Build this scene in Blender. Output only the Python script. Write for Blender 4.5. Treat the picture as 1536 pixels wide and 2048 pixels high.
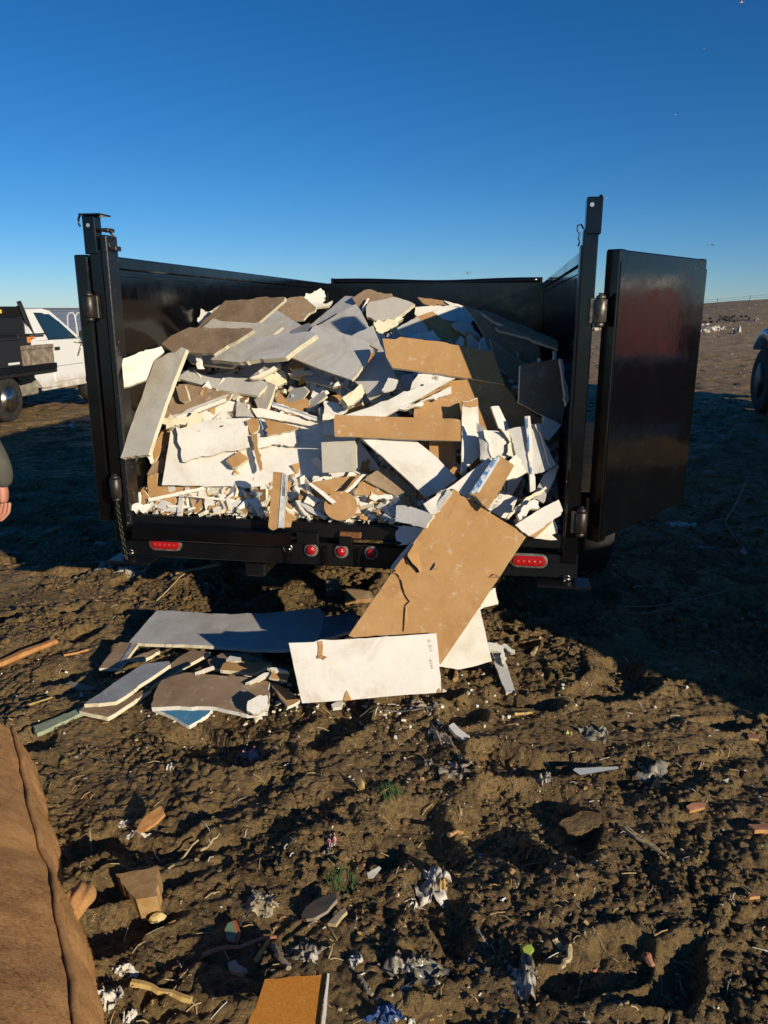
import bpy, bmesh, math, random
import numpy as np
from mathutils import Vector, Matrix, Euler

for _o in list(bpy.data.objects):
    bpy.data.objects.remove(_o)
SC = bpy.context.scene
COL = SC.collection
R = math.radians

# ------------------------------------------------------------ camera
CAM_H = 1.7
PITCH = R(14.93)
cam_data = bpy.data.cameras.new('camera')
cam = bpy.data.objects.new('camera', cam_data)
COL.objects.link(cam)
cam.location = (0, 0, CAM_H)
cam.rotation_euler = (R(90) - PITCH, 0, 0)
cam_data.sensor_fit = 'VERTICAL'
cam_data.sensor_height = 24.0
cam_data.lens = 1538 / 2048 * 24.0
cam_data.clip_start = 0.05
cam_data.clip_end = 3000
SC.camera = cam

# ------------------------------------------------------------ sky and sun
SUN_AZ = R(50)          # the light travels to the left (-x) and, by this angle, away from the camera
SUN_EL = R(16.2)
world = bpy.data.worlds.new('World')
SC.world = world
world.use_nodes = True
wn, wl = world.node_tree.nodes, world.node_tree.links
wn.clear()
w_out = wn.new('ShaderNodeOutputWorld')
w_bg = wn.new('ShaderNodeBackground')
w_sky = wn.new('ShaderNodeTexSky')
w_sky.sky_type = 'NISHITA'
w_sky.sun_disc = False
w_sky.sun_elevation = SUN_EL
to_sun = Vector((math.cos(SUN_AZ) * math.cos(SUN_EL), -math.sin(SUN_AZ) * math.cos(SUN_EL), math.sin(SUN_EL)))
w_sky.sun_rotation = math.atan2(to_sun.x, to_sun.y)
w_sky.altitude = 300
w_sky.air_density = 0.8
w_sky.dust_density = 0.0
w_sky.ozone_density = 6.0
w_bg.inputs['Strength'].default_value = 0.093
w_hs = wn.new('ShaderNodeHueSaturation')
w_hs.inputs['Saturation'].default_value = 1.14
wl.new(w_sky.outputs[0], w_hs.inputs['Color'])
wl.new(w_hs.outputs[0], w_bg.inputs[0])
wl.new(w_bg.outputs[0], w_out.inputs[0])

sun_data = bpy.data.lights.new('sun', 'SUN')
sun_data.energy = 5.0
sun_data.angle = R(0.5)
sun_data.color = (1.0, 0.875, 0.66)
sun = bpy.data.objects.new('sun', sun_data)
COL.objects.link(sun)
sun.location = to_sun * 50
sun.rotation_euler = to_sun.to_track_quat('Z', 'Y').to_euler()

SC.view_settings.view_transform = 'Standard'
SC.view_settings.look = 'None'
SC.view_settings.exposure = 0.0
SC.view_settings.gamma = 1.0
SC.view_settings.use_curve_mapping = False
SC.render.engine = 'CYCLES'
SC.cycles.max_bounces = 6
SC.cycles.use_denoising = True
SC.cycles.adaptive_threshold = 0.006

# ------------------------------------------------------------ frames of reference
TH = R(9.24)                                  # the trailer points a little to the right
T_O = Vector((0.0, 3.4, 0.0))                 # its tail, on the ground
AX = Vector((math.sin(TH), math.cos(TH), 0))
RX = Vector((math.cos(TH), -math.sin(TH), 0))
def pix_ray(px, py):
    x = (px - 768) / 1538.0
    y = (py - 1024) / 1538.0
    return Vector((x, math.cos(PITCH) - y * math.sin(PITCH), -math.sin(PITCH) - y * math.cos(PITCH)))
def at_z(px, py, z=0.0):
    d = pix_ray(px, py)
    return Vector((0, 0, CAM_H)) + d * ((z - CAM_H) / d.z)
def at_tail(px, py, w=0.0):
    d = pix_ray(px, py)
    c = Vector((0, 0, CAM_H))
    t = ((T_O - c).dot(AX) + w) / d.dot(AX)
    return c + d * t
def at_dist(px, py, y):
    d = pix_ray(px, py)
    return Vector((0, 0, CAM_H)) + d * (y / d.y)

# ------------------------------------------------------------ noise
def _hash(ix, iy, seed):
    h = (ix.astype(np.int64) * 374761393 + iy.astype(np.int64) * 668265263 + seed * 974634777) & 0xFFFFFFFF
    h = ((h ^ (h >> 13)) * 1274126177) & 0xFFFFFFFF
    h = ((h ^ (h >> 16)) * 2246822519) & 0xFFFFFFFF
    return ((h ^ (h >> 15)) & 0xFFFFFF) / float(0xFFFFFF)
def perlin(x, y, seed=0):
    x0 = np.floor(x); y0 = np.floor(y)
    fx = x - x0; fy = y - y0
    u = fx * fx * fx * (fx * (fx * 6 - 15) + 10)
    v = fy * fy * fy * (fy * (fy * 6 - 15) + 10)
    def g(ix, iy, dx, dy):
        an = _hash(ix, iy, seed) * 2 * np.pi
        return np.cos(an) * dx + np.sin(an) * dy
    a = g(x0, y0, fx, fy); b = g(x0 + 1, y0, fx - 1, fy)
    c = g(x0, y0 + 1, fx, fy - 1); d = g(x0 + 1, y0 + 1, fx - 1, fy - 1)
    return ((a * (1 - u) + b * u) * (1 - v) + (c * (1 - u) + d * u) * v) * 1.5
def worley(x, y, seed=0):
    """distance to the nearest cell point, to the second nearest, and the nearest cell's random number"""
    x0 = np.floor(x); y0 = np.floor(y)
    d1 = np.full(x.shape, 9.0); d2 = np.full(x.shape, 9.0); idr = np.zeros(x.shape)
    for i in (-1, 0, 1):
        for j in (-1, 0, 1):
            cx = x0 + i; cy = y0 + j
            px = cx + 0.1 + 0.8 * _hash(cx, cy, seed)
            py = cy + 0.1 + 0.8 * _hash(cx, cy, seed + 7)
            d = np.hypot(px - x, py - y)
            near = d < d1
            d2 = np.where(near, d1, np.minimum(d2, d))
            idr = np.where(near, _hash(cx, cy, seed + 13), idr)
            d1 = np.where(near, d, d1)
    return d1, d2, idr

# ------------------------------------------------------------ objects
def tag(o, label=None, cat=None, group=None, kind=None):
    if label: o['label'] = label
    if cat: o['category'] = cat
    if group: o['group'] = group
    if kind: o['kind'] = kind
    return o
def empty(name, loc=(0, 0, 0), rot=(0, 0, 0), parent=None):
    o = bpy.data.objects.new(name, None)
    o.empty_display_size = 0.2
    COL.objects.link(o)
    o.location = loc
    o.rotation_euler = rot
    if parent: o.parent = parent
    return o
def copy_tree(o, parent=None):
    c = o.copy()
    COL.objects.link(c)
    if parent: c.parent = parent
    for ch in list(o.children):
        copy_tree(ch, c)
    return c
def frame_of(d):
    d = Vector(d).normalized()
    up = Vector((0, 0, 1)) if abs(d.z) < 0.95 else Vector((1, 0, 0))
    s = d.cross(up).normalized()
    return s, s.cross(d).normalized()
class MB:
    """collects shapes and links them as one mesh object"""
    def __init__(self):
        self.v = []; self.f = []; self.m = []; self.sm = []; self.slot = 0
    def add(self, vs, fs, smooth=False, slot=None):
        b = len(self.v)
        self.v.extend([tuple(p) for p in vs])
        for f in fs:
            self.f.append(tuple(b + i for i in f))
            self.m.append(self.slot if slot is None else slot)
            self.sm.append(smooth)
        return self
    def box(self, lo, hi, bev=0.004, rot=None, piv=None):
        lo = Vector(lo); hi = Vector(hi)
        c = (lo + hi) / 2; h = (hi - lo) / 2
        h = Vector((abs(h.x), abs(h.y), abs(h.z)))
        b = min(bev, h.x * .45, h.y * .45, h.z * .45)
        bm = bmesh.new()
        bmesh.ops.create_cube(bm, size=2.0)
        for v in bm.verts:
            v.co = Vector((v.co.x * h.x, v.co.y * h.y, v.co.z * h.z))
        if b > 0.0004:
            bmesh.ops.bevel(bm, geom=bm.edges[:], offset=b, segments=1, affect='EDGES')
        bm.verts.index_update()
        M = rot if rot is not None else Matrix.Identity(3)
        p = Vector(piv) if piv is not None else c
        vs = [p + M @ (v.co + c - p) for v in bm.verts]
        self.add(vs, [[v.index for v in f.verts] for f in bm.faces])
        bm.free()
        return self
    def tube(self, pts, r, n=8, cap=True, smooth=True, flat=1.0):
        pts = [Vector(p) for p in pts]
        rs = r if isinstance(r, (list, tuple)) else [r] * len(pts)
        rings = []
        s = None
        for i, p in enumerate(pts):
            d = (pts[min(i + 1, len(pts) - 1)] - pts[max(i - 1, 0)])
            if d.length < 1e-9: d = Vector((0, 0, 1))
            d.normalize()
            if s is None:
                s, u = frame_of(d)
            else:
                s = (s - d * s.dot(d))
                s = s.normalized() if s.length > 1e-6 else frame_of(d)[0]
                u = s.cross(d).normalized()
            rings.append([p + (s * math.cos(k * 2 * math.pi / n) + u * flat * math.sin(k * 2 * math.pi / n)) * rs[i] for k in range(n)])
        vs = [q for ring in rings for q in ring]
        fs = []
        for i in range(len(pts) - 1):
            for k in range(n):
                fs.append((i * n + k, i * n + (k + 1) % n, (i + 1) * n + (k + 1) % n, (i + 1) * n + k))
        self.add(vs, fs, smooth)
        if cap:
            b = len(self.v) - len(vs)
            self.f.append(tuple(b + k for k in range(n))[::-1]); self.m.append(self.slot); self.sm.append(False)
            self.f.append(tuple(b + (len(pts) - 1) * n + k for k in range(n))); self.m.append(self.slot); self.sm.append(False)
        return self
    def prism(self, poly, off, axis_map):
        """poly: 2-D outline; axis_map(a, b, t) gives the point; off: (t0, t1)"""
        n = len(poly)
        vs = [axis_map(a, b, off[0]) for a, b in poly] + [axis_map(a, b, off[1]) for a, b in poly]
        fs = [tuple(range(n))[::-1], tuple(range(n, 2 * n))] + [(i, (i + 1) % n, n + (i + 1) % n, n + i) for i in range(n)]
        return self.add(vs, fs)
    def lathe(self, c, axis, prof, n=20, smooth=True):
        """prof: (distance along axis, radius)"""
        c = Vector(c); axis = Vector(axis).normalized()
        s, u = frame_of(axis)
        vs = []
        for h, rr in prof:
            for k in range(n):
                an = 2 * math.pi * k / n
                vs.append(c + axis * h + (s * math.cos(an) + u * math.sin(an)) * max(rr, 1e-5))
        fs = []
        for i in range(len(prof) - 1):
            for k in range(n):
                fs.append((i * n + k, i * n + (k + 1) % n, (i + 1) * n + (k + 1) % n, (i + 1) * n + k))
        fs.append(tuple(range(n))[::-1])
        fs.append(tuple((len(prof) - 1) * n + k for k in range(n)))
        return self.add(vs, fs, smooth)
    def build(self, name, mats, parent=None, loc=None):
        me = bpy.data.meshes.new(name)
        vs = self.v
        if loc is not None:
            L = Vector(loc)
            vs = [tuple(Vector(p) - L) for p in vs]
        me.from_pydata(vs, [], self.f)
        if not isinstance(mats, (list, tuple)): mats = [mats]
        for m in mats: me.materials.append(m)
        me.polygons.foreach_set('material_index', self.m)
        me.polygons.foreach_set('use_smooth', self.sm)
        bm = bmesh.new(); bm.from_mesh(me)
        bmesh.ops.recalc_face_normals(bm, faces=bm.faces[:])
        bm.to_mesh(me); bm.free()
        me.update()
        o = bpy.data.objects.new(name, me)
        COL.objects.link(o)
        if parent: o.parent = parent
        if loc is not None: o.location = loc
        return o

# ------------------------------------------------------------ materials
class NT:
    def __init__(self, name):
        self.mat = bpy.data.materials.new(name)
        self.mat.use_nodes = True
        self.n = self.mat.node_tree.nodes; self.l = self.mat.node_tree.links
        self.n.clear()
        self.out = self.n.new('ShaderNodeOutputMaterial')
        self.b = self.n.new('ShaderNodeBsdfPrincipled')
        self.l.new(self.b.outputs[0], self.out.inputs[0])
        self.tc = self.n.new('ShaderNodeTexCoord')
        self.co = self.tc.outputs['Object']
    def offset_by_object(self):
        oi = self.n.new('ShaderNodeObjectInfo')
        m = self.n.new('ShaderNodeVectorMath'); m.operation = 'MULTIPLY_ADD'
        self.l.new(oi.outputs['Random'], m.inputs[0])
        m.inputs[1].default_value = (37, 71, 53)
        self.l.new(self.tc.outputs['Object'], m.inputs[2])
        self.co = m.outputs[0]
        return self
    def mapping(self, scale=(1, 1, 1), rot=(0, 0, 0)):
        m = self.n.new('ShaderNodeMapping')
        m.inputs['Scale'].default_value = scale; m.inputs['Rotation'].default_value = rot
        self.l.new(self.co, m.inputs[0])
        return m.outputs[0]
    def noise(self, scale, detail=6, rough=0.6, co=None, dist=0.0):
        t = self.n.new('ShaderNodeTexNoise')
        t.inputs['Scale'].default_value = scale; t.inputs['Detail'].default_value = detail
        t.inputs['Roughness'].default_value = rough; t.inputs['Distortion'].default_value = dist
        self.l.new(co or self.co, t.inputs['Vector'])
        return t.outputs['Fac']
    def voronoi(self, scale, feature='F1', co=None, rand=1.0):
        t = self.n.new('ShaderNodeTexVoronoi'); t.feature = feature
        t.inputs['Scale'].default_value = scale; t.inputs['Randomness'].default_value = rand
        self.l.new(co or self.co, t.inputs['Vector'])
        return t
    def ramp(self, fac, stops):
        r = self.n.new('ShaderNodeValToRGB')
        e = r.color_ramp.elements
        while len(e) < len(stops): e.new(0.5)
        for k, (p, c) in enumerate(stops):
            e[k].position = p
            e[k].color = (c, c, c, 1) if isinstance(c, (int, float)) else (*c, 1)
        self.l.new(fac, r.inputs[0])
        return r.outputs[0]
    def mix(self, fac, a, b, mode='MIX'):
        m = self.n.new('ShaderNodeMix'); m.data_type = 'RGBA'; m.blend_type = mode
        for sock, v in ((m.inputs[0], fac), (m.inputs[6], a), (m.inputs[7], b)):
            if isinstance(v, (int, float)): sock.default_value = v
            elif isinstance(v, tuple): sock.default_value = (*v, 1)
            else: self.l.new(v, sock)
        return m.outputs[2]
    def math(self, op, a, b=None):
        m = self.n.new('ShaderNodeMath'); m.operation = op
        for s, v in ((m.inputs[0], a), (m.inputs[1], b)):
            if v is None: continue
            if isinstance(v, (int, float)): s.default_value = v
            else: self.l.new(v, s)
        return m.outputs[0]
    def color(self, c):
        if isinstance(c, tuple): self.b.inputs['Base Color'].default_value = (*c, 1)
        else: self.l.new(c, self.b.inputs['Base Color'])
        return self
    def rough(self, v):
        if isinstance(v, (int, float)): self.b.inputs['Roughness'].default_value = v
        else: self.l.new(v, self.b.inputs['Roughness'])
        return self
    def spec(self, v): self.b.inputs['Specular IOR Level'].default_value = v; return self
    def metal(self, v): self.b.inputs['Metallic'].default_value = v; return self
    def bump(self, h, strength=0.3, dist=0.01):
        m = self.n.new('ShaderNodeBump')
        m.inputs['Strength'].default_value = strength; m.inputs['Distance'].default_value = dist
        self.l.new(h, m.inputs['Height'])
        self.l.new(m.outputs[0], self.b.inputs['Normal'])
        return self

def paper_mat(name, base, dirt, light, rough=0.85, scale=6.0, speck=0.0):
    t = NT(name).offset_by_object()
    n1 = t.noise(scale, 6, 0.65)
    n2 = t.noise(scale * 9, 4, 0.7)
    c = t.mix(t.ramp(n1, [(0.35, 0.0), (0.72, 1.0)]), base, light)
    c = t.mix(t.ramp(t.noise(scale * 0.8, 7, 0.7, dist=0.8), [(0.5, 0.0), (0.78, 0.75)]), c, dirt)
    # fine scuffs along one direction
    sc = t.noise(1.0, 5, 0.7, co=t.mapping((scale * 3, scale * 40, scale * 12), (0.3, 0.5, 0.7)))
    c = t.mix(t.ramp(sc, [(0.60, 0.0), (0.78, 0.35)]), c, light)
    if speck:
        v = t.voronoi(34)
        c = t.mix(t.ramp(v.outputs['Distance'], [(0.05, speck), (0.12, 0.0)]), c, dirt)
    # small dents and smears of pale dust
    c = t.mix(t.ramp(t.noise(scale * 3.2, 8, 0.75, dist=0.5), [(0.57, 0.0), (0.66, 0.45)]), c, (0.62, 0.57, 0.48))
    mk = t.noise(1.0, 4, 0.6, co=t.mapping((scale * 18, scale * 5, scale * 9), (0.2, 0.9, 0.4)))
    c = t.mix(t.ramp(mk, [(0.68, 0.0), (0.72, 0.4)]), c, dirt)
    t.color(c).rough(rough).spec(0.25)
    t.bump(t.math('ADD', n2, t.noise(scale * 2.2, 3, 0.5)), 0.22, 0.005)
    return t.mat
M = {}
M['white'] = paper_mat('white_face_paper', (0.68, 0.65, 0.60), (0.46, 0.38, 0.28), (0.78, 0.75, 0.70), speck=0.35)
M['ivory'] = paper_mat('ivory_painted_paper', (0.73, 0.69, 0.60), (0.50, 0.41, 0.28), (0.80, 0.77, 0.70), speck=0.3)
M['gray'] = paper_mat('greyed_white_paper', (0.50, 0.48, 0.46), (0.33, 0.28, 0.22), (0.58, 0.57, 0.55), speck=0.5)  # white paper greyed in colour, mostly for the dim light on it
M['beige'] = paper_mat('dusty_beige_paper', (0.56, 0.51, 0.42), (0.38, 0.30, 0.20), (0.64, 0.60, 0.52), speck=0.4)
M['brown'] = paper_mat('kraft_paper', (0.41, 0.225, 0.088), (0.27, 0.14, 0.055), (0.47, 0.285, 0.13), speck=0.25)
M['dull'] = paper_mat('dim_brown_paper', (0.27, 0.18, 0.11), (0.16, 0.10, 0.06), (0.36, 0.26, 0.17), speck=0.3)  # kraft brown darkened in colour for boards in grazing light and shade
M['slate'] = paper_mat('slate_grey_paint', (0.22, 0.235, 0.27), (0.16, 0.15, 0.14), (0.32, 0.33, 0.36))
M['blue'] = paper_mat('sky_blue_paint', (0.045, 0.21, 0.42), (0.10, 0.18, 0.26), (0.10, 0.29, 0.50))
def gypsum_mat(name, c1, c2, c3):
    t = NT(name).offset_by_object()
    n = t.noise(60, 6, 0.7)
    c = t.mix(t.ramp(n, [(0.35, 0.0), (0.7, 1.0)]), c1, c2)
    c = t.mix(t.ramp(t.noise(14, 4, 0.6), [(0.55, 0.0), (0.75, 0.7)]), c, c3)
    t.color(c).rough(0.95).spec(0.1)
    t.bump(t.noise(140, 5, 0.7), 0.7, 0.006)
    return t.mat
M['gypsum'] = gypsum_mat('gypsum_core', (0.74, 0.66, 0.46), (0.80, 0.75, 0.60), (0.58, 0.45, 0.25))
M['gypsum_white'] = gypsum_mat('white_gypsum_core', (0.78, 0.75, 0.68), (0.82, 0.80, 0.75), (0.60, 0.54, 0.42))
def plain(name, c, rough=0.6, metal=0.0, c2=None, scale=20, bump=0.0, spec=0.5):
    t = NT(name)
    if c2 is not None:
        t.color(t.mix(t.ramp(t.noise(scale, 6, 0.65), [(0.4, 0.0), (0.65, 1.0)]), c, c2))
    else: t.color(c)
    t.rough(rough).metal(metal).spec(spec)
    if bump: t.bump(t.noise(scale * 4, 5, 0.7), bump, 0.004)
    return t.mat
def black_paint(name, dust=0.16, rough=0.10):
    t = NT(name)
    n = t.noise(3.0, 8, 0.7)
    streak = t.noise(1.0, 6, 0.7, co=t.mapping((26, 26, 1.6)))
    scr = t.noise(1.0, 4, 0.8, co=t.mapping((3, 60, 60), (0.0, 0.45, 0.2)))
    c = t.mix(t.ramp(n, [(0.48, 0.0), (0.8, dust)]), (0.0030, 0.0033, 0.0042), (0.022, 0.021, 0.015))
    c = t.mix(t.ramp(streak, [(0.62, 0.0), (0.8, dust * 0.8)]), c, (0.035, 0.030, 0.022))
    c = t.mix(t.ramp(scr, [(0.70, 0.0), (0.75, 0.4)]), c, (0.09, 0.09, 0.09))
    t.color(c)
    t.rough(t.ramp(t.noise(7.0, 6, 0.7), [(0.35, rough), (0.75, rough + 0.16)]))
    t.bump(t.math('ADD', t.noise(18, 3, 0.5), t.math('MULTIPLY', t.noise(3.2, 2, 0.5), 5.0)), 0.06, 0.006)
    return t.mat
M['black'] = black_paint('black_trailer_paint')
M['black_dirty'] = black_paint('dirty_black_paint', 0.5, 0.3)
M['black_gloss'] = black_paint('glossy_black_paint', 0.12, 0.05)
def chipped():
    t = NT('chipped_black_paint')
    n = t.noise(55, 4, 0.7)
    f = t.ramp(n, [(0.66, 0.0), (0.71, 1.0)])
    t.color(t.mix(f, (0.010, 0.0105, 0.012), (0.42, 0.38, 0.32)))
    t.rough(0.3)
    t.bump(n, 0.25, 0.004)
    return t.mat
M['chipped'] = chipped()
M['steel'] = plain('worn_steel', (0.45, 0.43, 0.39), 0.32, 1.0, (0.24, 0.20, 0.15), 30)
M['dark_steel'] = plain('dark_steel', (0.05, 0.05, 0.05), 0.45, 0.8, (0.10, 0.08, 0.06), 25)
M['rust'] = plain('rust', (0.16, 0.06, 0.02), 0.9, 0.0, (0.30, 0.12, 0.04), 40, 0.4)
M['rubber'] = plain('tyre_rubber', (0.014, 0.0135, 0.013), 0.85, 0.0, (0.035, 0.03, 0.024), 14, 0.3)
M['hole'] = plain('unlit_void', (0.004, 0.004, 0.004), 0.9)
# ------------------------------------------------------------ the muddy ground
def smooth01(e0, e1, x):
    t = np.clip((x - e0) / (e1 - e0), 0, 1)
    return t * t * (3 - 2 * t)
def ground_h(x, y, fine=True):
    x = np.asarray(x, dtype=float); y = np.asarray(y, dtype=float)
    dist = np.hypot(x, y)
    h = 0.035 * perlin(x * 0.5, y * 0.5, 3) + 0.026 * perlin(x * 1.3 + 5, y * 1.3, 4) + 0.020 * perlin(x * 2.9 + 2, y * 2.6, 9)
    wx = x + 0.30 * perlin(x * 1.1, y * 1.1, 21) + 0.06 * perlin(x * 5, y * 5, 23); wy = y + 0.30 * perlin(x * 1.1 + 9, y * 1.1, 22) + 0.06 * perlin(x * 5 + 4, y * 5, 24)
    # long ruts at the left and behind, run together by feet and wheels nearer by
    ca, sa = math.cos(R(24)), math.sin(R(24))
    al = wx * ca + wy * sa; ac = -wx * sa + wy * ca
    rut = np.clip(0.35 + 1.2 * perlin(x * .7 + 3, y * .7, 25), 0, 1)
    h = h + 0.030 * rut * perlin(al * 1.2, ac * 5.0, 5) + 0.016 * rut * perlin(al * 3.2, ac * 9.0, 6)
    # boot and hoof sized pits, no two alike
    d1, d2, idr = worley(wx * 2.9, wy * 3.7, 31)
    pit = smooth01(0.46, 0.20, d1) * (idr > 0.50) * (0.4 + idr)
    h = h - 0.038 * pit + 0.012 * smooth01(0.62, 0.46, d1) * smooth01(0.30, 0.44, d1) * (idr > 0.5)
    if fine:
        near = np.clip(1.25 - dist / 16.0, 0.25, 1)
        packed = smooth01(-0.15, 0.30, perlin(wx * 1.9 + 11, wy * 1.9, 26))      # 1 on trodden flat patches
        loose = 1 - 0.55 * packed
        d1, d2, idr = worley(wx * 7.0, wy * 8.5, 41)
        h = h + (0.034 * np.clip(d2 - d1, 0, 0.45) - 0.007) * idr * 1.4 * near * loose
        e1, e2, ier = worley(x * 17 + .5 * perlin(x * 9, y * 9, 8), y * 19 + .5 * perlin(x * 9, y * 9, 18), 43)
        h = h + (0.026 * np.clip(e2 - e1, 0, 0.4) - 0.006) * ier * 1.4 * near * loose
        g1, g2, ger = worley(x * 37, y * 39, 44)
        h = h + 0.014 * (ger - .4) * np.clip((g2 - g1) * 5, 0, 1) * near * loose
        h = h + (0.007 * perlin(x * 13, y * 14, 13) + 0.0055 * np.abs(perlin(x * 29, y * 31, 14)) + 0.004 * perlin(x * 61, y * 59, 15)) * (.35 + .65 * loose)
        # tyre tread pressed across a few patches
        tr_ = smooth01(0.34, 0.46, perlin(x * 1.3 + 30, y * 1.3, 27)) * packed * np.clip(.5 + 2 * perlin(x * 8, y * 8, 28), 0, 1)
        h = h + 0.0045 * tr_ * np.sign(np.sin((x * .8 - y * 1.0) * 2 * math.pi / 0.042)) * (np.sin((x + y * .8) * 2 * math.pi / .19) > -.5)
    # the ground falls slightly away at the left back and rises to the hill at the right back
    h = h - 0.12 * smooth01(9, 16, y) * smooth01(-2, -6, x)
    h = h + 2.6 * smooth01(16, 95, y) * smooth01(0.10, 0.52, x / np.maximum(y, 1.0))
    return h
def gh(x, y):
    return float(ground_h(np.array([x]), np.array([y]))[0])
def on_ground(px, py, up=0.0):
    """the point of the mud that the sight line of a pixel meets"""
    p = at_z(px, py, 0.0)
    for _ in range(4):
        p = at_z(px, py, gh(p.x, p.y) + up)
    return p

def spaced(parts):
    out = [parts[0][0]]
    for a, b, s0, s1 in parts:
        x = out[-1]
        while x < b - 1e-9:
            t = (x - a) / (b - a)
            x += s0 * (s1 / s0) ** t
            out.append(min(x, b))
    return np.array(out)
ys = spaced([(-6.0, 0.6, 0.35, 0.02), (0.6, 2.2, 0.0058, 0.007), (2.2, 5.2, 0.007, 0.012), (5.2, 16, 0.012, 0.09), (16, 120, 0.09, 2.0), (120, 1500, 4, 120)])
xr = spaced([(0, 1.9, 0.0070, 0.0078), (1.9, 3.6, 0.0078, 0.035), (3.6, 11, 0.035, 0.13), (11, 40, 0.13, 1.2), (40, 1500, 1.2, 90)])
xs = np.concatenate([-xr[:0:-1], xr])
GX, GY = np.meshgrid(xs, ys)
GZ = ground_h(GX, GY)
far = smooth01(60, 140, np.hypot(GX, GY))
nx, ny = len(xs), len(ys)
verts = np.stack([GX, GY, GZ], -1).reshape(-1, 3)
idx = np.arange(nx * ny).reshape(ny, nx)
quads = np.stack([idx[:-1, :-1], idx[:-1, 1:], idx[1:, 1:], idx[1:, :-1]], -1).reshape(-1, 4)
me = bpy.data.meshes.new('ground')
me.vertices.add(len(verts)); me.vertices.foreach_set('co', verts.astype(np.float32).ravel())
me.loops.add(quads.size); me.loops.foreach_set('vertex_index', quads.astype(np.int32).ravel())
me.polygons.add(len(quads))
me.polygons.foreach_set('loop_start', np.arange(0, quads.size, 4, dtype=np.int32))
me.polygons.foreach_set('use_smooth', np.ones(len(quads), dtype=bool))
me.update(calc_edges=True)
t = NT('churned_mud')
n1 = t.noise(1.1, 7, 0.65); n2 = t.noise(9, 6, 0.7); n3 = t.noise(60, 6, 0.75)
c = t.mix(t.ramp(n2, [(0.36, 0.0), (0.66, 1.0)]), (0.140, 0.088, 0.036), (0.315, 0.202, 0.080))
c = t.mix(t.ramp(n1, [(0.42, 0.0), (0.66, 0.65)]), c, (0.36, 0.238, 0.098))
c = t.mix(t.ramp(n3, [(0.52, 0.0), (0.74, 0.6)]), c, (0.42, 0.29, 0.135))
c = t.mix(t.ramp(t.noise(3.1, 5, 0.6, dist=1.0), [(0.58, 0.0), (0.70, 0.75)]), c, (0.090, 0.060, 0.033))
# tiny pale crumbs trodden into the mud
vv = t.voronoi(58)
crumb = t.math('MULTIPLY', t.ramp(vv.outputs['Distance'], [(0.13, 1.0), (0.19, 0.0)]), t.ramp(t.noise(4.0, 4, 0.6), [(0.56, 0.0), (0.68, 1.0)]))
c = t.mix(crumb, c, (0.50, 0.45, 0.36))
# far mud made paler in colour, to lighten a slope that shades too dark
sep = t.n.new('ShaderNodeSeparateXYZ'); t.l.new(t.tc.outputs['Object'], sep.inputs[0])
far_pale = t.math('MULTIPLY', t.ramp(t.math('MULTIPLY', sep.outputs[1], .02), [(0.26, 0.0), (0.62, 0.75)]), t.ramp(t.noise(.35, 6, 0.65), [(0.30, 0.45), (0.62, 1.0)]))
c = t.mix(far_pale, c, (0.44, 0.315, 0.185))
# darker damp blotches and paler dried skin at finger scale
c = t.mix(t.ramp(t.noise(24, 5, 0.7, dist=1.5), [(0.48, 0.0), (0.62, 0.8)]), c, (0.052, 0.034, 0.019))
c = t.mix(t.ramp(t.noise(85, 4, 0.7, dist=0.6), [(0.58, 0.0), (0.68, 0.7)]), c, (0.52, 0.38, 0.19))
v2 = t.voronoi(140)
fleck = t.math('MULTIPLY', t.ramp(v2.outputs['Distance'], [(0.16, 1.0), (0.24, 0.0)]), t.ramp(t.noise(7.0, 4, 0.6), [(0.52, 0.0), (0.62, 0.8)]))
c = t.mix(fleck, c, (0.60, 0.50, 0.34))
t.color(c)
t.rough(t.ramp(t.noise(9, 5, 0.7), [(0.40, 0.90), (0.64, 0.42)])).spec(0.4)
t.bump(t.math('ADD', t.math('MULTIPLY', t.noise(38, 8, 0.75), 1.0), t.math('MULTIPLY', t.noise(150, 5, 0.7), 0.45)), 1.0, 0.022)
M['mud'] = t.mat
me.materials.append(M['mud'])
ground = bpy.data.objects.new('ground', me)
COL.objects.link(ground)
tag(ground, kind='structure')

# loose crumbs of mud: too many to count, one mesh of small broken lumps
_g = np.random.default_rng(4)
ico = bmesh.new(); bmesh.ops.create_icosphere(ico, subdivisions=1, radius=1.0)
IV = np.array([v.co for v in ico.verts]); IF = np.array([[v.index for v in f.verts] for f in ico.faces]); ico.free()
NC = 62000
cy = 1.25 + 5.6 * _g.random(NC) ** 1.55
cx = (_g.random(NC) * 2 - 1) * (.64 * cy + .35)
keep = _g.random(NC) < np.clip(1.0 - 0.85 * smooth01(-0.2, 0.3, perlin(cx * 1.9 + 11, cy * 1.9, 26)), 0.08, 1) * np.clip(.55 + 1.4 * perlin(cx * 2.3, cy * 2.3, 71), .18, 1)
cx, cy = cx[keep], cy[keep]; NC = len(cx)
sz = .0026 * (1 - _g.random(NC)) ** -.55
sz = np.minimum(sz, .017) * np.clip(cy / 2.4, .8, 1.8)
base = _g.normal(size=(40, len(IV), 3)) * .34 + IV[None]
base[:, :, 2] *= .58
pick = _g.integers(0, 40, NC); ang = _g.random(NC) * 6.283
V0 = base[pick] * sz[:, None, None]
VX = V0[:, :, 0] * np.cos(ang)[:, None] - V0[:, :, 1] * np.sin(ang)[:, None] + cx[:, None]
VY = V0[:, :, 0] * np.sin(ang)[:, None] + V0[:, :, 1] * np.cos(ang)[:, None] + cy[:, None]
VZ = V0[:, :, 2] + (ground_h(cx, cy) + sz * .25)[:, None]
CV = np.stack([VX, VY, VZ], -1).reshape(-1, 3)
CF = (IF[None] + (np.arange(NC) * len(IV))[:, None, None]).reshape(-1, 3)
me = bpy.data.meshes.new('mud_crumbs')
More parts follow.
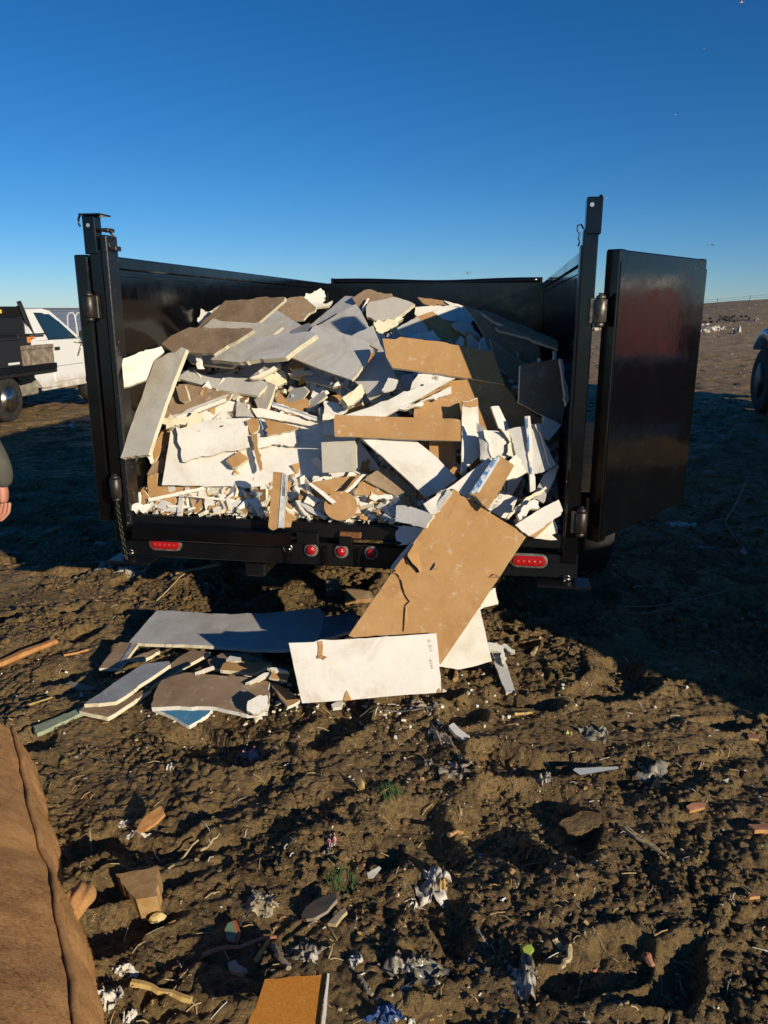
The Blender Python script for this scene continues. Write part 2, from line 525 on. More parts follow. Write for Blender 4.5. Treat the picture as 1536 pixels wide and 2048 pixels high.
me.vertices.add(len(CV)); me.vertices.foreach_set('co', CV.astype(np.float32).ravel())
me.loops.add(CF.size); me.loops.foreach_set('vertex_index', CF.astype(np.int32).ravel())
me.polygons.add(len(CF)); me.polygons.foreach_set('loop_start', np.arange(0, CF.size, 3, dtype=np.int32))
me.update(calc_edges=True)
me.materials.append(M['mud'])
crumbs = bpy.data.objects.new('mud_crumbs', me); COL.objects.link(crumbs)
tag(crumbs, 'loose crumbs and small clods of mud strewn over the ground', 'mud', kind='stuff')
print('ground faces', len(quads), 'crumbs', NC)
# ------------------------------------------------------------ the dump trailer (x across, y along, z up; its tail at y = 0)
TZ = 0.735            # bed floor
TT = 1.92             # top of the sides
UL, UR = -1.245, 0.815   # inner faces of the sides
TL = 4.15             # length of the bed
tr = empty('dump_trailer', T_O, (0, 0, -TH))
tag(tr, 'black steel dump trailer with open rear doors, heaped with broken drywall', 'trailer')
def tpart(mb, name, mat, parent=None, label=None):
    o = mb.build(name, mat, parent or tr)
    if label: o['label'] = label
    return o
b = MB(); b.box((UL - .05, .02, TZ - .06), (UR + .05, TL, TZ), .004); tpart(b, 'bed_floor', M['black_dirty'])
def side(sgn, u):
    b = MB()
    b.box((u, 0.05, TZ - .1), (u + sgn * .012, TL + .02, TT - .055), .002)
    # a pressed lip under the rail, seen from inside
    b.box((u - sgn * .006, 0.06, TT - .085), (u - sgn * .0005, TL, TT - .070), .002)
    w = tpart(b, 'side_wall', M['black'])
    b = MB(); b.box((u - sgn * .012, 0.06, TT - .055), (u + sgn * .06, TL + .05, TT), .006); tpart(b, 'top_rail', M['black'], w)
    for k in range(8):
        y = .35 + k * .53
        b = MB(); b.box((u + sgn * .0125, y - .04, TZ - .1), (u + sgn * .058, y + .04, TT - .057), .006)
        tpart(b, 'stake', M['black'], w)
    b = MB(); b.box((u + sgn * .0125, .05, TZ - .16), (u + sgn * .062, TL, TZ - .102), .006); tpart(b, 'bottom_rail', M['black'], w)
side(-1, UL); side(1, UR)
b = MB()
b.box((UL, TL, TZ - .1), (UR, TL + .012, TT - .002), .002)
fw = tpart(b, 'front_wall', M['black'])
b = MB()
N = 26
pts = []
for k in range(N + 1):
    f = k / N
    u = -1.165 + f * (0.775 + 1.165)
    pts.append((u, TL + .03, TT + .018 + .006 * math.sin(f * 9) - .012 * math.sin(f * math.pi)))
b.tube(pts, .026, 10)
b.box((-1.19, TL - .004, TT - .03), (-1.165, TL + .07, TT + .045), .003)
b.box((.775, TL - .004, TT - .03), (.80, TL + .07, TT + .045), .003)
tpart(b, 'tarp_roll', M['black'])
b = MB()
b.box((UL + .001, TL - .03, TZ), (UL + .03, TL - .001, TT - .09), .004); tpart(b, 'corner_weld', M['chipped'])

# rear corner posts, their sockets and lifting tubes
pl = MB()
pl.box((-1.315, -.035, .60), (-1.252, .035, TT + .03), .006)
lp = tpart(pl, 'rear_post', M['black'])
b = MB(); b.box((-1.2515, -.045, .66), (-1.222, .055, TT + .085), .004); tpart(b, 'jamb', M['chipped'], lp)
b = MB()
b.box((-1.331, -.042, 1.925), (-1.272, .018, 2.085), .004)
up = tpart(b, 'upper_sleeve', M['black'], lp)
b = MB(); b.tube([(-1.303, -.0435, 2.045), (-1.303, -.0415, 2.045)], .0085, 12, smooth=False)
bolt = tpart(b, 'bolt_head', plain('bright_bolt', (.62, .62, .60), .3, .6), lp)
b = MB()
b.box((-1.335, -.06, 2.0855), (-1.235, .04, 2.092), .001)
b.tube([(-1.335, -.02, 2.089), (-1.35, -.02, 2.088), (-1.357, -.02, 2.075), (-1.357, -.02, 2.05), (-1.352, -.02, 2.043)], .005, 8)
tpart(b, 'hook_plate', M['black'], lp)
b = MB()
b.box((-1.262, -.02, 2.02), (-1.222, .04, 2.035), .003); b.box((-1.2215, -.015, 1.94), (-1.195, .035, 1.96), .003)
b.tube([(-1.215, -.02, 2.015), (-1.206, -.02, 2.005), (-1.21, -.02, 1.985), (-1.222, -.02, 1.98), (-1.225, -.02, 1.965), (-1.215, -.02, 1.945)], .004, 8)
b.tube([(-1.205, -.02, 1.985), (-1.193, -.02, 1.995), (-1.206, -.02, 2.012), (-1.198, -.02, 2.03)], .003, 6)
b.tube([(-1.206, -.02, 2.012), (-1.212, -.02, 2.03)], .003, 6)
tpart(b, 'hairpin_clip', M['dark_steel'], lp)

pr = MB()
pr.box((.808, -.035, .60), (.868, .035, 2.0), .006)
rp = tpart(pr, 'rear_post', M['black'])
b = MB(); b.box((.802, -.028, .66), (.8075, .05, TT + .02), .002); tpart(b, 'jamb', M['chipped'], rp)
b = MB()
b.box((.814, -.042, 1.978), (.876, .034, 2.118), .004)
b.tube([(.868, -.02, 2.118), (.868, -.02, 2.126)], .007, 10)
tpart(b, 'upper_sleeve', M['black'], rp)
b = MB(); b.tube([(.834, -.0435, 2.088), (.834, -.0415, 2.088)], .0085, 12, smooth=False); tpart(b, 'bolt_head', bolt.data.materials[0], rp)
b = MB()
b.tube([(.809, -.02, 2.0), (.798, -.02, 2.018), (.785, -.02, 2.014), (.785, -.02, 1.995), (.795, -.02, 1.983), (.792, -.02, 1.965), (.797, -.02, 1.95), (.791, -.02, 1.935)], .0035, 8)
tpart(b, 'hairpin_clip', M['dark_steel'], rp)

def hinge(u, y, z, mat, parent, plate):
    b = MB()
    b.lathe((u, y, z - .045), (0, 0, 1), [(0, .024), (.002, .026), (.088, .026), (.09, .024)], 18)
    b.lathe((u, y, z - .066), (0, 0, 1), [(0, .012), (.006, .019), (.018, .019), (.020, .014)], 12)
    b.lathe((u, y, z + .046), (0, 0, 1), [(0, .02), (.012, .02), (.016, .01), (.024, .01)], 10)
    h = tpart(b, 'hinge', mat, parent)
    b = MB(); b.box((min(u, plate), y - .008, z - .05), (max(u, plate), y + .02, z + .05), .003); tpart(b, 'hinge_plate', mat, parent)
    return h
HS = plain('pale_hinge_steel', (.22, .20, .17), .45, .8, (.06, .05, .04), 35)  # paler steel than the other hinges
hinge(-1.325, -.055, 1.70, M['dark_steel'], lp, -1.28)
hinge(-1.268, -.075, .875, M['dark_steel'], lp, -1.25)
hinge(.893, -.04, 1.685, HS, rp, .85)
hinge(.872, -.058, .80, M['dark_steel'], rp, .83)

# doors: the left one folded flat along the side, the right one standing half open
def door(name, label, ox, oy, ang, w=1.0):
    """hinge line at (ox, oy); the leaf runs along local x, its outer face at local y = 0"""
    d = empty('rear_door', (ox, oy, 0), (0, 0, ang), tr)
    d['label'] = label
    b = MB(); b.box((.004, -.005, TZ - .02), (w - .002, -.0006, TT - .042), .001); f = tpart(b, 'door_panel', M['black_gloss'], d)
    b = MB(); b.box((0, 0, TZ - .04), (.06, .065, TT + .005), .006); tpart(b, 'door_frame', M['black'], d)
    b = MB(); b.box((w - .06, 0, TZ - .03), (w, .065, TT + .005), .006); tpart(b, 'door_frame', M['black'], d)
    b = MB(); b.box((.061, 0.003, TT - .05), (w - .061, .065, TT + .003), .006); tpart(b, 'door_rail', M['black'], d)
    b = MB(); b.box((.061, 0.003, TZ - .03), (w - .061, .065, TZ + .03), .006); tpart(b, 'door_rail', M['black'], d)
    for k in range(2):
        u = .33 * (k + 1)
        b = MB(); b.box((u - .03, .0225, TZ + .032), (u + .03, .062, TT - .053), .005); tpart(b, 'door_stiffener', M['black'], d)
    return d
door('rear_door', 'left rear door folded back along the trailer side', -1.335, -.02, R(90), 1.0)
rd_o = (Vector((.947, 3.235, 0)) - T_O); rd_e = (Vector((1.575, 3.935, 0)) - T_O)
pu = Vector((rd_o.dot(RX), rd_o.dot(AX))); qu = Vector((rd_e.dot(RX), rd_e.dot(AX)))
door('rear_door', 'right rear door swung half open, glossy and scuffed', pu.x, pu.y, math.atan2(qu.y - pu.y, qu.x - pu.x), (qu - pu).length)

# tail: sill, ledge, light bar, lamps
b = MB(); b.box((UL + .02, -.02, TZ - .075), (UR - .01, .06, TZ - .003), .006); tpart(b, 'tail_sill', M['black_dirty'])
b = MB(); b.box((-1.205, -.085, .628), (-.425, -.022, .695), .005); tpart(b, 'ramp_ledge', M['black'])
for lo, hi in (((-.405, -.05, .635), (-.30, -.021, .69)), ((-.2, -.06, .64), (-.14, -.021, .685)), ((0.0, -.045, .65), (.10, -.021, .668))):
    b = MB(); b.box(lo, hi, .004); tpart(b, 'latch_block', M['black_dirty'])
b = MB(); b.box((-.20, -.052, .675), (-.10, -.022, .70), .004); tpart(b, 'rusty_bracket', M['rust'])
b = MB(); b.box((-1.30, -.02, .525), (.875, .03, .634), .005); lb = tpart(b, 'light_bar', M['black_dirty'])
b = MB(); b.box((-.44, -.030, .632), (.02, -.0215, .639), .002); tpart(b, 'weld_bead', M['chipped'])
for u in (-.45, -.27, -.11):
    b = MB(); b.box((u - .006, -.045, .535), (u + .006, -.0205, .625), .002); tpart(b, 'light_bar_rib', M['black'], lb)
b = MB(); b.box((-1.335, -.10, .508), (-1.12, .03, .52), .003); tpart(b, 'corner_plate', M['black_dirty'])
b = MB(); b.box((.70, -.10, .505), (.93, .03, .517), .003); tpart(b, 'corner_plate', M['black_dirty'])
def lens_mat(name, c):
    t = NT(name)
    v = t.voronoi(420, rand=0.15)
    t.color(t.mix(t.ramp(v.outputs['Distance'], [(0.1, 0.0), (0.6, 1.0)]), c, tuple(x * .55 for x in c)))
    t.rough(0.12).spec(0.6)
    t.bump(v.outputs['Distance'], 0.35, 0.003)
    return t.mat
RED = lens_mat('red_lamp_lens', (.62, .012, .012))
RUBBER_RING = plain('grey_lamp_grommet', (.075, .07, .065), .6, 0, (.20, .18, .155), 40)
def stadium(c, w, h, y0, y1, n=10):
    pts = []
    r = h / 2
    for k in range(n + 1):
        an = -math.pi / 2 + math.pi * k / n
        pts.append((w / 2 - r + r * math.cos(an), r * math.sin(an)))
    for k in range(n + 1):
        an = math.pi / 2 + math.pi * k / n
        pts.append((-w / 2 + r + r * math.cos(an), r * math.sin(an)))
    return pts
def oval_light(u, z):
    g = MB()
    ring = stadium(0, .168, .066, 0, 0); inner = stadium(0, .148, .048, 0, 0)
    n = len(ring)
    vs = [(u + a, -.021, z + c) for a, c in ring] + [(u + a, -.031, z + c * .96) for a, c in ring] + [(u + a, -.031, z + c) for a, c in inner]
    fs = [(i, (i + 1) % n, n + (i + 1) % n, n + i) for i in range(n)] + [(n + i, n + (i + 1) % n, 2 * n + (i + 1) % n, 2 * n + i) for i in range(n)]
    g.add(vs, fs, True)
    root = tpart(g, 'tail_light', RUBBER_RING)
    l = MB()
    vs = [(u + a, -.0300, z + c) for a, c in inner] + [(u + a * .95, -.036, z + c * .88) for a, c in inner] + [(u + a * .6, -.038, z + c * .4) for a, c in inner]
    fs = [(i, (i + 1) % n, n + (i + 1) % n, n + i) for i in range(n)] + [(n + i, n + (i + 1) % n, 2 * n + (i + 1) % n, 2 * n + i) for i in range(n)] + [tuple(range(2 * n, 3 * n))]
    l.add(vs, fs, False)
    tpart(l, 'lens', RED, root)
    for k in range(5):
        d = MB(); x = u - .048 + k * .024
        d.lathe((x, -.0385, z), (0, -1, 0), [(0, .008), (.0015, .006), (.002, .001)], 8)
        tpart(d, 'lamp_diode', lens_mat('lamp_diode_red', (.75, .06, .05)) if k == 0 and u < 0 else bpy.data.materials['lamp_diode_red'], root)
oval_light(-1.065, .594); oval_light(.66, .603)
for u in (-.341, -.197, -.054):
    g = MB(); g.lathe((u, -.021, .603), (0, -1, 0), [(0, .034), (.008, .034), (.012, .031), (.0125, .024)], 24)
    root = tpart(g, 'marker_light', RUBBER_RING)
    l = MB(); l.lathe((u, -.0335, .603), (0, -1, 0), [(0, .0235), (.004, .022), (.009, .014), (.012, .002)], 20)
    tpart(l, 'lens', RED, root)
def ring(u, z, name, rr=.020, tilt=0.0):
    b = MB()
    pts = [(u + rr * math.cos(a), -.030 - .008 * math.sin(a * 1.0) * tilt, z + rr * math.sin(a)) for a in [2 * math.pi * k / 16 for k in range(17)]]
    b.tube(pts, .0035, 6, cap=False)
    b.tube([(u - .012, -.033, z), (u + .016, -.033, z - .004)], .006, 8)
    return tpart(b, name, M['steel'])
ring(-.452, .606, 'ring_latch'); ring(.13, .60, 'ring_latch'); ring(-1.245, .545, 'ring_latch', .016, 1.0); ring(.83, .53, 'ring_latch', .016, 1.0)
# safety chain hanging beside the left post
ch = empty('safety_chain', (0, 0, 0), (0, 0, 0), tr)
for k in range(17):
    z = .80 - k * .0165
    u = -1.262 + .022 * (k / 16) ** 1.5
    b = MB()
    pts = []
    for q in range(13):
        an = 2 * math.pi * q / 12
        dx = .0075 * math.cos(an); dz = .0125 * math.sin(an)
        pts.append((u + (dx if k % 2 else 0), -.085 + (0 if k % 2 else dx), z + dz))
    b.tube(pts, .0026, 6, cap=False)
    tpart(b, 'chain_link', M['dark_steel'], ch)
# running gear under the bed
b = MB(); b.box((-.72, .12, .40), (-.62, TL + .3, .62), .006); tpart(b, 'frame_rail', M['black_dirty'])
b = MB(); b.box((.19, .12, .40), (.29, TL + .3, .62), .006); tpart(b, 'frame_rail', M['black_dirty'])
for y in (.9, 2.0, 3.2):
    b = MB(); b.box((UL - .04, y - .04, .625), (UR + .04, y + .04, .674), .004); tpart(b, 'cross_member', M['black_dirty'])
for y in (1.75, 2.62):
    b = MB(); b.tube([(-1.55, y, .36), (1.12, y, .36)], .05, 12); tpart(b, 'axle', M['black_dirty'])
    for u, s in ((-1.56, -1), (1.13, 1)):
        wv = MB(); wv.lathe((u - s * .11, y, .36), (s, 0, 0), [(0, .22), (0.005, .30), (.03, .355), (.19, .355), (.215, .30), (.22, .22)], 28)
        wh = tpart(wv, 'wheel', M['rubber'])
        wv = MB(); wv.lathe((u - s * .08, y, .36), (s, 0, 0), [(0, .215), (.17, .215), (.175, .19), (.14, .17), (.13, .07), (.17, .06), (.175, .001)], 24)
        tpart(wv, 'rim', M['black_dirty'], wh)
FEND = plain('dull_muddy_fender', (.012, .012, .012), .9, 0, (.03, .026, .02), 12, 0, .2)
for u0, u1 in ((UL - .46, UL - .07), (UR + .07, UR + .46)):
    b = MB(); b.box((u0, 1.3, .78), (u1, 3.08, .79), .002); b.box((u0, 1.29, .62), (u1, 1.299, .79), .002); b.box((u0, 3.081, .62), (u1, 3.09, .79), .002)
    tpart(b, 'fender', FEND)
b = MB(); b.box((-.26, TL + .2, .42), (-.16, TL + 1.7, .54), .006); b.box((-.255, TL + 1.7, .5), (-.165, TL + 1.95, .58), .01); tpart(b, 'tow_tongue', M['black_dirty'])
# label, group, face, back, core, thickness, raggedness, normal, outline, strips along the face (material, outline)
BOARDS = [
    ('dark brown drywall sheet spread highest on the left of the heap', 'drywall heaped in the trailer', 'dull', 'gray', 'gypsum', 0.017, 0.0040, (-0.4240, -0.7344, 0.5299), [(-1.086, 4.395, 1.555), (-0.872, 4.398, 1.731), (-0.735, 4.321, 1.733), (-0.686, 4.302, 1.747), (-0.520, 4.205, 1.745), (-0.519, 4.195, 1.732), (-0.664, 4.196, 1.618), (-0.695, 4.170, 1.557)], []),
    ('reddish brown drywall piece behind the peak of the heap', 'drywall heaped in the trailer', 'dull', 'gray', 'gypsum', 0.017, 0.0030, (-0.1422, -0.8067, 0.5736), [(-0.585, 4.562, 1.735), (-0.550, 4.566, 1.749), (-0.465, 4.558, 1.759), (-0.384, 4.500, 1.698), (-0.453, 4.466, 1.632), (-0.531, 4.475, 1.627), (-0.619, 4.531, 1.683)], []),
    ('small torn white drywall scrap at the top near the front wall', 'drywall heaped in the trailer', 'ivory', 'dull', 'gypsum', 0.017, 0.0120, (0.2962, -0.8138, 0.5000), [(-0.525, 5.176, 1.762), (-0.425, 5.245, 1.816), (-0.391, 5.247, 1.800), (-0.380, 5.219, 1.747), (-0.409, 5.188, 1.714), (-0.462, 5.173, 1.720), (-0.502, 5.174, 1.746)], []),
    ('thin white drywall sliver under the torn scrap at the top', 'drywall heaped in the trailer', 'white', 'dull', 'gypsum', 0.017, 0.0030, (0.1228, -0.6964, 0.7071), [(-0.446, 4.599, 1.735), (-0.338, 4.601, 1.718), (-0.297, 4.626, 1.735), (-0.320, 4.592, 1.706), (-0.402, 4.569, 1.698)], []),
    ('pale grey pointed drywall piece below the reddish brown one', 'drywall heaped in the trailer', 'gray', 'dull', 'gypsum', 0.017, 0.0030, (-0.3798, -0.7143, 0.5878), [(-0.613, 4.510, 1.686), (-0.524, 4.424, 1.639), (-0.451, 4.353, 1.600), (-0.489, 4.351, 1.573), (-0.567, 4.365, 1.539), (-0.683, 4.457, 1.576), (-0.718, 4.503, 1.609)], []),
    ('ragged white drywall fragment at the far left of the heap', 'drywall heaped in the trailer', 'white', 'dull', 'gypsum', 0.017, 0.0100, (0.1504, -0.8529, 0.5000), [(-1.062, 4.520, 1.632), (-1.049, 4.557, 1.692), (-1.030, 4.549, 1.672), (-0.985, 4.563, 1.683), (-0.943, 4.588, 1.712), (-0.966, 4.575, 1.698), (-1.024, 4.526, 1.631), (-1.051, 4.508, 1.609)], []),
    ('long grey drywall sheet with bright broken edge above the middle left', 'drywall heaped in the trailer', 'beige', 'dull', 'gypsum', 0.017, 0.0040, (-0.3830, -0.6634, 0.6428), [(-1.004, 4.319, 1.579), (-0.929, 4.333, 1.639), (-0.882, 4.292, 1.624), (-0.694, 4.179, 1.620), (-0.536, 4.083, 1.615), (-0.523, 4.061, 1.600), (-0.569, 4.055, 1.566), (-0.791, 4.024, 1.402), (-0.877, 4.078, 1.406), (-1.037, 4.176, 1.413), (-1.093, 4.260, 1.465)], []),
    ('big greyish drywall sheet tilted up at the top centre', 'drywall heaped in the trailer', 'gray', 'dull', 'gypsum', 0.017, 0.0030, (-0.4284, -0.6351, 0.6428), [(-0.507, 4.760, 1.542), (-0.235, 4.803, 1.767), (-0.185, 4.767, 1.763), (-0.142, 4.708, 1.734), (-0.292, 4.722, 1.648), (-0.408, 4.741, 1.590), (-0.454, 4.703, 1.521)], []),
    ('brownish domed drywall sheet at the very peak of the heap', 'drywall heaped in the trailer', 'dull', 'gray', 'gypsum', 0.017, 0.0030, (-0.1836, -0.8637, 0.4695), [(-0.187, 4.710, 1.752), (-0.118, 4.719, 1.795), (-0.081, 4.714, 1.800), (-0.009, 4.687, 1.779), (0.065, 4.658, 1.754), (0.025, 4.647, 1.718), (-0.083, 4.664, 1.707), (-0.146, 4.668, 1.690)], []),
    ('pale drywall slab topping the stack of three right of the peak', 'drywall heaped in the trailer', 'beige', 'dull', 'gypsum', 0.020, 0.0030, (-0.1336, -0.6287, 0.7660), [(-0.085, 4.616, 1.726), (0.025, 4.619, 1.748), (0.062, 4.621, 1.756), (0.137, 4.578, 1.734), (0.176, 4.546, 1.715), (0.097, 4.494, 1.658), (0.060, 4.475, 1.637), (-0.053, 4.488, 1.627), (-0.100, 4.527, 1.650), (-0.104, 4.590, 1.702)], []),
    ('short cream drywall rod sticking up beside the peak', 'drywall heaped in the trailer', 'ivory', 'dull', 'gypsum', 0.020, 0.0030, (0.1504, -0.8529, 0.5000), [(-0.095, 4.660, 1.751), (-0.085, 4.660, 1.747), (-0.122, 4.607, 1.669), (-0.136, 4.607, 1.671)], []),
    ('grey wedge drywall piece just left of the peak', 'drywall heaped in the trailer', 'gray', 'dull', 'gypsum', 0.017, 0.0030, (-0.2870, -0.7103, 0.6428), [(-0.393, 4.565, 1.588), (-0.161, 4.585, 1.714), (-0.131, 4.540, 1.678), (-0.073, 4.419, 1.570), (-0.017, 4.326, 1.492), (-0.192, 4.442, 1.542)], []),
    ('brown drywall slat lying against the front wall right of peak', 'drywall heaped in the trailer', 'brown', 'gray', 'gypsum', 0.017, 0.0030, (-0.1228, -0.6964, 0.7071), [(0.209, 4.969, 1.759), (0.287, 4.946, 1.750), (0.371, 4.917, 1.737), (0.422, 4.879, 1.707), (0.327, 4.889, 1.700), (0.244, 4.922, 1.719)], []),
    ('cream edged drywall slat ending at the dark right corner', 'drywall heaped in the trailer', 'ivory', 'dull', 'gypsum', 0.017, 0.0030, (0.1330, -0.7544, 0.6428), [(0.365, 4.853, 1.739), (0.487, 4.845, 1.704), (0.484, 4.836, 1.695), (0.406, 4.833, 1.707)], []),
    ('white drywall offcut below the slat against the front wall', 'drywall heaped in the trailer', 'ivory', 'dull', 'gypsum', 0.017, 0.0030, (0.0687, -0.7850, 0.6157), [(0.188, 4.745, 1.700), (0.261, 4.755, 1.705), (0.403, 4.771, 1.709), (0.299, 4.737, 1.676), (0.201, 4.700, 1.641), (0.182, 4.712, 1.658)], []),
    ('pale drywall sheet in shade right of the peak', 'drywall heaped in the trailer', 'white', 'dull', 'gypsum', 0.017, 0.0030, (0.1330, -0.7544, 0.6428), [(0.251, 4.567, 1.659), (0.367, 4.627, 1.706), (0.477, 4.635, 1.693), (0.522, 4.595, 1.636), (0.495, 4.556, 1.596), (0.439, 4.565, 1.618), (0.345, 4.556, 1.628), (0.298, 4.560, 1.641)], []),
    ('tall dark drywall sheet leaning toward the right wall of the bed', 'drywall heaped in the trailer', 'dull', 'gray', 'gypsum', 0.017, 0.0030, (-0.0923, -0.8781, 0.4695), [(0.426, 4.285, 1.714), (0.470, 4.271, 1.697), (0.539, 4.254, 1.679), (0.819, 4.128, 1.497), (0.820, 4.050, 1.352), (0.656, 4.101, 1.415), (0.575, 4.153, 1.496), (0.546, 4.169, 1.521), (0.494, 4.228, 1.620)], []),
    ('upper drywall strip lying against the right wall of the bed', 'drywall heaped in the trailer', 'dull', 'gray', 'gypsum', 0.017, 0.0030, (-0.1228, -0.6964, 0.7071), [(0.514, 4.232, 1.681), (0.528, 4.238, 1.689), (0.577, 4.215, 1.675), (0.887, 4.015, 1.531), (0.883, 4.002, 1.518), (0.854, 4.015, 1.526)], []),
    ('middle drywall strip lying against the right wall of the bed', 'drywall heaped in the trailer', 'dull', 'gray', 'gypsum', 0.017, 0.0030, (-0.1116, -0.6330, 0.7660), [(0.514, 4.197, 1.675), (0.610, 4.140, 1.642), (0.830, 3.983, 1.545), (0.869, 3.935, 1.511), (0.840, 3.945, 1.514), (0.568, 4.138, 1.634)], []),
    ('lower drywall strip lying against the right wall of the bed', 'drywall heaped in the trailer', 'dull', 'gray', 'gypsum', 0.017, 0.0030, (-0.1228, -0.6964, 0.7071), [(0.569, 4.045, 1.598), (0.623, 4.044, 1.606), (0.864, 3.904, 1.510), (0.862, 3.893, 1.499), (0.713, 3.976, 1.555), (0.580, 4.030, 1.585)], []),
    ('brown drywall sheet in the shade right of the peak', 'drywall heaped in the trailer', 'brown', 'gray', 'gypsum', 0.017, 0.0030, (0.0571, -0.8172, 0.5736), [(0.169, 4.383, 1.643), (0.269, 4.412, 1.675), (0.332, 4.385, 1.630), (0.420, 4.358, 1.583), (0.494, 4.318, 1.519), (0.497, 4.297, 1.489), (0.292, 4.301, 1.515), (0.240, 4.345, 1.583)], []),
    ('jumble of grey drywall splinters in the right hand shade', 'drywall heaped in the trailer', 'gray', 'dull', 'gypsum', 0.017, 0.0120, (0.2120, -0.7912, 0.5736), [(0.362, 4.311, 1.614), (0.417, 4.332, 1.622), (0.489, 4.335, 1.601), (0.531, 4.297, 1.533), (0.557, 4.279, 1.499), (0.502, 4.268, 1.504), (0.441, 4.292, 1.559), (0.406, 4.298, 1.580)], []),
    ('grey drywall triangle half in shadow above the long brown board', 'drywall heaped in the trailer', 'gray', 'dull', 'gypsum', 0.017, 0.0030, (-0.1097, -0.7803, 0.6157), [(0.070, 4.329, 1.591), (0.186, 4.358, 1.648), (0.229, 4.315, 1.601), (0.246, 4.286, 1.568), (0.193, 4.283, 1.555), (0.122, 4.277, 1.533), (0.096, 4.293, 1.550)], []),
    ('bright white drywall corner poking above the long brown board', 'drywall heaped in the trailer', 'white', 'dull', 'gypsum', 0.017, 0.0030, (0.1473, -0.8352, 0.5299), [(0.117, 4.234, 1.537), (0.194, 4.267, 1.566), (0.235, 4.243, 1.518), (0.200, 4.237, 1.518)], []),
    ('shaded white drywall square behind the long brown board', 'drywall heaped in the trailer', 'white', 'dull', 'gypsum', 0.017, 0.0030, (0.1982, -0.7948, 0.5736), [(0.204, 4.250, 1.567), (0.264, 4.273, 1.578), (0.305, 4.239, 1.516), (0.234, 4.221, 1.517)], []),
    ('light grey drywall sheet curling down the middle of the heap', 'drywall heaped in the trailer', 'gray', 'dull', 'gypsum', 0.017, 0.0030, (-0.2835, -0.7790, 0.5592), [(-0.195, 4.064, 1.542), (-0.058, 4.062, 1.607), (-0.026, 3.996, 1.532), (0.035, 3.894, 1.422), (0.086, 3.804, 1.322), (-0.001, 3.818, 1.297), (-0.074, 3.819, 1.260), (-0.103, 3.860, 1.304), (-0.149, 3.903, 1.340), (-0.026, 3.965, 1.489), (-0.076, 4.000, 1.512)], []),
    ('large rounded grey drywall panel at the centre top of the heap', 'drywall heaped in the trailer', 'gray', 'dull', 'gypsum', 0.017, 0.0020, (-0.2767, -0.7602, 0.5878), [(-0.489, 4.012, 1.455), (-0.422, 4.054, 1.541), (-0.356, 4.086, 1.612), (-0.172, 3.980, 1.563), (-0.080, 3.922, 1.531), (-0.069, 3.886, 1.489), (-0.089, 3.846, 1.429), (-0.157, 3.813, 1.354), (-0.321, 3.908, 1.400)], []),
    ('mottled grey drywall slab with thick crumbling right edge', 'drywall heaped in the trailer', 'gray', 'dull', 'gypsum', 0.028, 0.0060, (-0.3597, -0.6230, 0.6947), [(-0.894, 4.048, 1.433), (-0.774, 4.090, 1.532), (-0.532, 3.985, 1.564), (-0.364, 3.915, 1.588), (-0.336, 3.881, 1.572), (-0.415, 3.864, 1.515), (-0.481, 3.842, 1.462), (-0.730, 3.946, 1.426)], []),
    ('dark grey drywall corner tucked above the mottled slab', 'drywall heaped in the trailer', 'slate', 'dull', 'gypsum', 0.017, 0.0030, (-0.3830, -0.6634, 0.6428), [(-0.511, 4.153, 1.563), (-0.478, 4.157, 1.587), (-0.391, 4.140, 1.621), (-0.347, 4.058, 1.563), (-0.361, 4.064, 1.560)], []),
    ('dark brown drywall sheet with pale edges on the upper left', 'drywall heaped in the trailer', 'dull', 'gray', 'gypsum', 0.020, 0.0030, (-0.3940, -0.6824, 0.6157), [(-1.144, 4.052, 1.516), (-1.091, 4.059, 1.557), (-0.989, 4.038, 1.598), (-0.644, 3.840, 1.600), (-0.631, 3.824, 1.591), (-0.721, 3.829, 1.539), (-0.849, 3.852, 1.483), (-1.075, 3.979, 1.478)], []),
    ('small cream drywall splinter lying along the brown sheet edge', 'drywall heaped in the trailer', 'ivory', 'dull', 'gypsum', 0.017, 0.0030, (0.0000, -0.7660, 0.6428), [(-0.834, 4.030, 1.512), (-0.767, 4.047, 1.532), (-0.758, 4.041, 1.525), (-0.828, 4.023, 1.504)], []),
    ('torn paper curl standing up below the brown sheet', 'drywall heaped in the trailer', 'white', 'dull', 'gypsum', 0.008, 0.0100, (0.1632, -0.9254, 0.3420), [(-0.951, 3.950, 1.471), (-0.923, 3.958, 1.480), (-0.913, 3.945, 1.440), (-0.907, 3.931, 1.399), (-0.940, 3.926, 1.402), (-0.948, 3.939, 1.440)], []),
    ('orange wooden stick end poking out under the grey sheet', 'drywall heaped in the trailer', 'wood', 'dull', 'gypsum', 0.020, 0.0030, (0.0000, -0.7660, 0.6428), [(-0.887, 4.202, 1.358), (-0.798, 4.230, 1.392), (-0.789, 4.218, 1.377), (-0.875, 4.194, 1.348)], []),
    ('long brown drywall board half in shadow across the upper right', 'drywall heaped in the trailer', 'brown', 'gray', 'gypsum', 0.017, 0.0030, (0.0616, -0.8808, 0.4695), [(-0.008, 3.748, 1.552), (0.057, 3.751, 1.550), (0.076, 3.759, 1.561), (0.279, 3.761, 1.538), (0.520, 3.752, 1.491), (0.545, 3.716, 1.419), (0.573, 3.679, 1.346), (0.407, 3.683, 1.376), (0.222, 3.684, 1.402), (0.041, 3.683, 1.423), (0.010, 3.707, 1.473)], []),
    ('drywall board with broken bottom corner deep in right shade', 'drywall heaped in the trailer', 'dull', 'gray', 'gypsum', 0.017, 0.0030, (0.0000, -0.8988, 0.4384), [(0.543, 4.052, 1.542), (0.560, 4.053, 1.544), (0.608, 4.032, 1.502), (0.795, 3.970, 1.375), (0.759, 3.932, 1.297), (0.685, 3.946, 1.324), (0.588, 3.981, 1.397), (0.574, 3.990, 1.415)], []),
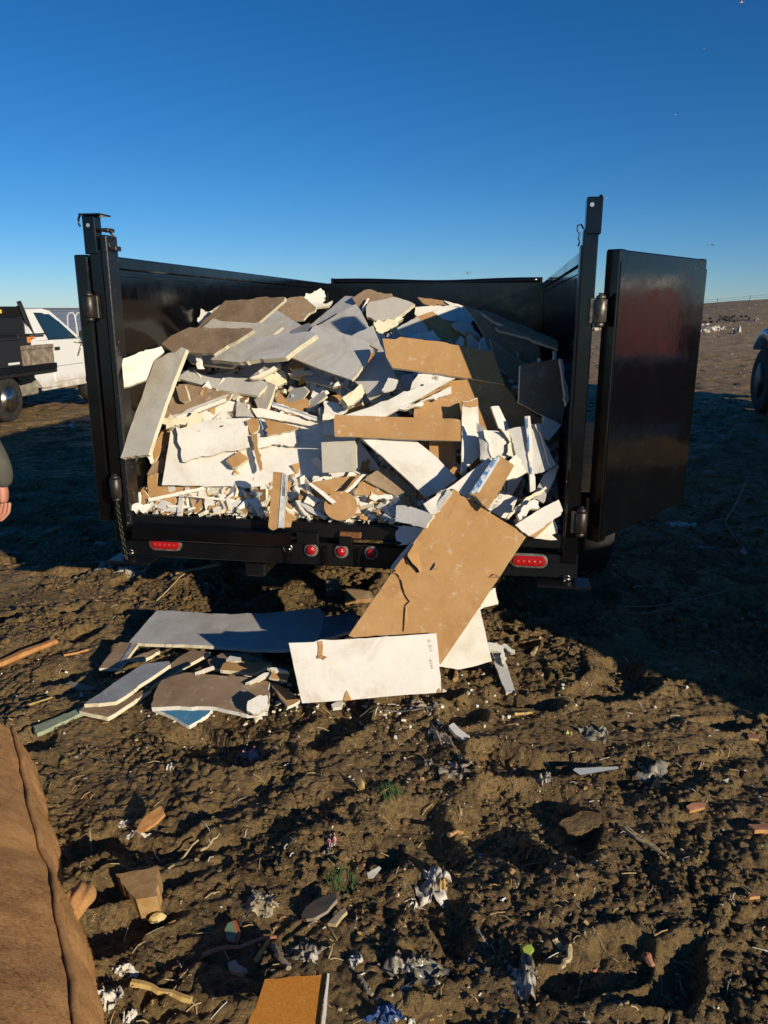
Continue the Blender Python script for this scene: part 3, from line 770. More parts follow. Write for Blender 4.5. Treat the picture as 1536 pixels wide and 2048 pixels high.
    ('square drywall panel standing in shade by the right wall', 'drywall heaped in the trailer', 'dull', 'gray', 'gypsum', 0.017, 0.0030, (0.2326, -0.9327, 0.2756), [(0.625, 3.583, 1.440), (0.721, 3.612, 1.457), (0.822, 3.640, 1.466), (0.851, 3.607, 1.330), (0.828, 3.555, 1.172), (0.711, 3.542, 1.229), (0.618, 3.533, 1.277)], []),
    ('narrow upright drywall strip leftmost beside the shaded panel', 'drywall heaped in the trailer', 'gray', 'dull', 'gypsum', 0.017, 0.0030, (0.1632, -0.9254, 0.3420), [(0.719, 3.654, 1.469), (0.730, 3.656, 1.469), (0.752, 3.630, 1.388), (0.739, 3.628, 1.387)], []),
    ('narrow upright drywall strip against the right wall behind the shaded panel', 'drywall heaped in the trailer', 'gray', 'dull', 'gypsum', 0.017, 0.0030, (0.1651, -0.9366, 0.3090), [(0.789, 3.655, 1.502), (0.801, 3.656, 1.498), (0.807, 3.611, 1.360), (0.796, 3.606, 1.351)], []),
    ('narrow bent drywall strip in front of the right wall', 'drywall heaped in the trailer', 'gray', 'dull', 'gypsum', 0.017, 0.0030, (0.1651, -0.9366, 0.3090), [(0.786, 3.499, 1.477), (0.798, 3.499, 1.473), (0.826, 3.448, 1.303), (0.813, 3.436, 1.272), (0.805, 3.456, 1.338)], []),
    ('broad brown drywall sheet partly in shade behind the upright white strip', 'drywall heaped in the trailer', 'brown', 'gray', 'gypsum', 0.017, 0.0030, (0.0319, -0.9130, 0.4067), [(0.145, 3.642, 1.250), (0.207, 3.670, 1.308), (0.324, 3.698, 1.361), (0.410, 3.705, 1.370), (0.580, 3.696, 1.336), (0.644, 3.660, 1.252), (0.762, 3.627, 1.167), (0.767, 3.601, 1.109), (0.481, 3.582, 1.089), (0.129, 3.580, 1.113)], []),
    ('cream drywall rectangle jutting from the left wall', 'drywall heaped in the trailer', 'ivory', 'dull', 'gypsum', 0.017, 0.0020, (0.3591, -0.8066, 0.4695), [(-1.210, 3.607, 1.468), (-1.120, 3.666, 1.501), (-1.050, 3.708, 1.520), (-1.037, 3.701, 1.496), (-1.078, 3.660, 1.457), (-1.101, 3.600, 1.373), (-1.176, 3.552, 1.347), (-1.189, 3.545, 1.346)], []),
    ('brown drywall sheet in the hollow of the left middle', 'drywall heaped in the trailer', 'dull', 'gray', 'gypsum', 0.017, 0.0030, (-0.1180, -0.8398, 0.5299), [(-1.151, 3.971, 1.119), (-1.111, 4.043, 1.242), (-1.080, 4.082, 1.309), (-1.027, 4.074, 1.310), (-0.787, 4.013, 1.266), (-0.800, 3.997, 1.237), (-1.014, 3.983, 1.168), (-1.130, 3.966, 1.115)], []),
    ('small brown drywall block standing in the left hollow', 'drywall heaped in the trailer', 'dull', 'gray', 'gypsum', 0.030, 0.0030, (-0.1586, -0.8997, 0.4067), [(-1.081, 4.021, 1.300), (-1.044, 4.021, 1.313), (-1.032, 4.018, 1.310), (-1.005, 3.980, 1.238), (-1.040, 3.980, 1.224), (-1.055, 3.986, 1.232)], []),
    ('brown drywall piece in the dark hollow at the heap centre', 'drywall heaped in the trailer', 'brown', 'gray', 'gypsum', 0.017, 0.0030, (0.0000, -0.8660, 0.5000), [(-0.559, 4.036, 1.289), (-0.525, 4.016, 1.253), (-0.488, 3.998, 1.223), (-0.398, 4.009, 1.242), (-0.379, 3.980, 1.192), (-0.322, 3.964, 1.164), (-0.326, 3.944, 1.129), (-0.441, 3.967, 1.169), (-0.554, 3.991, 1.211)], []),
    ('grey drywall shard under the rounded panel on the left', 'drywall heaped in the trailer', 'dull', 'gray', 'gypsum', 0.017, 0.0030, (-0.2418, -0.6645, 0.7071), [(-0.552, 4.183, 1.376), (-0.533, 4.202, 1.400), (-0.479, 4.194, 1.411), (-0.421, 4.159, 1.398), (-0.390, 4.128, 1.380), (-0.431, 4.112, 1.351), (-0.506, 4.142, 1.353)], []),
    ('white edge sliver beneath the rounded grey panel', 'drywall heaped in the trailer', 'ivory', 'dull', 'gypsum', 0.017, 0.0030, (0.0886, -0.8434, 0.5299), [(-0.504, 4.084, 1.363), (-0.449, 4.098, 1.375), (-0.388, 4.105, 1.377), (-0.373, 4.095, 1.358), (-0.428, 4.091, 1.360), (-0.484, 4.081, 1.354)], []),
    ('small brown offcut resting under the rounded grey panel', 'drywall heaped in the trailer', 'brown', 'gray', 'gypsum', 0.030, 0.0030, (-0.0856, -0.8147, 0.5736), [(-0.502, 4.121, 1.398), (-0.464, 4.129, 1.415), (-0.422, 4.116, 1.404), (-0.429, 4.106, 1.389), (-0.486, 4.107, 1.382)], []),
    ('grey arched drywall sheet over the dark hollow', 'drywall heaped in the trailer', 'gray', 'dull', 'gypsum', 0.017, 0.0030, (-0.2198, -0.6040, 0.7660), [(-0.509, 4.160, 1.342), (-0.450, 4.147, 1.349), (-0.391, 4.125, 1.348), (-0.304, 4.075, 1.334), (-0.241, 4.040, 1.324), (-0.276, 4.024, 1.302), (-0.366, 4.078, 1.318), (-0.442, 4.120, 1.329)], []),
    ('crumbled white chunk at the end of the arched sheet', 'drywall heaped in the trailer', 'gypsum_white', 'dull', 'gypsum', 0.030, 0.0120, (0.1801, -0.8471, 0.5000), [(-0.268, 3.989, 1.316), (-0.234, 4.004, 1.330), (-0.189, 4.014, 1.330), (-0.180, 4.007, 1.315), (-0.219, 3.993, 1.305), (-0.258, 3.983, 1.302)], []),
    ('grey drywall slat pointing up left of the centre hollow', 'drywall heaped in the trailer', 'gray', 'dull', 'gypsum', 0.017, 0.0030, (-0.2825, -0.6346, 0.7193), [(-0.782, 4.197, 1.342), (-0.781, 4.228, 1.370), (-0.673, 4.224, 1.409), (-0.561, 4.179, 1.413), (-0.554, 4.164, 1.403), (-0.718, 4.157, 1.332)], []),
    ('cream drywall slat lying over the grey slat at left of centre', 'drywall heaped in the trailer', 'ivory', 'dull', 'gypsum', 0.020, 0.0030, (0.0856, -0.8147, 0.5736), [(-0.704, 4.078, 1.339), (-0.551, 4.144, 1.409), (-0.548, 4.132, 1.392), (-0.654, 4.082, 1.337)], []),
    ('broken cream drywall edge left of the hollow', 'drywall heaped in the trailer', 'gypsum', 'dull', 'gypsum', 0.025, 0.0120, (0.1473, -0.8352, 0.5299), [(-0.664, 4.113, 1.330), (-0.554, 4.164, 1.380), (-0.512, 4.141, 1.333), (-0.514, 4.127, 1.311), (-0.566, 4.111, 1.300), (-0.634, 4.118, 1.330)], []),
    ('lilac grey drywall plank crossing the left middle', 'drywall heaped in the trailer', 'gray', 'dull', 'gypsum', 0.017, 0.0020, (-0.1619, -0.6493, 0.7431), [(-1.114, 4.217, 1.324), (-1.101, 4.259, 1.364), (-1.048, 4.251, 1.368), (-0.973, 4.208, 1.347), (-0.923, 4.195, 1.346), (-0.891, 4.198, 1.356), (-0.746, 4.143, 1.340), (-0.603, 4.084, 1.319), (-0.663, 4.029, 1.258), (-0.854, 4.099, 1.277)], []),
    ('beige folded drywall corner standing at the plank end', 'drywall heaped in the trailer', 'beige', 'dull', 'gypsum', 0.020, 0.0030, (-0.5026, -0.7451, 0.4384), [(-0.687, 4.085, 1.230), (-0.646, 4.081, 1.272), (-0.603, 4.079, 1.318), (-0.564, 4.045, 1.305), (-0.582, 4.027, 1.252), (-0.622, 3.998, 1.157), (-0.642, 4.008, 1.152)], []),
    ('white drywall slice with ragged top left of the folded corner', 'drywall heaped in the trailer', 'white', 'dull', 'gypsum', 0.017, 0.0040, (0.0867, -0.8245, 0.5592), [(-1.001, 4.010, 1.159), (-0.924, 4.037, 1.186), (-0.821, 4.074, 1.224), (-0.754, 4.070, 1.208), (-0.722, 4.052, 1.177), (-0.685, 4.035, 1.146), (-0.866, 3.986, 1.102), (-0.940, 3.968, 1.087), (-0.954, 3.996, 1.131)], []),
    ('drywall edge strip with grey corner tape at the left middle', 'drywall heaped in the trailer', 'gray', 'dull', 'gypsum', 0.012, 0.0030, (0.0000, -0.8660, 0.5000), [(-1.120, 3.931, 1.148), (-0.977, 3.963, 1.204), (-0.829, 3.994, 1.258), (-0.804, 3.998, 1.265), (-0.821, 3.989, 1.248), (-1.034, 3.939, 1.163), (-1.112, 3.927, 1.141)], []),
    ('cream drywall edge strip below the grey taped strip', 'drywall heaped in the trailer', 'ivory', 'dull', 'gypsum', 0.020, 0.0030, (0.1229, -0.8744, 0.4695), [(-1.099, 3.881, 1.145), (-0.968, 3.924, 1.191), (-0.813, 3.976, 1.247), (-0.813, 3.967, 1.230), (-0.948, 3.922, 1.182), (-1.089, 3.878, 1.137)], []),
    ('crumbled gypsum lump at the foot of the taped strip', 'drywall heaped in the trailer', 'gypsum', 'dull', 'gypsum', 0.035, 0.0160, (0.0923, -0.8781, 0.4695), [(-1.109, 3.827, 1.138), (-1.049, 3.843, 1.158), (-0.965, 3.866, 1.184), (-0.920, 3.870, 1.182), (-0.909, 3.847, 1.137), (-0.909, 3.836, 1.117), (-0.950, 3.822, 1.097), (-0.986, 3.842, 1.143), (-1.047, 3.830, 1.132), (-1.089, 3.817, 1.115)], []),
    ('brown drywall wedge below the leaning beige board', 'drywall heaped in the trailer', 'brown', 'gray', 'gypsum', 0.017, 0.0030, (0.0000, -0.8660, 0.5000), [(-1.180, 3.809, 0.980), (-1.122, 3.880, 1.103), (-1.070, 3.884, 1.110), (-1.096, 3.840, 1.034), (-1.155, 3.791, 0.949)], []),
    ('long beige drywall board leaning out over the left corner', 'drywall heaped in the trailer', 'beige', 'dull', 'gypsum', 0.022, 0.0030, (-0.3796, -0.7784, 0.5000), [(-1.231, 3.530, 1.024), (-1.209, 3.566, 1.096), (-1.156, 3.648, 1.264), (-1.102, 3.743, 1.453), (-1.034, 3.734, 1.491), (-0.992, 3.716, 1.496), (-0.962, 3.717, 1.519), (-0.934, 3.698, 1.510), (-0.963, 3.658, 1.427), (-1.002, 3.599, 1.306), (-1.079, 3.471, 1.046)], []),
    ('white drywall chip under the foot of the beige board', 'drywall heaped in the trailer', 'ivory', 'dull', 'gypsum', 0.017, 0.0030, (0.1533, -0.8695, 0.4695), [(-1.181, 3.778, 0.981), (-1.156, 3.788, 0.992), (-1.149, 3.771, 0.958), (-1.160, 3.762, 0.945)], []),
    ('dark drywall piece in the gap by the left wall', 'drywall heaped in the trailer', 'dull', 'gray', 'gypsum', 0.017, 0.0030, (0.0000, -0.8660, 0.5000), [(-1.186, 3.763, 0.890), (-1.161, 3.790, 0.937), (-1.112, 3.807, 0.967), (-1.097, 3.776, 0.913), (-1.132, 3.766, 0.895), (-1.162, 3.756, 0.878)], []),
    ('large white drywall sheet across the lower middle of the heap', 'drywall heaped in the trailer', 'white', 'dull', 'gypsum', 0.017, 0.0020, (0.0000, -0.8829, 0.4695), [(-1.086, 3.667, 0.859), (-1.059, 3.798, 1.104), (-0.868, 3.825, 1.155), (-0.420, 3.837, 1.178), (-0.194, 3.819, 1.143), (-0.106, 3.764, 1.040), (-0.017, 3.707, 0.933), (-0.191, 3.691, 0.904), (-0.323, 3.678, 0.879), (-0.565, 3.665, 0.854), (-0.826, 3.665, 0.854)], []),
    ('shaded slate sheet standing behind the square grey panel', 'drywall heaped in the trailer', 'white', 'dull', 'gypsum', 0.017, 0.0030, (-0.0627, -0.8966, 0.4384), [(-0.300, 3.811, 1.185), (-0.296, 3.842, 1.249), (-0.230, 3.829, 1.233), (-0.177, 3.817, 1.215), (-0.200, 3.800, 1.177), (-0.233, 3.760, 1.090), (-0.306, 3.767, 1.094)], []),
    ('white drywall strip with torn right end on the lower middle', 'drywall heaped in the trailer', 'white', 'dull', 'gypsum', 0.017, 0.0060, (0.0923, -0.8781, 0.4695), [(-0.624, 3.733, 1.073), (-0.550, 3.753, 1.096), (-0.413, 3.784, 1.126), (-0.428, 3.772, 1.108), (-0.430, 3.754, 1.074), (-0.439, 3.734, 1.039), (-0.515, 3.733, 1.051), (-0.618, 3.712, 1.033)], []),
    ('brown drywall triangle between the white strips at centre left', 'drywall heaped in the trailer', 'brown', 'gray', 'gypsum', 0.017, 0.0030, (0.0000, -0.8480, 0.5299), [(-0.586, 3.773, 1.166), (-0.501, 3.763, 1.150), (-0.414, 3.749, 1.128), (-0.456, 3.740, 1.113), (-0.561, 3.729, 1.095)], []),
    ('white drywall strip with metal corner bead across the centre', 'drywall heaped in the trailer', 'white', 'dull', 'gypsum', 0.012, 0.0030, (0.0604, -0.8639, 0.5000), [(-0.561, 3.841, 1.246), (-0.483, 3.833, 1.223), (-0.318, 3.812, 1.166), (-0.318, 3.804, 1.153), (-0.346, 3.804, 1.156), (-0.555, 3.826, 1.219)], [('tape_gray', [(-0.556, 3.839, 1.242), (-0.483, 3.831, 1.218), (-0.320, 3.810, 1.163), (-0.321, 3.807, 1.158), (-0.483, 3.827, 1.212), (-0.556, 3.833, 1.230)])]),
    ('thin white drywall slat under the corner bead strip', 'drywall heaped in the trailer', 'ivory', 'dull', 'gypsum', 0.016, 0.0030, (0.0905, -0.8613, 0.5000), [(-0.657, 3.807, 1.217), (-0.587, 3.811, 1.211), (-0.481, 3.807, 1.185), (-0.369, 3.797, 1.149), (-0.370, 3.787, 1.131), (-0.490, 3.789, 1.156), (-0.628, 3.787, 1.177)], []),
    ('white drywall strip with torn blue paper tape', 'drywall heaped in the trailer', 'white', 'dull', 'gypsum', 0.012, 0.0030, (0.0616, -0.8808, 0.4695), [(-0.620, 3.807, 1.163), (-0.595, 3.807, 1.160), (-0.565, 3.773, 1.092), (-0.593, 3.765, 1.082)], [('tape_blue', [(-0.619, 3.805, 1.161), (-0.606, 3.806, 1.160), (-0.585, 3.770, 1.091), (-0.592, 3.766, 1.084)])]),
    ('ragged white drywall sheet with broken left end at lower left', 'drywall heaped in the trailer', 'white', 'dull', 'gypsum', 0.020, 0.0070, (0.0319, -0.9130, 0.4067), [(-1.025, 3.763, 1.135), (-0.982, 3.747, 1.095), (-0.890, 3.758, 1.114), (-0.705, 3.783, 1.154), (-0.673, 3.769, 1.120), (-0.674, 3.752, 1.084), (-0.651, 3.731, 1.034), (-0.815, 3.713, 1.006), (-0.984, 3.692, 0.972), (-1.004, 3.724, 1.045), (-1.012, 3.739, 1.081)], []),
    ('small brown drywall chip above the splintered stick', 'drywall heaped in the trailer', 'brown', 'gray', 'gypsum', 0.017, 0.0030, (-0.0939, -0.8939, 0.4384), [(-0.685, 3.799, 1.156), (-0.655, 3.800, 1.164), (-0.627, 3.798, 1.167), (-0.615, 3.782, 1.136), (-0.619, 3.772, 1.115), (-0.653, 3.765, 1.094), (-0.665, 3.773, 1.108)], []),
    ('splintered brown drywall stick hanging over the white sheet', 'drywall heaped in the trailer', 'brown', 'gray', 'gypsum', 0.014, 0.0050, (-0.1899, -0.8936, 0.4067), [(-0.652, 3.726, 1.095), (-0.618, 3.723, 1.104), (-0.610, 3.692, 1.039), (-0.586, 3.644, 0.944), (-0.599, 3.640, 0.931), (-0.623, 3.678, 1.003)], []),
    ('short brown drywall block lying on the white sheet', 'drywall heaped in the trailer', 'brown', 'gray', 'gypsum', 0.030, 0.0030, (0.0867, -0.8245, 0.5592), [(-0.768, 3.675, 0.979), (-0.708, 3.708, 1.019), (-0.661, 3.691, 0.986), (-0.712, 3.663, 0.953), (-0.735, 3.658, 0.949)], []),
    ('square pale grey drywall panel standing in the middle front', 'drywall heaped in the trailer', 'beige', 'dull', 'gypsum', 0.012, 0.0010, (-0.2621, -0.9142, 0.3090), [(-0.297, 3.601, 1.081), (-0.218, 3.581, 1.089), (-0.139, 3.560, 1.095), (-0.129, 3.550, 1.072), (-0.127, 3.518, 0.978), (-0.143, 3.515, 0.957), (-0.290, 3.553, 0.945)], []),
    ('cream fibre drywall block at the tip of the rounded panel', 'drywall heaped in the trailer', 'gypsum', 'dull', 'gypsum', 0.050, 0.0040, (0.2962, -0.8138, 0.5000), [(-0.200, 3.737, 1.276), (-0.113, 3.805, 1.335), (-0.092, 3.788, 1.296), (-0.105, 3.770, 1.274), (-0.173, 3.721, 1.234)], []),
    ('cream broken drywall edge beside the printed boards', 'drywall heaped in the trailer', 'gypsum', 'dull', 'gypsum', 0.030, 0.0080, (0.1504, -0.8529, 0.5000), [(-0.069, 3.900, 1.220), (0.040, 3.944, 1.263), (0.141, 3.982, 1.298), (0.157, 3.975, 1.280), (0.040, 3.932, 1.243), (-0.053, 3.899, 1.214)], []),
    ('grey folded paper flap under the curling sheet', 'drywall heaped in the trailer', 'gray', 'dull', 'gypsum', 0.008, 0.0030, (0.3830, -0.6634, 0.6428), [(0.043, 3.849, 1.401), (0.080, 3.803, 1.332), (0.048, 3.763, 1.310), (0.003, 3.731, 1.303), (-0.011, 3.731, 1.311)], []),
    ('white drywall scrap beside the folded paper flap', 'drywall heaped in the trailer', 'white', 'dull', 'gypsum', 0.017, 0.0030, (-0.0846, -0.8046, 0.5878), [(0.064, 4.033, 1.360), (0.140, 4.028, 1.364), (0.176, 3.993, 1.322), (0.140, 3.972, 1.289), (0.091, 3.990, 1.306)], []),
    ('layered broken gypsum pieces under the pale slab stack', 'drywall heaped in the trailer', 'gypsum', 'dull', 'gypsum', 0.040, 0.0120, (0.1504, -0.8529, 0.5000), [(-0.058, 4.457, 1.623), (-0.002, 4.463, 1.616), (0.074, 4.493, 1.644), (0.083, 4.475, 1.611), (-0.018, 4.418, 1.544), (-0.043, 4.430, 1.572)], []),
    ('upper white drywall board with brown printed end', 'drywall heaped in the trailer', 'white', 'dull', 'gypsum', 0.017, 0.0030, (0.0616, -0.8808, 0.4695), [(0.134, 3.683, 1.353), (0.165, 3.706, 1.393), (0.247, 3.709, 1.387), (0.342, 3.710, 1.377), (0.316, 3.698, 1.358), (0.207, 3.670, 1.320), (0.122, 3.659, 1.310)], [('print_brown', [(0.243, 3.704, 1.378), (0.261, 3.706, 1.380), (0.257, 3.696, 1.361), (0.246, 3.696, 1.363)])]),
    ('white drywall plank with upside down printing at its right end', 'drywall heaped in the trailer', 'white', 'dull', 'gypsum', 0.017, 0.0030, (0.0923, -0.8781, 0.4695), [(0.113, 3.592, 1.247), (0.205, 3.624, 1.290), (0.318, 3.662, 1.338), (0.319, 3.645, 1.307), (0.205, 3.619, 1.280), (0.128, 3.598, 1.256)], []),
    ('long white drywall plank slanting up behind the brown plank', 'drywall heaped in the trailer', 'white', 'dull', 'gypsum', 0.017, 0.0030, (0.0616, -0.8808, 0.4695), [(-0.190, 3.560, 1.215), (-0.054, 3.591, 1.255), (0.113, 3.635, 1.316), (0.160, 3.650, 1.337), (0.338, 3.684, 1.377), (0.174, 3.626, 1.290), (0.006, 3.570, 1.208), (-0.099, 3.555, 1.193)], []),
    ('white drywall strip with red edge behind the brown plank', 'drywall heaped in the trailer', 'white', 'dull', 'gypsum', 0.020, 0.0030, (0.1205, -0.8576, 0.5000), [(0.067, 3.589, 1.242), (0.113, 3.606, 1.258), (0.182, 3.623, 1.272), (0.186, 3.615, 1.257), (0.097, 3.590, 1.235)], []),
    ('white corner of drywall left of the brown plank', 'drywall heaped in the trailer', 'ivory', 'dull', 'gypsum', 0.017, 0.0030, (0.1229, -0.8744, 0.4695), [(-0.301, 3.779, 1.191), (-0.276, 3.784, 1.196), (-0.244, 3.778, 1.175), (-0.261, 3.769, 1.164), (-0.302, 3.764, 1.165)], []),
    ('brown drywall piece behind the diagonal white board', 'drywall heaped in the trailer', 'brown', 'gray', 'gypsum', 0.017, 0.0030, (0.0000, -0.8988, 0.4384), [(0.215, 3.611, 1.085), (0.336, 3.611, 1.085), (0.343, 3.553, 0.966), (0.332, 3.524, 0.907), (0.214, 3.570, 1.001)], []),
    ('white diagonal drywall board running down to the right', 'drywall heaped in the trailer', 'white', 'dull', 'gypsum', 0.020, 0.0010, (0.0627, -0.8966, 0.4384), [(-0.102, 3.535, 1.107), (0.020, 3.542, 1.103), (0.148, 3.549, 1.099), (0.247, 3.519, 1.024), (0.339, 3.481, 0.933), (0.281, 3.458, 0.894), (0.195, 3.433, 0.856), (0.047, 3.486, 0.985)], []),
    ('bright upright white drywall strip right of the brown plank', 'drywall heaped in the trailer', 'ivory', 'dull', 'gypsum', 0.017, 0.0020, (0.0994, -0.9458, 0.3090), [(0.359, 3.541, 1.284), (0.388, 3.543, 1.280), (0.431, 3.553, 1.296), (0.436, 3.517, 1.184), (0.433, 3.467, 1.034), (0.386, 3.450, 0.997), (0.353, 3.436, 0.963)], [('brown', [(0.360, 3.541, 1.282), (0.388, 3.542, 1.278), (0.431, 3.552, 1.293), (0.434, 3.541, 1.260), (0.397, 3.535, 1.254), (0.360, 3.534, 1.261)])]),
    ('long brown drywall plank lying level across the front', 'drywall heaped in the trailer', 'brown', 'gray', 'gypsum', 0.020, 0.0020, (0.0000, -0.9272, 0.3746), [(-0.231, 3.527, 1.201), (-0.226, 3.535, 1.220), (0.065, 3.531, 1.211), (0.334, 3.528, 1.202), (0.356, 3.524, 1.192), (0.353, 3.489, 1.106), (0.065, 3.493, 1.116), (-0.226, 3.497, 1.126)], []),
    ('crumpled torn face paper left fold in the bundle', 'drywall heaped in the trailer', 'ivory', 'dull', 'gypsum', 0.006, 0.0040, (-0.3520, -0.8713, 0.3420), [(0.414, 3.437, 1.200), (0.455, 3.409, 1.174), (0.470, 3.375, 1.101), (0.478, 3.349, 1.044), (0.428, 3.367, 1.039), (0.425, 3.401, 1.122)], []),
    ('crumpled torn face paper centre fold in the bundle', 'drywall heaped in the trailer', 'ivory', 'dull', 'gypsum', 0.006, 0.0040, (0.1899, -0.8936, 0.4067), [(0.444, 3.390, 1.172), (0.497, 3.399, 1.167), (0.564, 3.397, 1.132), (0.570, 3.365, 1.058), (0.521, 3.350, 1.048), (0.477, 3.345, 1.058)], []),
    ('crumpled torn face paper with brown inside at right of bundle', 'drywall heaped in the trailer', 'ivory', 'dull', 'gypsum', 0.006, 0.0040, (0.5255, -0.7790, 0.3420), [(0.509, 3.359, 1.177), (0.566, 3.392, 1.163), (0.594, 3.390, 1.116), (0.604, 3.382, 1.082), (0.577, 3.352, 1.056), (0.539, 3.334, 1.073), (0.555, 3.369, 1.128)], []),
    ('grey blue drywall sheet standing in shade right of the bundle', 'drywall heaped in the trailer', 'gray', 'dull', 'gypsum', 0.017, 0.0030, (0.0982, -0.9345, 0.3420), [(0.545, 3.383, 1.176), (0.628, 3.398, 1.193), (0.672, 3.404, 1.198), (0.700, 3.406, 1.195), (0.718, 3.373, 1.099), (0.734, 3.340, 1.006), (0.700, 3.332, 0.994), (0.640, 3.323, 0.986), (0.590, 3.340, 1.046), (0.571, 3.365, 1.120)], []),
    ('torn grey drywall strip with ragged paper in the right shade', 'drywall heaped in the trailer', 'gray', 'dull', 'gypsum', 0.012, 0.0030, (0.0663, -0.9487, 0.3090), [(0.667, 3.383, 1.198), (0.692, 3.385, 1.200), (0.699, 3.369, 1.150), (0.730, 3.349, 1.083), (0.760, 3.333, 1.027), (0.735, 3.327, 1.015), (0.714, 3.346, 1.076), (0.695, 3.366, 1.143)], []),
    ('pale drywall flap beside the torn strip in the right shade', 'drywall heaped in the trailer', 'gray', 'dull', 'gypsum', 0.017, 0.0030, (0.1632, -0.9254, 0.3420), [(0.714, 3.427, 1.228), (0.754, 3.428, 1.212), (0.795, 3.427, 1.189), (0.736, 3.393, 1.127), (0.700, 3.394, 1.146)], []),
    ('narrow pale drywall slat leaning above the paper bundle', 'drywall heaped in the trailer', 'white', 'dull', 'gypsum', 0.017, 0.0030, (0.1632, -0.9254, 0.3420), [(0.485, 3.489, 1.264), (0.521, 3.497, 1.267), (0.569, 3.469, 1.169), (0.560, 3.461, 1.152), (0.519, 3.461, 1.170)], []),
    ('cream drywall fan below the paper bundle', 'drywall heaped in the trailer', 'ivory', 'dull', 'gypsum', 0.017, 0.0030, (0.2095, -0.8403, 0.5000), [(0.522, 3.251, 0.975), (0.543, 3.300, 1.049), (0.578, 3.324, 1.075), (0.627, 3.293, 1.003), (0.579, 3.269, 0.982)], []),
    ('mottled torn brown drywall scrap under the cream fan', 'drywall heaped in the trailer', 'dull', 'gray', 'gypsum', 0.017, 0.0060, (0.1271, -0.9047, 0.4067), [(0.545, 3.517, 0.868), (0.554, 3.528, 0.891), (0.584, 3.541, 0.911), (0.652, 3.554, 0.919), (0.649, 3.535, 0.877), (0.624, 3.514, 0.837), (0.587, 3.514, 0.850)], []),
    ('blue and white taped corner strip bent downward on the right', 'drywall heaped in the trailer', 'white', 'dull', 'gypsum', 0.014, 0.0030, (0.1338, -0.9519, 0.2756), [(0.620, 3.388, 1.233), (0.644, 3.391, 1.234), (0.654, 3.360, 1.121), (0.658, 3.339, 1.046), (0.668, 3.304, 0.922), (0.645, 3.297, 0.910), (0.640, 3.330, 1.024), (0.630, 3.370, 1.166)], [('tape_blue', [(0.621, 3.387, 1.232), (0.632, 3.389, 1.232), (0.638, 3.362, 1.136), (0.641, 3.347, 1.084), (0.635, 3.347, 1.087)]), ('tape_blue', [(0.640, 3.333, 1.035), (0.648, 3.335, 1.039), (0.654, 3.321, 0.986), (0.645, 3.320, 0.988)])]),
    ('slanted blue grey drywall plank at the right front', 'drywall heaped in the trailer', 'gray', 'dull', 'gypsum', 0.017, 0.0030, (-0.2434, -0.8487, 0.4695), [(0.712, 3.366, 0.970), (0.739, 3.371, 0.994), (0.774, 3.375, 1.019), (0.781, 3.369, 1.011), (0.743, 3.335, 0.931), (0.706, 3.306, 0.859), (0.681, 3.322, 0.874), (0.658, 3.329, 0.876)], []),
    ('splintered cream drywall stick crossing the right front', 'drywall heaped in the trailer', 'gypsum', 'dull', 'gypsum', 0.020, 0.0060, (0.2136, -0.8567, 0.4695), [(0.532, 3.205, 0.820), (0.573, 3.237, 0.860), (0.627, 3.269, 0.895), (0.715, 3.312, 0.933), (0.719, 3.308, 0.925), (0.634, 3.262, 0.879), (0.539, 3.202, 0.812)], []),
    ('burst drywall core with torn dark paper at the right front', 'drywall heaped in the trailer', 'gypsum_white', 'dull', 'gypsum', 0.030, 0.0160, (0.0616, -0.8808, 0.4695), [(0.574, 3.191, 0.837), (0.603, 3.213, 0.874), (0.627, 3.222, 0.889), (0.669, 3.225, 0.889), (0.652, 3.209, 0.861), (0.612, 3.189, 0.829), (0.581, 3.181, 0.818)], []),
    ('white drywall offcut with faint vertical printing', 'drywall heaped in the trailer', 'white', 'dull', 'gypsum', 0.017, 0.0030, (0.0637, -0.9113, 0.4067), [(0.467, 3.341, 0.821), (0.522, 3.374, 0.887), (0.558, 3.375, 0.882), (0.603, 3.371, 0.867), (0.578, 3.345, 0.812), (0.550, 3.329, 0.782), (0.528, 3.330, 0.787)], []),
    ('white drywall triangle at the right end of the tail', 'drywall heaped in the trailer', 'ivory', 'dull', 'gypsum', 0.017, 0.0030, (0.0994, -0.9458, 0.3090), [(0.661, 3.247, 0.715), (0.692, 3.260, 0.746), (0.754, 3.280, 0.787), (0.768, 3.273, 0.760), (0.767, 3.255, 0.704), (0.709, 3.250, 0.708)], []),
    ('tan drywall sliver over the white triangle at right tail', 'drywall heaped in the trailer', 'brown', 'gray', 'gypsum', 0.017, 0.0030, (0.0955, -0.9085, 0.4067), [(0.632, 3.221, 0.732), (0.687, 3.243, 0.769), (0.745, 3.260, 0.792), (0.704, 3.239, 0.756), (0.664, 3.221, 0.725)], []),
    ('ragged white drywall plank sloping up at the right tail', 'drywall heaped in the trailer', 'white', 'dull', 'gypsum', 0.017, 0.0040, (0.0319, -0.9130, 0.4067), [(0.571, 3.218, 0.783), (0.667, 3.246, 0.839), (0.765, 3.270, 0.885), (0.781, 3.256, 0.854), (0.775, 3.245, 0.828), (0.699, 3.219, 0.775), (0.631, 3.200, 0.738), (0.604, 3.205, 0.753)], []),
    ('white drywall sheet tucked behind the big brown sheet', 'drywall heaped in the trailer', 'white', 'dull', 'gypsum', 0.017, 0.0010, (0.0637, -0.9113, 0.4067), [(0.171, 3.231, 0.876), (0.309, 3.276, 0.954), (0.459, 3.332, 1.058), (0.492, 3.323, 1.032), (0.429, 3.269, 0.921), (0.351, 3.250, 0.890), (0.207, 3.212, 0.828)], []),
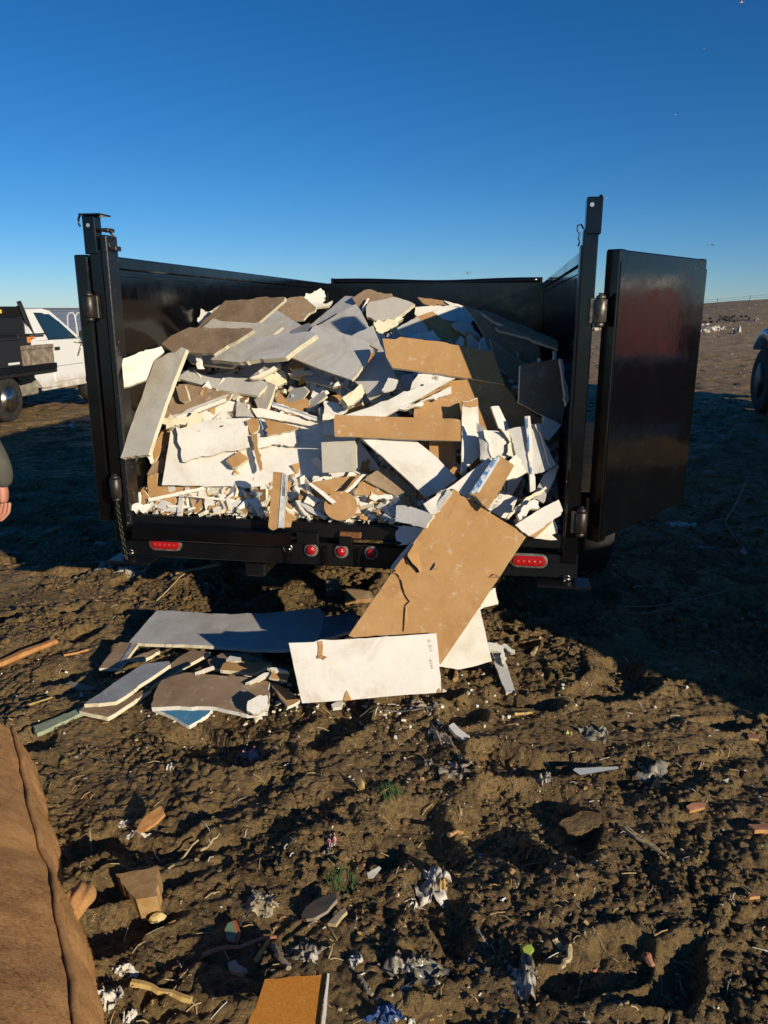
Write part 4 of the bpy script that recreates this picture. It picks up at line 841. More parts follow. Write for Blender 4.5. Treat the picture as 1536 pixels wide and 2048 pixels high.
    ('brown drywall board with blue white edge tape over the tail', 'drywall heaped in the trailer', 'brown', 'gray', 'gypsum', 0.017, 0.0010, (0.0319, -0.9130, 0.4067), [(0.365, 3.199, 0.929), (0.457, 3.257, 1.052), (0.495, 3.273, 1.084), (0.562, 3.256, 1.040), (0.505, 3.214, 0.951), (0.444, 3.174, 0.865), (0.395, 3.195, 0.917)], [('tape_blue', [(0.367, 3.201, 0.931), (0.456, 3.256, 1.049), (0.484, 3.270, 1.078), (0.493, 3.269, 1.075), (0.395, 3.203, 0.935), (0.382, 3.199, 0.927)]), ('tape_white', [(0.395, 3.203, 0.934), (0.493, 3.269, 1.074), (0.503, 3.267, 1.069), (0.405, 3.201, 0.930)])]),
    ('brown drywall board lying on the floor at the tail left', 'drywall heaped in the trailer', 'brown', 'gray', 'gypsum', 0.017, 0.0030, (0.0000, -0.8660, 0.5000), [(-1.166, 3.682, 0.797), (-1.173, 3.733, 0.886), (-1.126, 3.744, 0.904), (-1.123, 3.711, 0.847), (-1.048, 3.706, 0.839), (-0.790, 3.705, 0.837), (-0.592, 3.705, 0.837), (-0.602, 3.660, 0.759), (-0.787, 3.673, 0.781), (-0.993, 3.684, 0.800)], []),
    ('brown drywall strip under the cream rods at the tail', 'drywall heaped in the trailer', 'brown', 'gray', 'gypsum', 0.017, 0.0030, (0.0000, -0.8480, 0.5299), [(-1.083, 3.654, 0.775), (-1.028, 3.669, 0.797), (-0.887, 3.666, 0.794), (-0.806, 3.655, 0.776), (-0.820, 3.644, 0.758), (-1.050, 3.645, 0.760)], []),
    ('upper cream drywall rod slanting at the tail left', 'drywall heaped in the trailer', 'ivory', 'dull', 'gypsum', 0.020, 0.0030, (0.0923, -0.8781, 0.4695), [(-1.147, 3.622, 0.802), (-1.021, 3.647, 0.824), (-0.883, 3.676, 0.850), (-0.871, 3.670, 0.837), (-1.007, 3.642, 0.812), (-1.141, 3.616, 0.788)], []),
    ('curved cream drywall rod ending at the tail centre', 'drywall heaped in the trailer', 'ivory', 'dull', 'gypsum', 0.018, 0.0030, (0.0923, -0.8781, 0.4695), [(-0.973, 3.584, 0.828), (-0.782, 3.595, 0.812), (-0.590, 3.601, 0.784), (-0.592, 3.595, 0.774), (-0.769, 3.590, 0.800), (-0.917, 3.585, 0.818)], []),
    ('thin cream drywall rod lowest on the tail floor', 'drywall heaped in the trailer', 'ivory', 'dull', 'gypsum', 0.014, 0.0030, (0.0923, -0.8781, 0.4695), [(-1.051, 3.599, 0.774), (-0.951, 3.607, 0.770), (-0.849, 3.615, 0.764), (-0.849, 3.611, 0.756), (-0.950, 3.603, 0.762), (-1.043, 3.595, 0.765)], []),
    ('small brown drywall box shaped offcut at the tail left', 'drywall heaped in the trailer', 'dull', 'gray', 'gypsum', 0.030, 0.0030, (-0.1504, -0.8529, 0.5000), [(-1.115, 3.607, 0.748), (-1.086, 3.620, 0.779), (-1.044, 3.606, 0.767), (-1.060, 3.597, 0.748), (-1.081, 3.593, 0.734)], []),
    ('orange brown drywall chip on the tail near the left post', 'drywall heaped in the trailer', 'brown', 'gray', 'gypsum', 0.017, 0.0030, (0.1586, -0.8997, 0.4067), [(-1.169, 3.617, 0.766), (-1.138, 3.626, 0.773), (-1.129, 3.621, 0.758), (-1.150, 3.607, 0.737)], []),
    ('white drywall splinter upright by the left post', 'drywall heaped in the trailer', 'white', 'dull', 'gypsum', 0.017, 0.0030, (0.2347, -0.9415, 0.2419), [(-1.209, 3.657, 0.821), (-1.191, 3.663, 0.825), (-1.181, 3.651, 0.770), (-1.197, 3.647, 0.770)], []),
    ('white crumbled drywall chunk beside the left post', 'drywall heaped in the trailer', 'gypsum_white', 'dull', 'gypsum', 0.030, 0.0120, (0.1271, -0.9047, 0.4067), [(-1.202, 3.580, 0.787), (-1.176, 3.585, 0.790), (-1.121, 3.588, 0.780), (-1.143, 3.569, 0.746), (-1.198, 3.565, 0.753)], []),
    ('brown drywall triangle above the round disc at the tail', 'drywall heaped in the trailer', 'brown', 'gray', 'gypsum', 0.017, 0.0030, (0.0000, -0.8660, 0.5000), [(-0.360, 3.567, 0.893), (-0.260, 3.575, 0.908), (-0.102, 3.588, 0.930), (-0.139, 3.563, 0.887), (-0.199, 3.534, 0.836), (-0.245, 3.526, 0.822), (-0.305, 3.546, 0.857)], []),
    ('brown drywall wedge right of the round disc', 'drywall heaped in the trailer', 'brown', 'gray', 'gypsum', 0.017, 0.0030, (0.0000, -0.8660, 0.5000), [(-0.139, 3.540, 0.840), (-0.134, 3.555, 0.865), (-0.102, 3.576, 0.902), (-0.056, 3.567, 0.886), (0.038, 3.545, 0.848), (-0.046, 3.540, 0.839)], []),
    ('shaded drywall piece in the dark gap under the diagonal board', 'drywall heaped in the trailer', 'dull', 'gray', 'gypsum', 0.017, 0.0030, (0.0000, -0.8660, 0.5000), [(-0.102, 3.555, 0.912), (-0.014, 3.582, 0.959), (0.046, 3.577, 0.950), (0.156, 3.521, 0.854), (0.046, 3.516, 0.846), (-0.055, 3.544, 0.893)], []),
    ('white crumbled drywall strip right of the round disc', 'drywall heaped in the trailer', 'gypsum_white', 'dull', 'gypsum', 0.020, 0.0080, (0.0923, -0.8781, 0.4695), [(-0.068, 3.481, 0.849), (-0.046, 3.486, 0.854), (0.037, 3.493, 0.850), (0.037, 3.485, 0.837), (-0.027, 3.477, 0.834), (-0.064, 3.475, 0.837)], []),
    ('cream drywall stick leaning over the round disc', 'drywall heaped in the trailer', 'ivory', 'dull', 'gypsum', 0.016, 0.0030, (0.0955, -0.9085, 0.4067), [(-0.203, 3.459, 0.856), (-0.145, 3.487, 0.904), (-0.100, 3.510, 0.946), (-0.085, 3.512, 0.946), (-0.136, 3.483, 0.893), (-0.190, 3.458, 0.851)], []),
    ('round brown drywall disc at the tail centre', 'drywall heaped in the trailer', 'brown', 'gray', 'gypsum', 0.017, 0.0000, (0.0647, -0.9249, 0.3746), [(-0.122, 3.424, 0.816), (-0.124, 3.417, 0.800), (-0.132, 3.410, 0.785), (-0.144, 3.404, 0.772), (-0.160, 3.399, 0.763), (-0.178, 3.396, 0.757), (-0.198, 3.393, 0.755), (-0.218, 3.393, 0.757), (-0.237, 3.394, 0.764), (-0.253, 3.397, 0.774), (-0.265, 3.402, 0.787), (-0.273, 3.408, 0.803), (-0.275, 3.414, 0.819), (-0.273, 3.421, 0.835), (-0.265, 3.427, 0.850), (-0.253, 3.433, 0.863), (-0.238, 3.438, 0.873), (-0.219, 3.442, 0.879), (-0.199, 3.444, 0.881), (-0.179, 3.445, 0.878), (-0.161, 3.443, 0.872), (-0.145, 3.440, 0.861), (-0.132, 3.436, 0.848), (-0.124, 3.430, 0.833)], []),
    ('red edged white drywall strip poking over the round disc', 'drywall heaped in the trailer', 'white', 'dull', 'gypsum', 0.014, 0.0030, (0.0627, -0.8966, 0.4384), [(-0.349, 3.433, 0.921), (-0.331, 3.435, 0.921), (-0.272, 3.419, 0.881), (-0.218, 3.404, 0.841), (-0.235, 3.398, 0.832), (-0.290, 3.415, 0.875)], []),
    ('brown drywall scrap left of the red edged strip', 'drywall heaped in the trailer', 'brown', 'gray', 'gypsum', 0.017, 0.0030, (-0.1229, -0.8744, 0.4695), [(-0.397, 3.540, 0.868), (-0.369, 3.532, 0.861), (-0.352, 3.516, 0.835), (-0.386, 3.509, 0.813), (-0.405, 3.518, 0.826)], []),
    ('cream bent drywall scrap left of the round disc', 'drywall heaped in the trailer', 'ivory', 'dull', 'gypsum', 0.017, 0.0030, (0.0923, -0.8781, 0.4695), [(-0.374, 3.481, 0.821), (-0.350, 3.503, 0.858), (-0.325, 3.499, 0.845), (-0.301, 3.492, 0.827), (-0.331, 3.475, 0.800)], []),
    ('grey drywall batten sliding off the tail left of the disc', 'drywall heaped in the trailer', 'gray', 'dull', 'gypsum', 0.018, 0.0030, (-0.0905, -0.8613, 0.5000), [(-0.413, 3.503, 0.816), (-0.390, 3.501, 0.817), (-0.329, 3.478, 0.789), (-0.266, 3.454, 0.758), (-0.277, 3.448, 0.747), (-0.342, 3.470, 0.772)], []),
    ('brown drywall strip with blue printed tape hanging over the tail', 'drywall heaped in the trailer', 'brown', 'gray', 'gypsum', 0.018, 0.0030, (-0.0682, -0.9758, 0.2079), [(-0.525, 3.355, 0.735), (-0.513, 3.380, 0.857), (-0.502, 3.405, 0.979), (-0.460, 3.402, 0.978), (-0.435, 3.397, 0.962), (-0.446, 3.373, 0.847), (-0.456, 3.349, 0.731), (-0.480, 3.351, 0.732), (-0.501, 3.350, 0.720)], [('tape_white', [(-0.459, 3.401, 0.972), (-0.437, 3.397, 0.961), (-0.447, 3.373, 0.847), (-0.457, 3.350, 0.734), (-0.479, 3.352, 0.734), (-0.470, 3.375, 0.847)]), ('tape_blue', [(-0.456, 3.400, 0.968), (-0.441, 3.397, 0.962), (-0.448, 3.378, 0.870), (-0.463, 3.381, 0.876)])]),
    ('small brown drywall chip beside the hanging taped strip', 'drywall heaped in the trailer', 'brown', 'gray', 'gypsum', 0.017, 0.0030, (0.1005, -0.9560, 0.2756), [(-0.460, 3.407, 0.782), (-0.441, 3.411, 0.787), (-0.418, 3.410, 0.775), (-0.428, 3.394, 0.723), (-0.461, 3.389, 0.720)], []),
    ('upper shaded white drywall offcut behind the big brown sheet', 'drywall heaped in the trailer', 'white', 'dull', 'gypsum', 0.017, 0.0030, (-0.4698, -0.8138, 0.3420), [(0.054, 3.285, 0.853), (0.121, 3.247, 0.858), (0.212, 3.187, 0.837), (0.179, 3.182, 0.781), (0.049, 3.260, 0.789)], []),
    ('lower shaded white drywall offcut hanging under the tail', 'drywall heaped in the trailer', 'white', 'dull', 'gypsum', 0.017, 0.0030, (-0.4806, -0.8325, 0.2756), [(0.045, 3.385, 0.735), (0.108, 3.350, 0.739), (0.186, 3.307, 0.745), (0.104, 3.327, 0.660), (0.061, 3.348, 0.649)], []),
    ('cream white drywall sheet leaning behind the big brown sheet', 'drywall on the ground', 'ivory', 'dull', 'gypsum', 0.017, 0.0040, (0.0000, -0.9613, 0.2756), [(0.110, 3.274, 0.054), (0.280, 3.327, 0.242), (0.447, 3.357, 0.344), (0.476, 3.320, 0.217), (0.503, 3.288, 0.103), (0.416, 3.281, 0.079), (0.348, 3.277, 0.066), (0.267, 3.281, 0.079)], []),
    ('white drywall corner behind the big brown sheet at its right side', 'drywall on the ground', 'ivory', 'dull', 'gypsum', 0.017, 0.0030, (0.1005, -0.9560, 0.2756), [(0.421, 3.375, 0.286), (0.499, 3.416, 0.398), (0.527, 3.426, 0.424), (0.539, 3.403, 0.341), (0.473, 3.393, 0.329)], []),
    ('blue shaded edge of drywall board under the big brown sheet', 'drywall on the ground', 'white', 'dull', 'gypsum', 0.017, 0.0030, (-0.3288, -0.9033, 0.2756), [(0.027, 3.218, 0.584), (0.035, 3.219, 0.600), (0.133, 3.222, 0.725), (0.204, 3.230, 0.838), (0.275, 3.235, 0.939), (0.295, 3.225, 0.930), (0.154, 3.211, 0.715), (0.052, 3.206, 0.577)], []),
    ('big brown drywall sheet sliding from the tail to the ground', 'drywall on the ground', 'brown', 'gray', 'gypsum', 0.014, 0.0010, (0.0677, -0.9679, 0.2419), [(0.301, 3.249, 0.939), (0.406, 3.238, 0.868), (0.625, 3.220, 0.735), (0.418, 3.132, 0.439), (0.246, 3.060, 0.200), (0.048, 3.062, 0.265), (-0.153, 3.064, 0.330), (0.058, 3.152, 0.622)], []),
    ('white drywall board with brown tear leaning on the big brown sheet', 'drywall on the ground', 'white', 'dull', 'gypsum', 0.014, 0.0020, (0.0982, -0.9345, 0.3420), [(-0.399, 2.970, 0.341), (-0.208, 2.992, 0.344), (0.023, 3.017, 0.348), (0.225, 3.040, 0.353), (0.236, 2.998, 0.235), (0.244, 2.957, 0.119), (0.053, 2.936, 0.116), (-0.146, 2.912, 0.109), (-0.341, 2.890, 0.106), (-0.362, 2.917, 0.184), (-0.378, 2.941, 0.255)], [('brown', [(-0.279, 2.983, 0.342), (-0.260, 2.986, 0.343), (-0.256, 2.978, 0.321), (-0.259, 2.964, 0.284), (-0.279, 2.962, 0.283), (-0.276, 2.973, 0.314)]), ('brown', [(-0.171, 2.909, 0.109), (-0.164, 2.920, 0.135), (-0.155, 2.925, 0.147), (-0.146, 2.919, 0.129), (-0.136, 2.913, 0.108)]), ('brown', [(0.224, 2.955, 0.120), (0.229, 2.960, 0.132), (0.236, 2.962, 0.135), (0.244, 2.957, 0.119)])]),
    ('long grey drywall sheet lying flat behind the ground pile', 'drywall on the ground', 'gray', 'dull', 'gypsum', 0.017, 0.0040, (-0.0523, -0.0905, 0.9945), [(-1.242, 3.916, 0.099), (-1.150, 3.901, 0.103), (-0.932, 3.838, 0.109), (-0.815, 3.814, 0.113), (-0.605, 3.804, 0.123), (-0.342, 3.839, 0.140), (-0.308, 3.767, 0.135), (-0.310, 3.597, 0.119), (-0.309, 3.419, 0.103), (-0.442, 3.418, 0.096), (-0.651, 3.437, 0.087), (-0.910, 3.505, 0.079), (-1.288, 3.575, 0.066)], []),
    ('dark drywall sheet in shade right of the long grey sheet', 'drywall on the ground', 'slate', 'dull', 'gypsum', 0.017, 0.0030, (0.0000, -0.0872, 0.9962), [(-0.322, 3.463, 0.130), (-0.309, 3.709, 0.151), (-0.174, 3.759, 0.156), (-0.134, 3.699, 0.150), (-0.148, 3.563, 0.138)], []),
    ('brown drywall strip with tape at the left of the ground pile', 'drywall on the ground', 'dull', 'gray', 'gypsum', 0.017, 0.0030, (-0.0420, -0.1685, 0.9848), [(-1.338, 3.299, 0.061), (-1.326, 3.402, 0.079), (-1.306, 3.511, 0.098), (-1.211, 3.492, 0.099), (-1.227, 3.372, 0.078), (-1.239, 3.293, 0.064), (-1.292, 3.300, 0.063)], [('tape_gray', [(-1.252, 3.305, 0.066), (-1.247, 3.393, 0.081), (-1.240, 3.492, 0.098), (-1.222, 3.491, 0.099), (-1.231, 3.400, 0.083), (-1.237, 3.301, 0.066)])]),
    ('thin brown drywall wedge beside the taped ground strip', 'drywall on the ground', 'dull', 'gray', 'gypsum', 0.017, 0.0030, (0.0000, -0.1392, 0.9903), [(-1.226, 3.389, 0.065), (-1.173, 3.439, 0.072), (-1.108, 3.481, 0.078), (-1.097, 3.460, 0.075), (-1.124, 3.418, 0.069), (-1.153, 3.389, 0.065)], []),
    ('long brown drywall strip in the middle of the ground pile', 'drywall on the ground', 'dull', 'gray', 'gypsum', 0.017, 0.0030, (-0.0145, -0.1384, 0.9903), [(-1.079, 3.141, 0.058), (-1.040, 3.222, 0.069), (-0.977, 3.367, 0.091), (-0.934, 3.422, 0.099), (-0.834, 3.397, 0.097), (-0.911, 3.305, 0.083), (-0.987, 3.210, 0.068), (-1.044, 3.126, 0.056)], []),
    ('lower drywall board under the slate grey one', 'drywall on the ground', 'dull', 'gray', 'gypsum', 0.020, 0.0030, (-0.0170, -0.1207, 0.9925), [(-1.285, 2.915, 0.053), (-1.275, 2.949, 0.057), (-1.151, 2.966, 0.062), (-1.034, 3.098, 0.080), (-1.029, 3.073, 0.077), (-1.097, 2.951, 0.061), (-1.149, 2.872, 0.050), (-1.181, 2.883, 0.051)], []),
    ('slate grey drywall board on the left of the ground pile', 'drywall on the ground', 'slate', 'dull', 'gypsum', 0.018, 0.0030, (-0.0218, -0.1549, 0.9877), [(-1.251, 2.894, 0.101), (-1.210, 2.956, 0.111), (-1.145, 3.066, 0.130), (-1.079, 3.164, 0.147), (-1.021, 3.177, 0.150), (-0.970, 3.183, 0.152), (-0.959, 3.159, 0.149), (-1.028, 3.048, 0.130), (-1.118, 2.903, 0.105), (-1.190, 2.896, 0.102)], []),
    ('brown drywall piece behind the broad brown ground sheet', 'drywall on the ground', 'dull', 'gray', 'gypsum', 0.017, 0.0030, (0.0000, -0.1219, 0.9925), [(-0.840, 3.358, 0.076), (-0.782, 3.418, 0.084), (-0.674, 3.422, 0.084), (-0.601, 3.375, 0.079), (-0.533, 3.321, 0.072), (-0.534, 3.292, 0.068), (-0.652, 3.292, 0.068), (-0.793, 3.284, 0.067)], []),
    ('brown drywall panel with cream front edge on the ground pile', 'drywall on the ground', 'brown', 'gray', 'gypsum', 0.020, 0.0030, (0.0217, -0.2068, 0.9781), [(-0.740, 3.240, 0.117), (-0.708, 3.264, 0.121), (-0.616, 3.254, 0.117), (-0.522, 3.242, 0.112), (-0.570, 3.187, 0.101), (-0.603, 3.172, 0.099), (-0.667, 3.184, 0.103), (-0.745, 3.195, 0.107)], []),
    ('blue painted drywall corner at the front of the ground pile', 'drywall on the ground', 'blue', 'dull', 'gypsum_white', 0.020, 0.0030, (0.0000, -0.1736, 0.9848), [(-0.993, 2.967, 0.040), (-0.937, 2.939, 0.035), (-0.869, 2.899, 0.028), (-0.809, 2.857, 0.021), (-0.770, 2.896, 0.028), (-0.733, 2.958, 0.039), (-0.807, 2.989, 0.044), (-0.932, 2.983, 0.043)], []),
    ('broad brown drywall sheet with white broken edge on the ground', 'drywall on the ground', 'dull', 'gray', 'gypsum_white', 0.020, 0.0040, (-0.0133, -0.1903, 0.9816), [(-0.967, 2.881, 0.096), (-0.979, 2.947, 0.108), (-0.973, 3.055, 0.129), (-0.932, 3.081, 0.135), (-0.873, 3.103, 0.140), (-0.771, 3.082, 0.137), (-0.575, 3.060, 0.136), (-0.496, 3.033, 0.132), (-0.485, 2.938, 0.113), (-0.478, 2.842, 0.095), (-0.561, 2.827, 0.091), (-0.697, 2.871, 0.098), (-0.851, 2.882, 0.098)], []),
    ('brown drywall wedge left of the leaning white board', 'drywall on the ground', 'brown', 'gray', 'gypsum_white', 0.016, 0.0030, (0.0420, -0.2382, 0.9703), [(-0.504, 3.082, 0.102), (-0.467, 3.072, 0.098), (-0.415, 3.032, 0.086), (-0.361, 2.980, 0.071), (-0.382, 2.957, 0.066), (-0.409, 2.938, 0.063), (-0.444, 2.989, 0.076), (-0.470, 3.035, 0.089)], []),
    ('cream drywall splinter lying on the broad brown sheet', 'drywall on the ground', 'ivory', 'dull', 'gypsum', 0.016, 0.0030, (0.1210, -0.4851, 0.8660), [(-0.595, 2.998, 0.141), (-0.548, 3.030, 0.152), (-0.495, 3.062, 0.163), (-0.491, 3.051, 0.156), (-0.534, 3.022, 0.146), (-0.581, 2.997, 0.139)], []),
    ('small brown drywall block on the ground pile', 'drywall on the ground', 'brown', 'gray', 'gypsum', 0.016, 0.0030, (0.0696, -0.4951, 0.8660), [(-0.486, 3.043, 0.169), (-0.461, 3.053, 0.172), (-0.412, 3.049, 0.166), (-0.419, 3.013, 0.146), (-0.457, 3.016, 0.151), (-0.496, 3.020, 0.156)], []),
    ('small white drywall strip lying over the brown block', 'drywall on the ground', 'ivory', 'dull', 'gypsum', 0.016, 0.0030, (0.0566, -0.4028, 0.9135), [(-0.504, 3.033, 0.194), (-0.488, 3.038, 0.195), (-0.439, 3.033, 0.190), (-0.410, 3.021, 0.183), (-0.457, 3.023, 0.187), (-0.486, 3.025, 0.190)], []),
    ('cream drywall stick at the back of the broad brown sheet', 'drywall on the ground', 'ivory', 'dull', 'gypsum', 0.016, 0.0030, (0.0868, -0.4924, 0.8660), [(-0.833, 3.087, 0.147), (-0.801, 3.103, 0.153), (-0.758, 3.124, 0.160), (-0.752, 3.116, 0.155), (-0.794, 3.091, 0.145), (-0.829, 3.078, 0.141)], []),
    ('small grey drywall scrap with white end on the ground pile', 'drywall on the ground', 'gray', 'dull', 'gypsum', 0.014, 0.0030, (0.0000, -0.4384, 0.8988), [(-0.715, 3.191, 0.157), (-0.700, 3.211, 0.167), (-0.650, 3.202, 0.163), (-0.647, 3.188, 0.156), (-0.683, 3.186, 0.155)], []),
    ('torn white paper and gypsum heap on the broad brown sheet', 'drywall on the ground', 'gypsum_white', 'dull', 'gypsum', 0.030, 0.0140, (0.0672, -0.6393, 0.7660), [(-0.559, 2.811, 0.138), (-0.555, 2.825, 0.150), (-0.514, 2.847, 0.165), (-0.498, 2.842, 0.159), (-0.474, 2.841, 0.156), (-0.469, 2.816, 0.135), (-0.485, 2.800, 0.122), (-0.511, 2.790, 0.117), (-0.539, 2.793, 0.122)], []),
    ('white drywall splinter on the mud before the ground pile', 'drywall on the ground', 'ivory', 'dull', 'gypsum', 0.017, 0.0030, (0.0000, -0.2079, 0.9781), [(-0.541, 2.878, 0.035), (-0.532, 2.904, 0.041), (-0.525, 2.926, 0.045), (-0.516, 2.919, 0.044), (-0.527, 2.892, 0.038), (-0.534, 2.874, 0.034)], []),
    ('small cream drywall chip under the leaning white board', 'drywall on the ground', 'ivory', 'dull', 'gypsum_white', 0.017, 0.0030, (0.0000, -0.2419, 0.9703), [(-0.230, 3.015, 0.030), (-0.207, 3.032, 0.034), (-0.180, 3.034, 0.035), (-0.184, 3.001, 0.027), (-0.221, 2.995, 0.025)], []),
    ('narrow pale drywall strip on the mud right of the sheets', 'drywall on the ground', 'gray', 'dull', 'gypsum', 0.014, 0.0030, (-0.0650, -0.3689, 0.9272), [(0.515, 3.390, 0.106), (0.561, 3.392, 0.110), (0.579, 3.284, 0.068), (0.594, 3.154, 0.017), (0.552, 3.149, 0.012), (0.533, 3.256, 0.054)], []),
    ('broken drywall end piece at the head of the pale strip', 'drywall on the ground', 'gypsum_white', 'dull', 'gypsum', 0.016, 0.0080, (0.0306, -0.4373, 0.8988), [(0.495, 3.397, 0.143), (0.542, 3.403, 0.145), (0.568, 3.372, 0.129), (0.572, 3.313, 0.100), (0.557, 3.284, 0.086), (0.548, 3.351, 0.119), (0.502, 3.360, 0.125)], []),
    ('small white drywall bar lying alone on the mud', 'drywall on the ground', 'white', 'dull', 'gypsum', 0.022, 0.0030, (-0.0253, -0.2406, 0.9703), [(0.264, 2.809, 0.047), (0.287, 2.825, 0.052), (0.317, 2.782, 0.042), (0.345, 2.751, 0.035), (0.325, 2.726, 0.029), (0.286, 2.764, 0.037)], []),
    ('torn white drywall crumb right of the pale strip', 'drywall on the ground', 'gypsum_white', 'dull', 'gypsum', 0.017, 0.0080, (0.0000, -0.3420, 0.9397), [(0.586, 3.566, 0.058), (0.615, 3.572, 0.060), (0.654, 3.530, 0.045), (0.644, 3.511, 0.038), (0.618, 3.530, 0.045)], []),
]
# ------------------------------------------------------------ building the boards
def strip_mats():
    def tape(name, c, c2, sc=25):
        t = NT(name).offset_by_object()
        n = t.noise(sc, 5, 0.7)
        t.color(t.mix(t.ramp(n, [(0.46, 0.0), (0.56, 1.0)]), c, c2)).rough(0.6).spec(0.35)
        return t.mat
    M['tape_blue'] = tape('blue_edge_tape', (.05, .15, .34), (.55, .58, .60), 30)
    M['tape_white'] = tape('white_edge_tape', (.62, .64, .64), (.46, .50, .55), 20)
    M['tape_gray'] = tape('grey_edge_tape', (.22, .25, .30), (.44, .46, .48), 20)
    M['print_brown'] = tape('faded_brown_print', (.35, .25, .16), (.60, .55, .47), 90)
strip_mats()
M['wood'] = plain('raw_wood', (.42, .25, .10), .75, 0, (.56, .36, .17), 12, .2)
def ragged(poly, amp, rng, seg):
    """breaks the outline's straight runs: slow waves, sharp nicks here and there, uneven steps"""
    out = []
    n = len(poly)
    ph = [rng.uniform(0, 6.28) for _ in range(4)]
    run = 0.0
    for i in range(n):
        p, q = poly[i], poly[(i + 1) % n]
        L = (q - p).length
        nn = Vector((-(q - p).y, (q - p).x)).normalized() if L > 1e-6 else Vector((0, 0))
        rough_run = 1.0 if amp > .005 else rng.choice((.25, .5, 1.0, 1.5))
        d = 0.0
        first = True
        while d < L:
            w = .5 * math.sin((run + d) * 47 + ph[0]) + .35 * math.sin((run + d) * 113 + ph[1]) + .5 * rng.uniform(-1, 1)
            if rng.random() < .06: w += rng.uniform(-3.0, 1.0)
            out.append(p + (q - p) * (d / L) + nn * amp * rough_run * w * (.4 if first else 1.0))
            first = False
            d += seg * rng.choice((.35, .6, 1.0, 1.6, 2.4))
            if L - d < seg * .35: break
        run += L
    return out
def drywall(label, group, face, back, core, th, rag, normal, outline, strips, rng):
    n = Vector(normal)
    W = [Vector(p) for p in outline]
    c = sum(W, Vector()) / len(W)
    s, u = frame_of(n)
    u = n.cross(s)
    P = [Vector(((p - c).dot(s), (p - c).dot(u))) for p in W]
    area = sum(P[i].x * P[(i + 1) % len(P)].y - P[(i + 1) % len(P)].x * P[i].y for i in range(len(P)))
    if area < 0: P.reverse()
    size = max((p.length for p in P))
    P = ragged(P, rag, rng, max(.012, min(.03, size * .09))) if rag > 0 else P
    bm = bmesh.new()
    vs = [bm.verts.new((p.x, p.y, 0)) for p in P]
    f = bm.faces.new(vs)
    paper = th < .01
    am = 0.0; ph = 0.0; fq = 1.0
    if size > .16 or paper:
        k = 7 if paper else min(7, int(size / .07))
        for d in range(2):
            for i in range(-k, k + 1):
                no = Vector((1, 0, 0)) if d == 0 else Vector((0, 1, 0))
                bmesh.ops.bisect_plane(bm, geom=bm.verts[:] + bm.edges[:] + bm.faces[:], plane_co=no * (i * size / k + .007), plane_no=no)
        ph = rng.uniform(0, 6); am = size * .045 if paper else min(.005, size * .012); fq = 2.6 if paper else 1.0
        for v in bm.verts:
            v.co.z += am * (math.sin(v.co.x / size * 2.1 * fq + ph) + math.sin(v.co.y / size * 2.6 * (1 if paper else fq) + v.co.x / size * (1.5 if paper else 0) + ph * 1.7)) + rng.uniform(-.0006, .0006)
    bm.normal_update()
    front = bm.faces[:]
    for fc in front: fc.material_index = 0
    ret = bmesh.ops.duplicate(bm, geom=front)
    bv = [g for g in ret['geom'] if isinstance(g, bmesh.types.BMVert)]
    bf = [g for g in ret['geom'] if isinstance(g, bmesh.types.BMFace)]
    vmap = ret['vert_map']
    for v in bv: v.co.z -= th
    bound = [e for e in bm.edges if len(e.link_faces) == 1 and e.link_faces[0] in set(front)]
    for e in bound:
        a, b2 = e.verts
        a2, b3 = vmap[a], vmap[b2]
        # the gypsum shows a little proud or eaten back between the two papers
        nf = bm.faces.new((a, b2, b3, a2)); nf.material_index = 1
    for fc in bf: fc.material_index = 2; fc.normal_flip()
    bmesh.ops.recalc_face_normals(bm, faces=bm.faces[:])
    name = 'drywall_board'
    me = bpy.data.meshes.new(name)
    bm.to_mesh(me); bm.free()
    for m in (face, core, back): me.materials.append(M[m])
    o = bpy.data.objects.new(name, me)
    COL.objects.link(o)
    mw = Matrix.Identity(4)
    for i in range(3):
        mw[i][0] = s[i]; mw[i][1] = u[i]; mw[i][2] = n[i]; mw[i][3] = c[i]
    o.matrix_world = mw
    tag(o, label, 'drywall', group)
    for m, sp in strips:
        mb = MB()
        Q = [Vector(((Vector(p) - c).dot(s), (Vector(p) - c).dot(u))) for p in sp]
        mb.prism([(q.x, q.y) for q in Q], (.0012, .0042), lambda a, b, t: (a, b, t + (am * (math.sin(a / size * 2.1 + ph) + math.sin(b / size * 2.6 + ph * 1.7)) if size > .16 else 0)))
        mb.build('paper_tape' if m.startswith('tape') else ('torn_paper' if m == 'brown' else 'printed_mark'), M[m], o)
    return o
_rng = random.Random(5)
BOARD = {}
for row in BOARDS:
    BOARD[row[0]] = drywall(*row, _rng)

# torn paper and writing on single sheets
def on_board(o, px, py, lift=0.0):
    n = o.matrix_world.to_3x3() @ Vector((0, 0, 1)); c = o.matrix_world.translation
    d = pix_ray(px, py); e = Vector((0, 0, CAM_H))
    return o.matrix_world.inverted() @ (e + d * ((c - e).dot(n) / d.dot(n)) + n * lift)
def flap(o, name, pts, mat):
    """pts: (x, y, lift) in the photograph; the flap is a bent leaf of paper with two faces"""
    P = [on_board(o, x, y, l + .004) for x, y, l in pts]
    c = sum(P, Vector()) / len(P)
    m = MB()
    k = len(P)
    lo = [p - Vector((0, 0, .0015)) for p in P]
    m.add(P + [c] + lo + [c - Vector((0, 0, .0015))], [(i, (i + 1) % k, k) for i in range(k)] + [(k + 1 + (i + 1) % k, k + 1 + i, 2 * k + 1) for i in range(k)] + [(i, k + 1 + i, k + 1 + (i + 1) % k, (i + 1) % k) for i in range(k)])
    return m.build(name, mat, o)
bb = BOARD['big brown drywall sheet sliding from the tail to the ground']
q = lambda x, y, l=0.0: (780 + x / 5.12, 960 + y / 5.12, l)
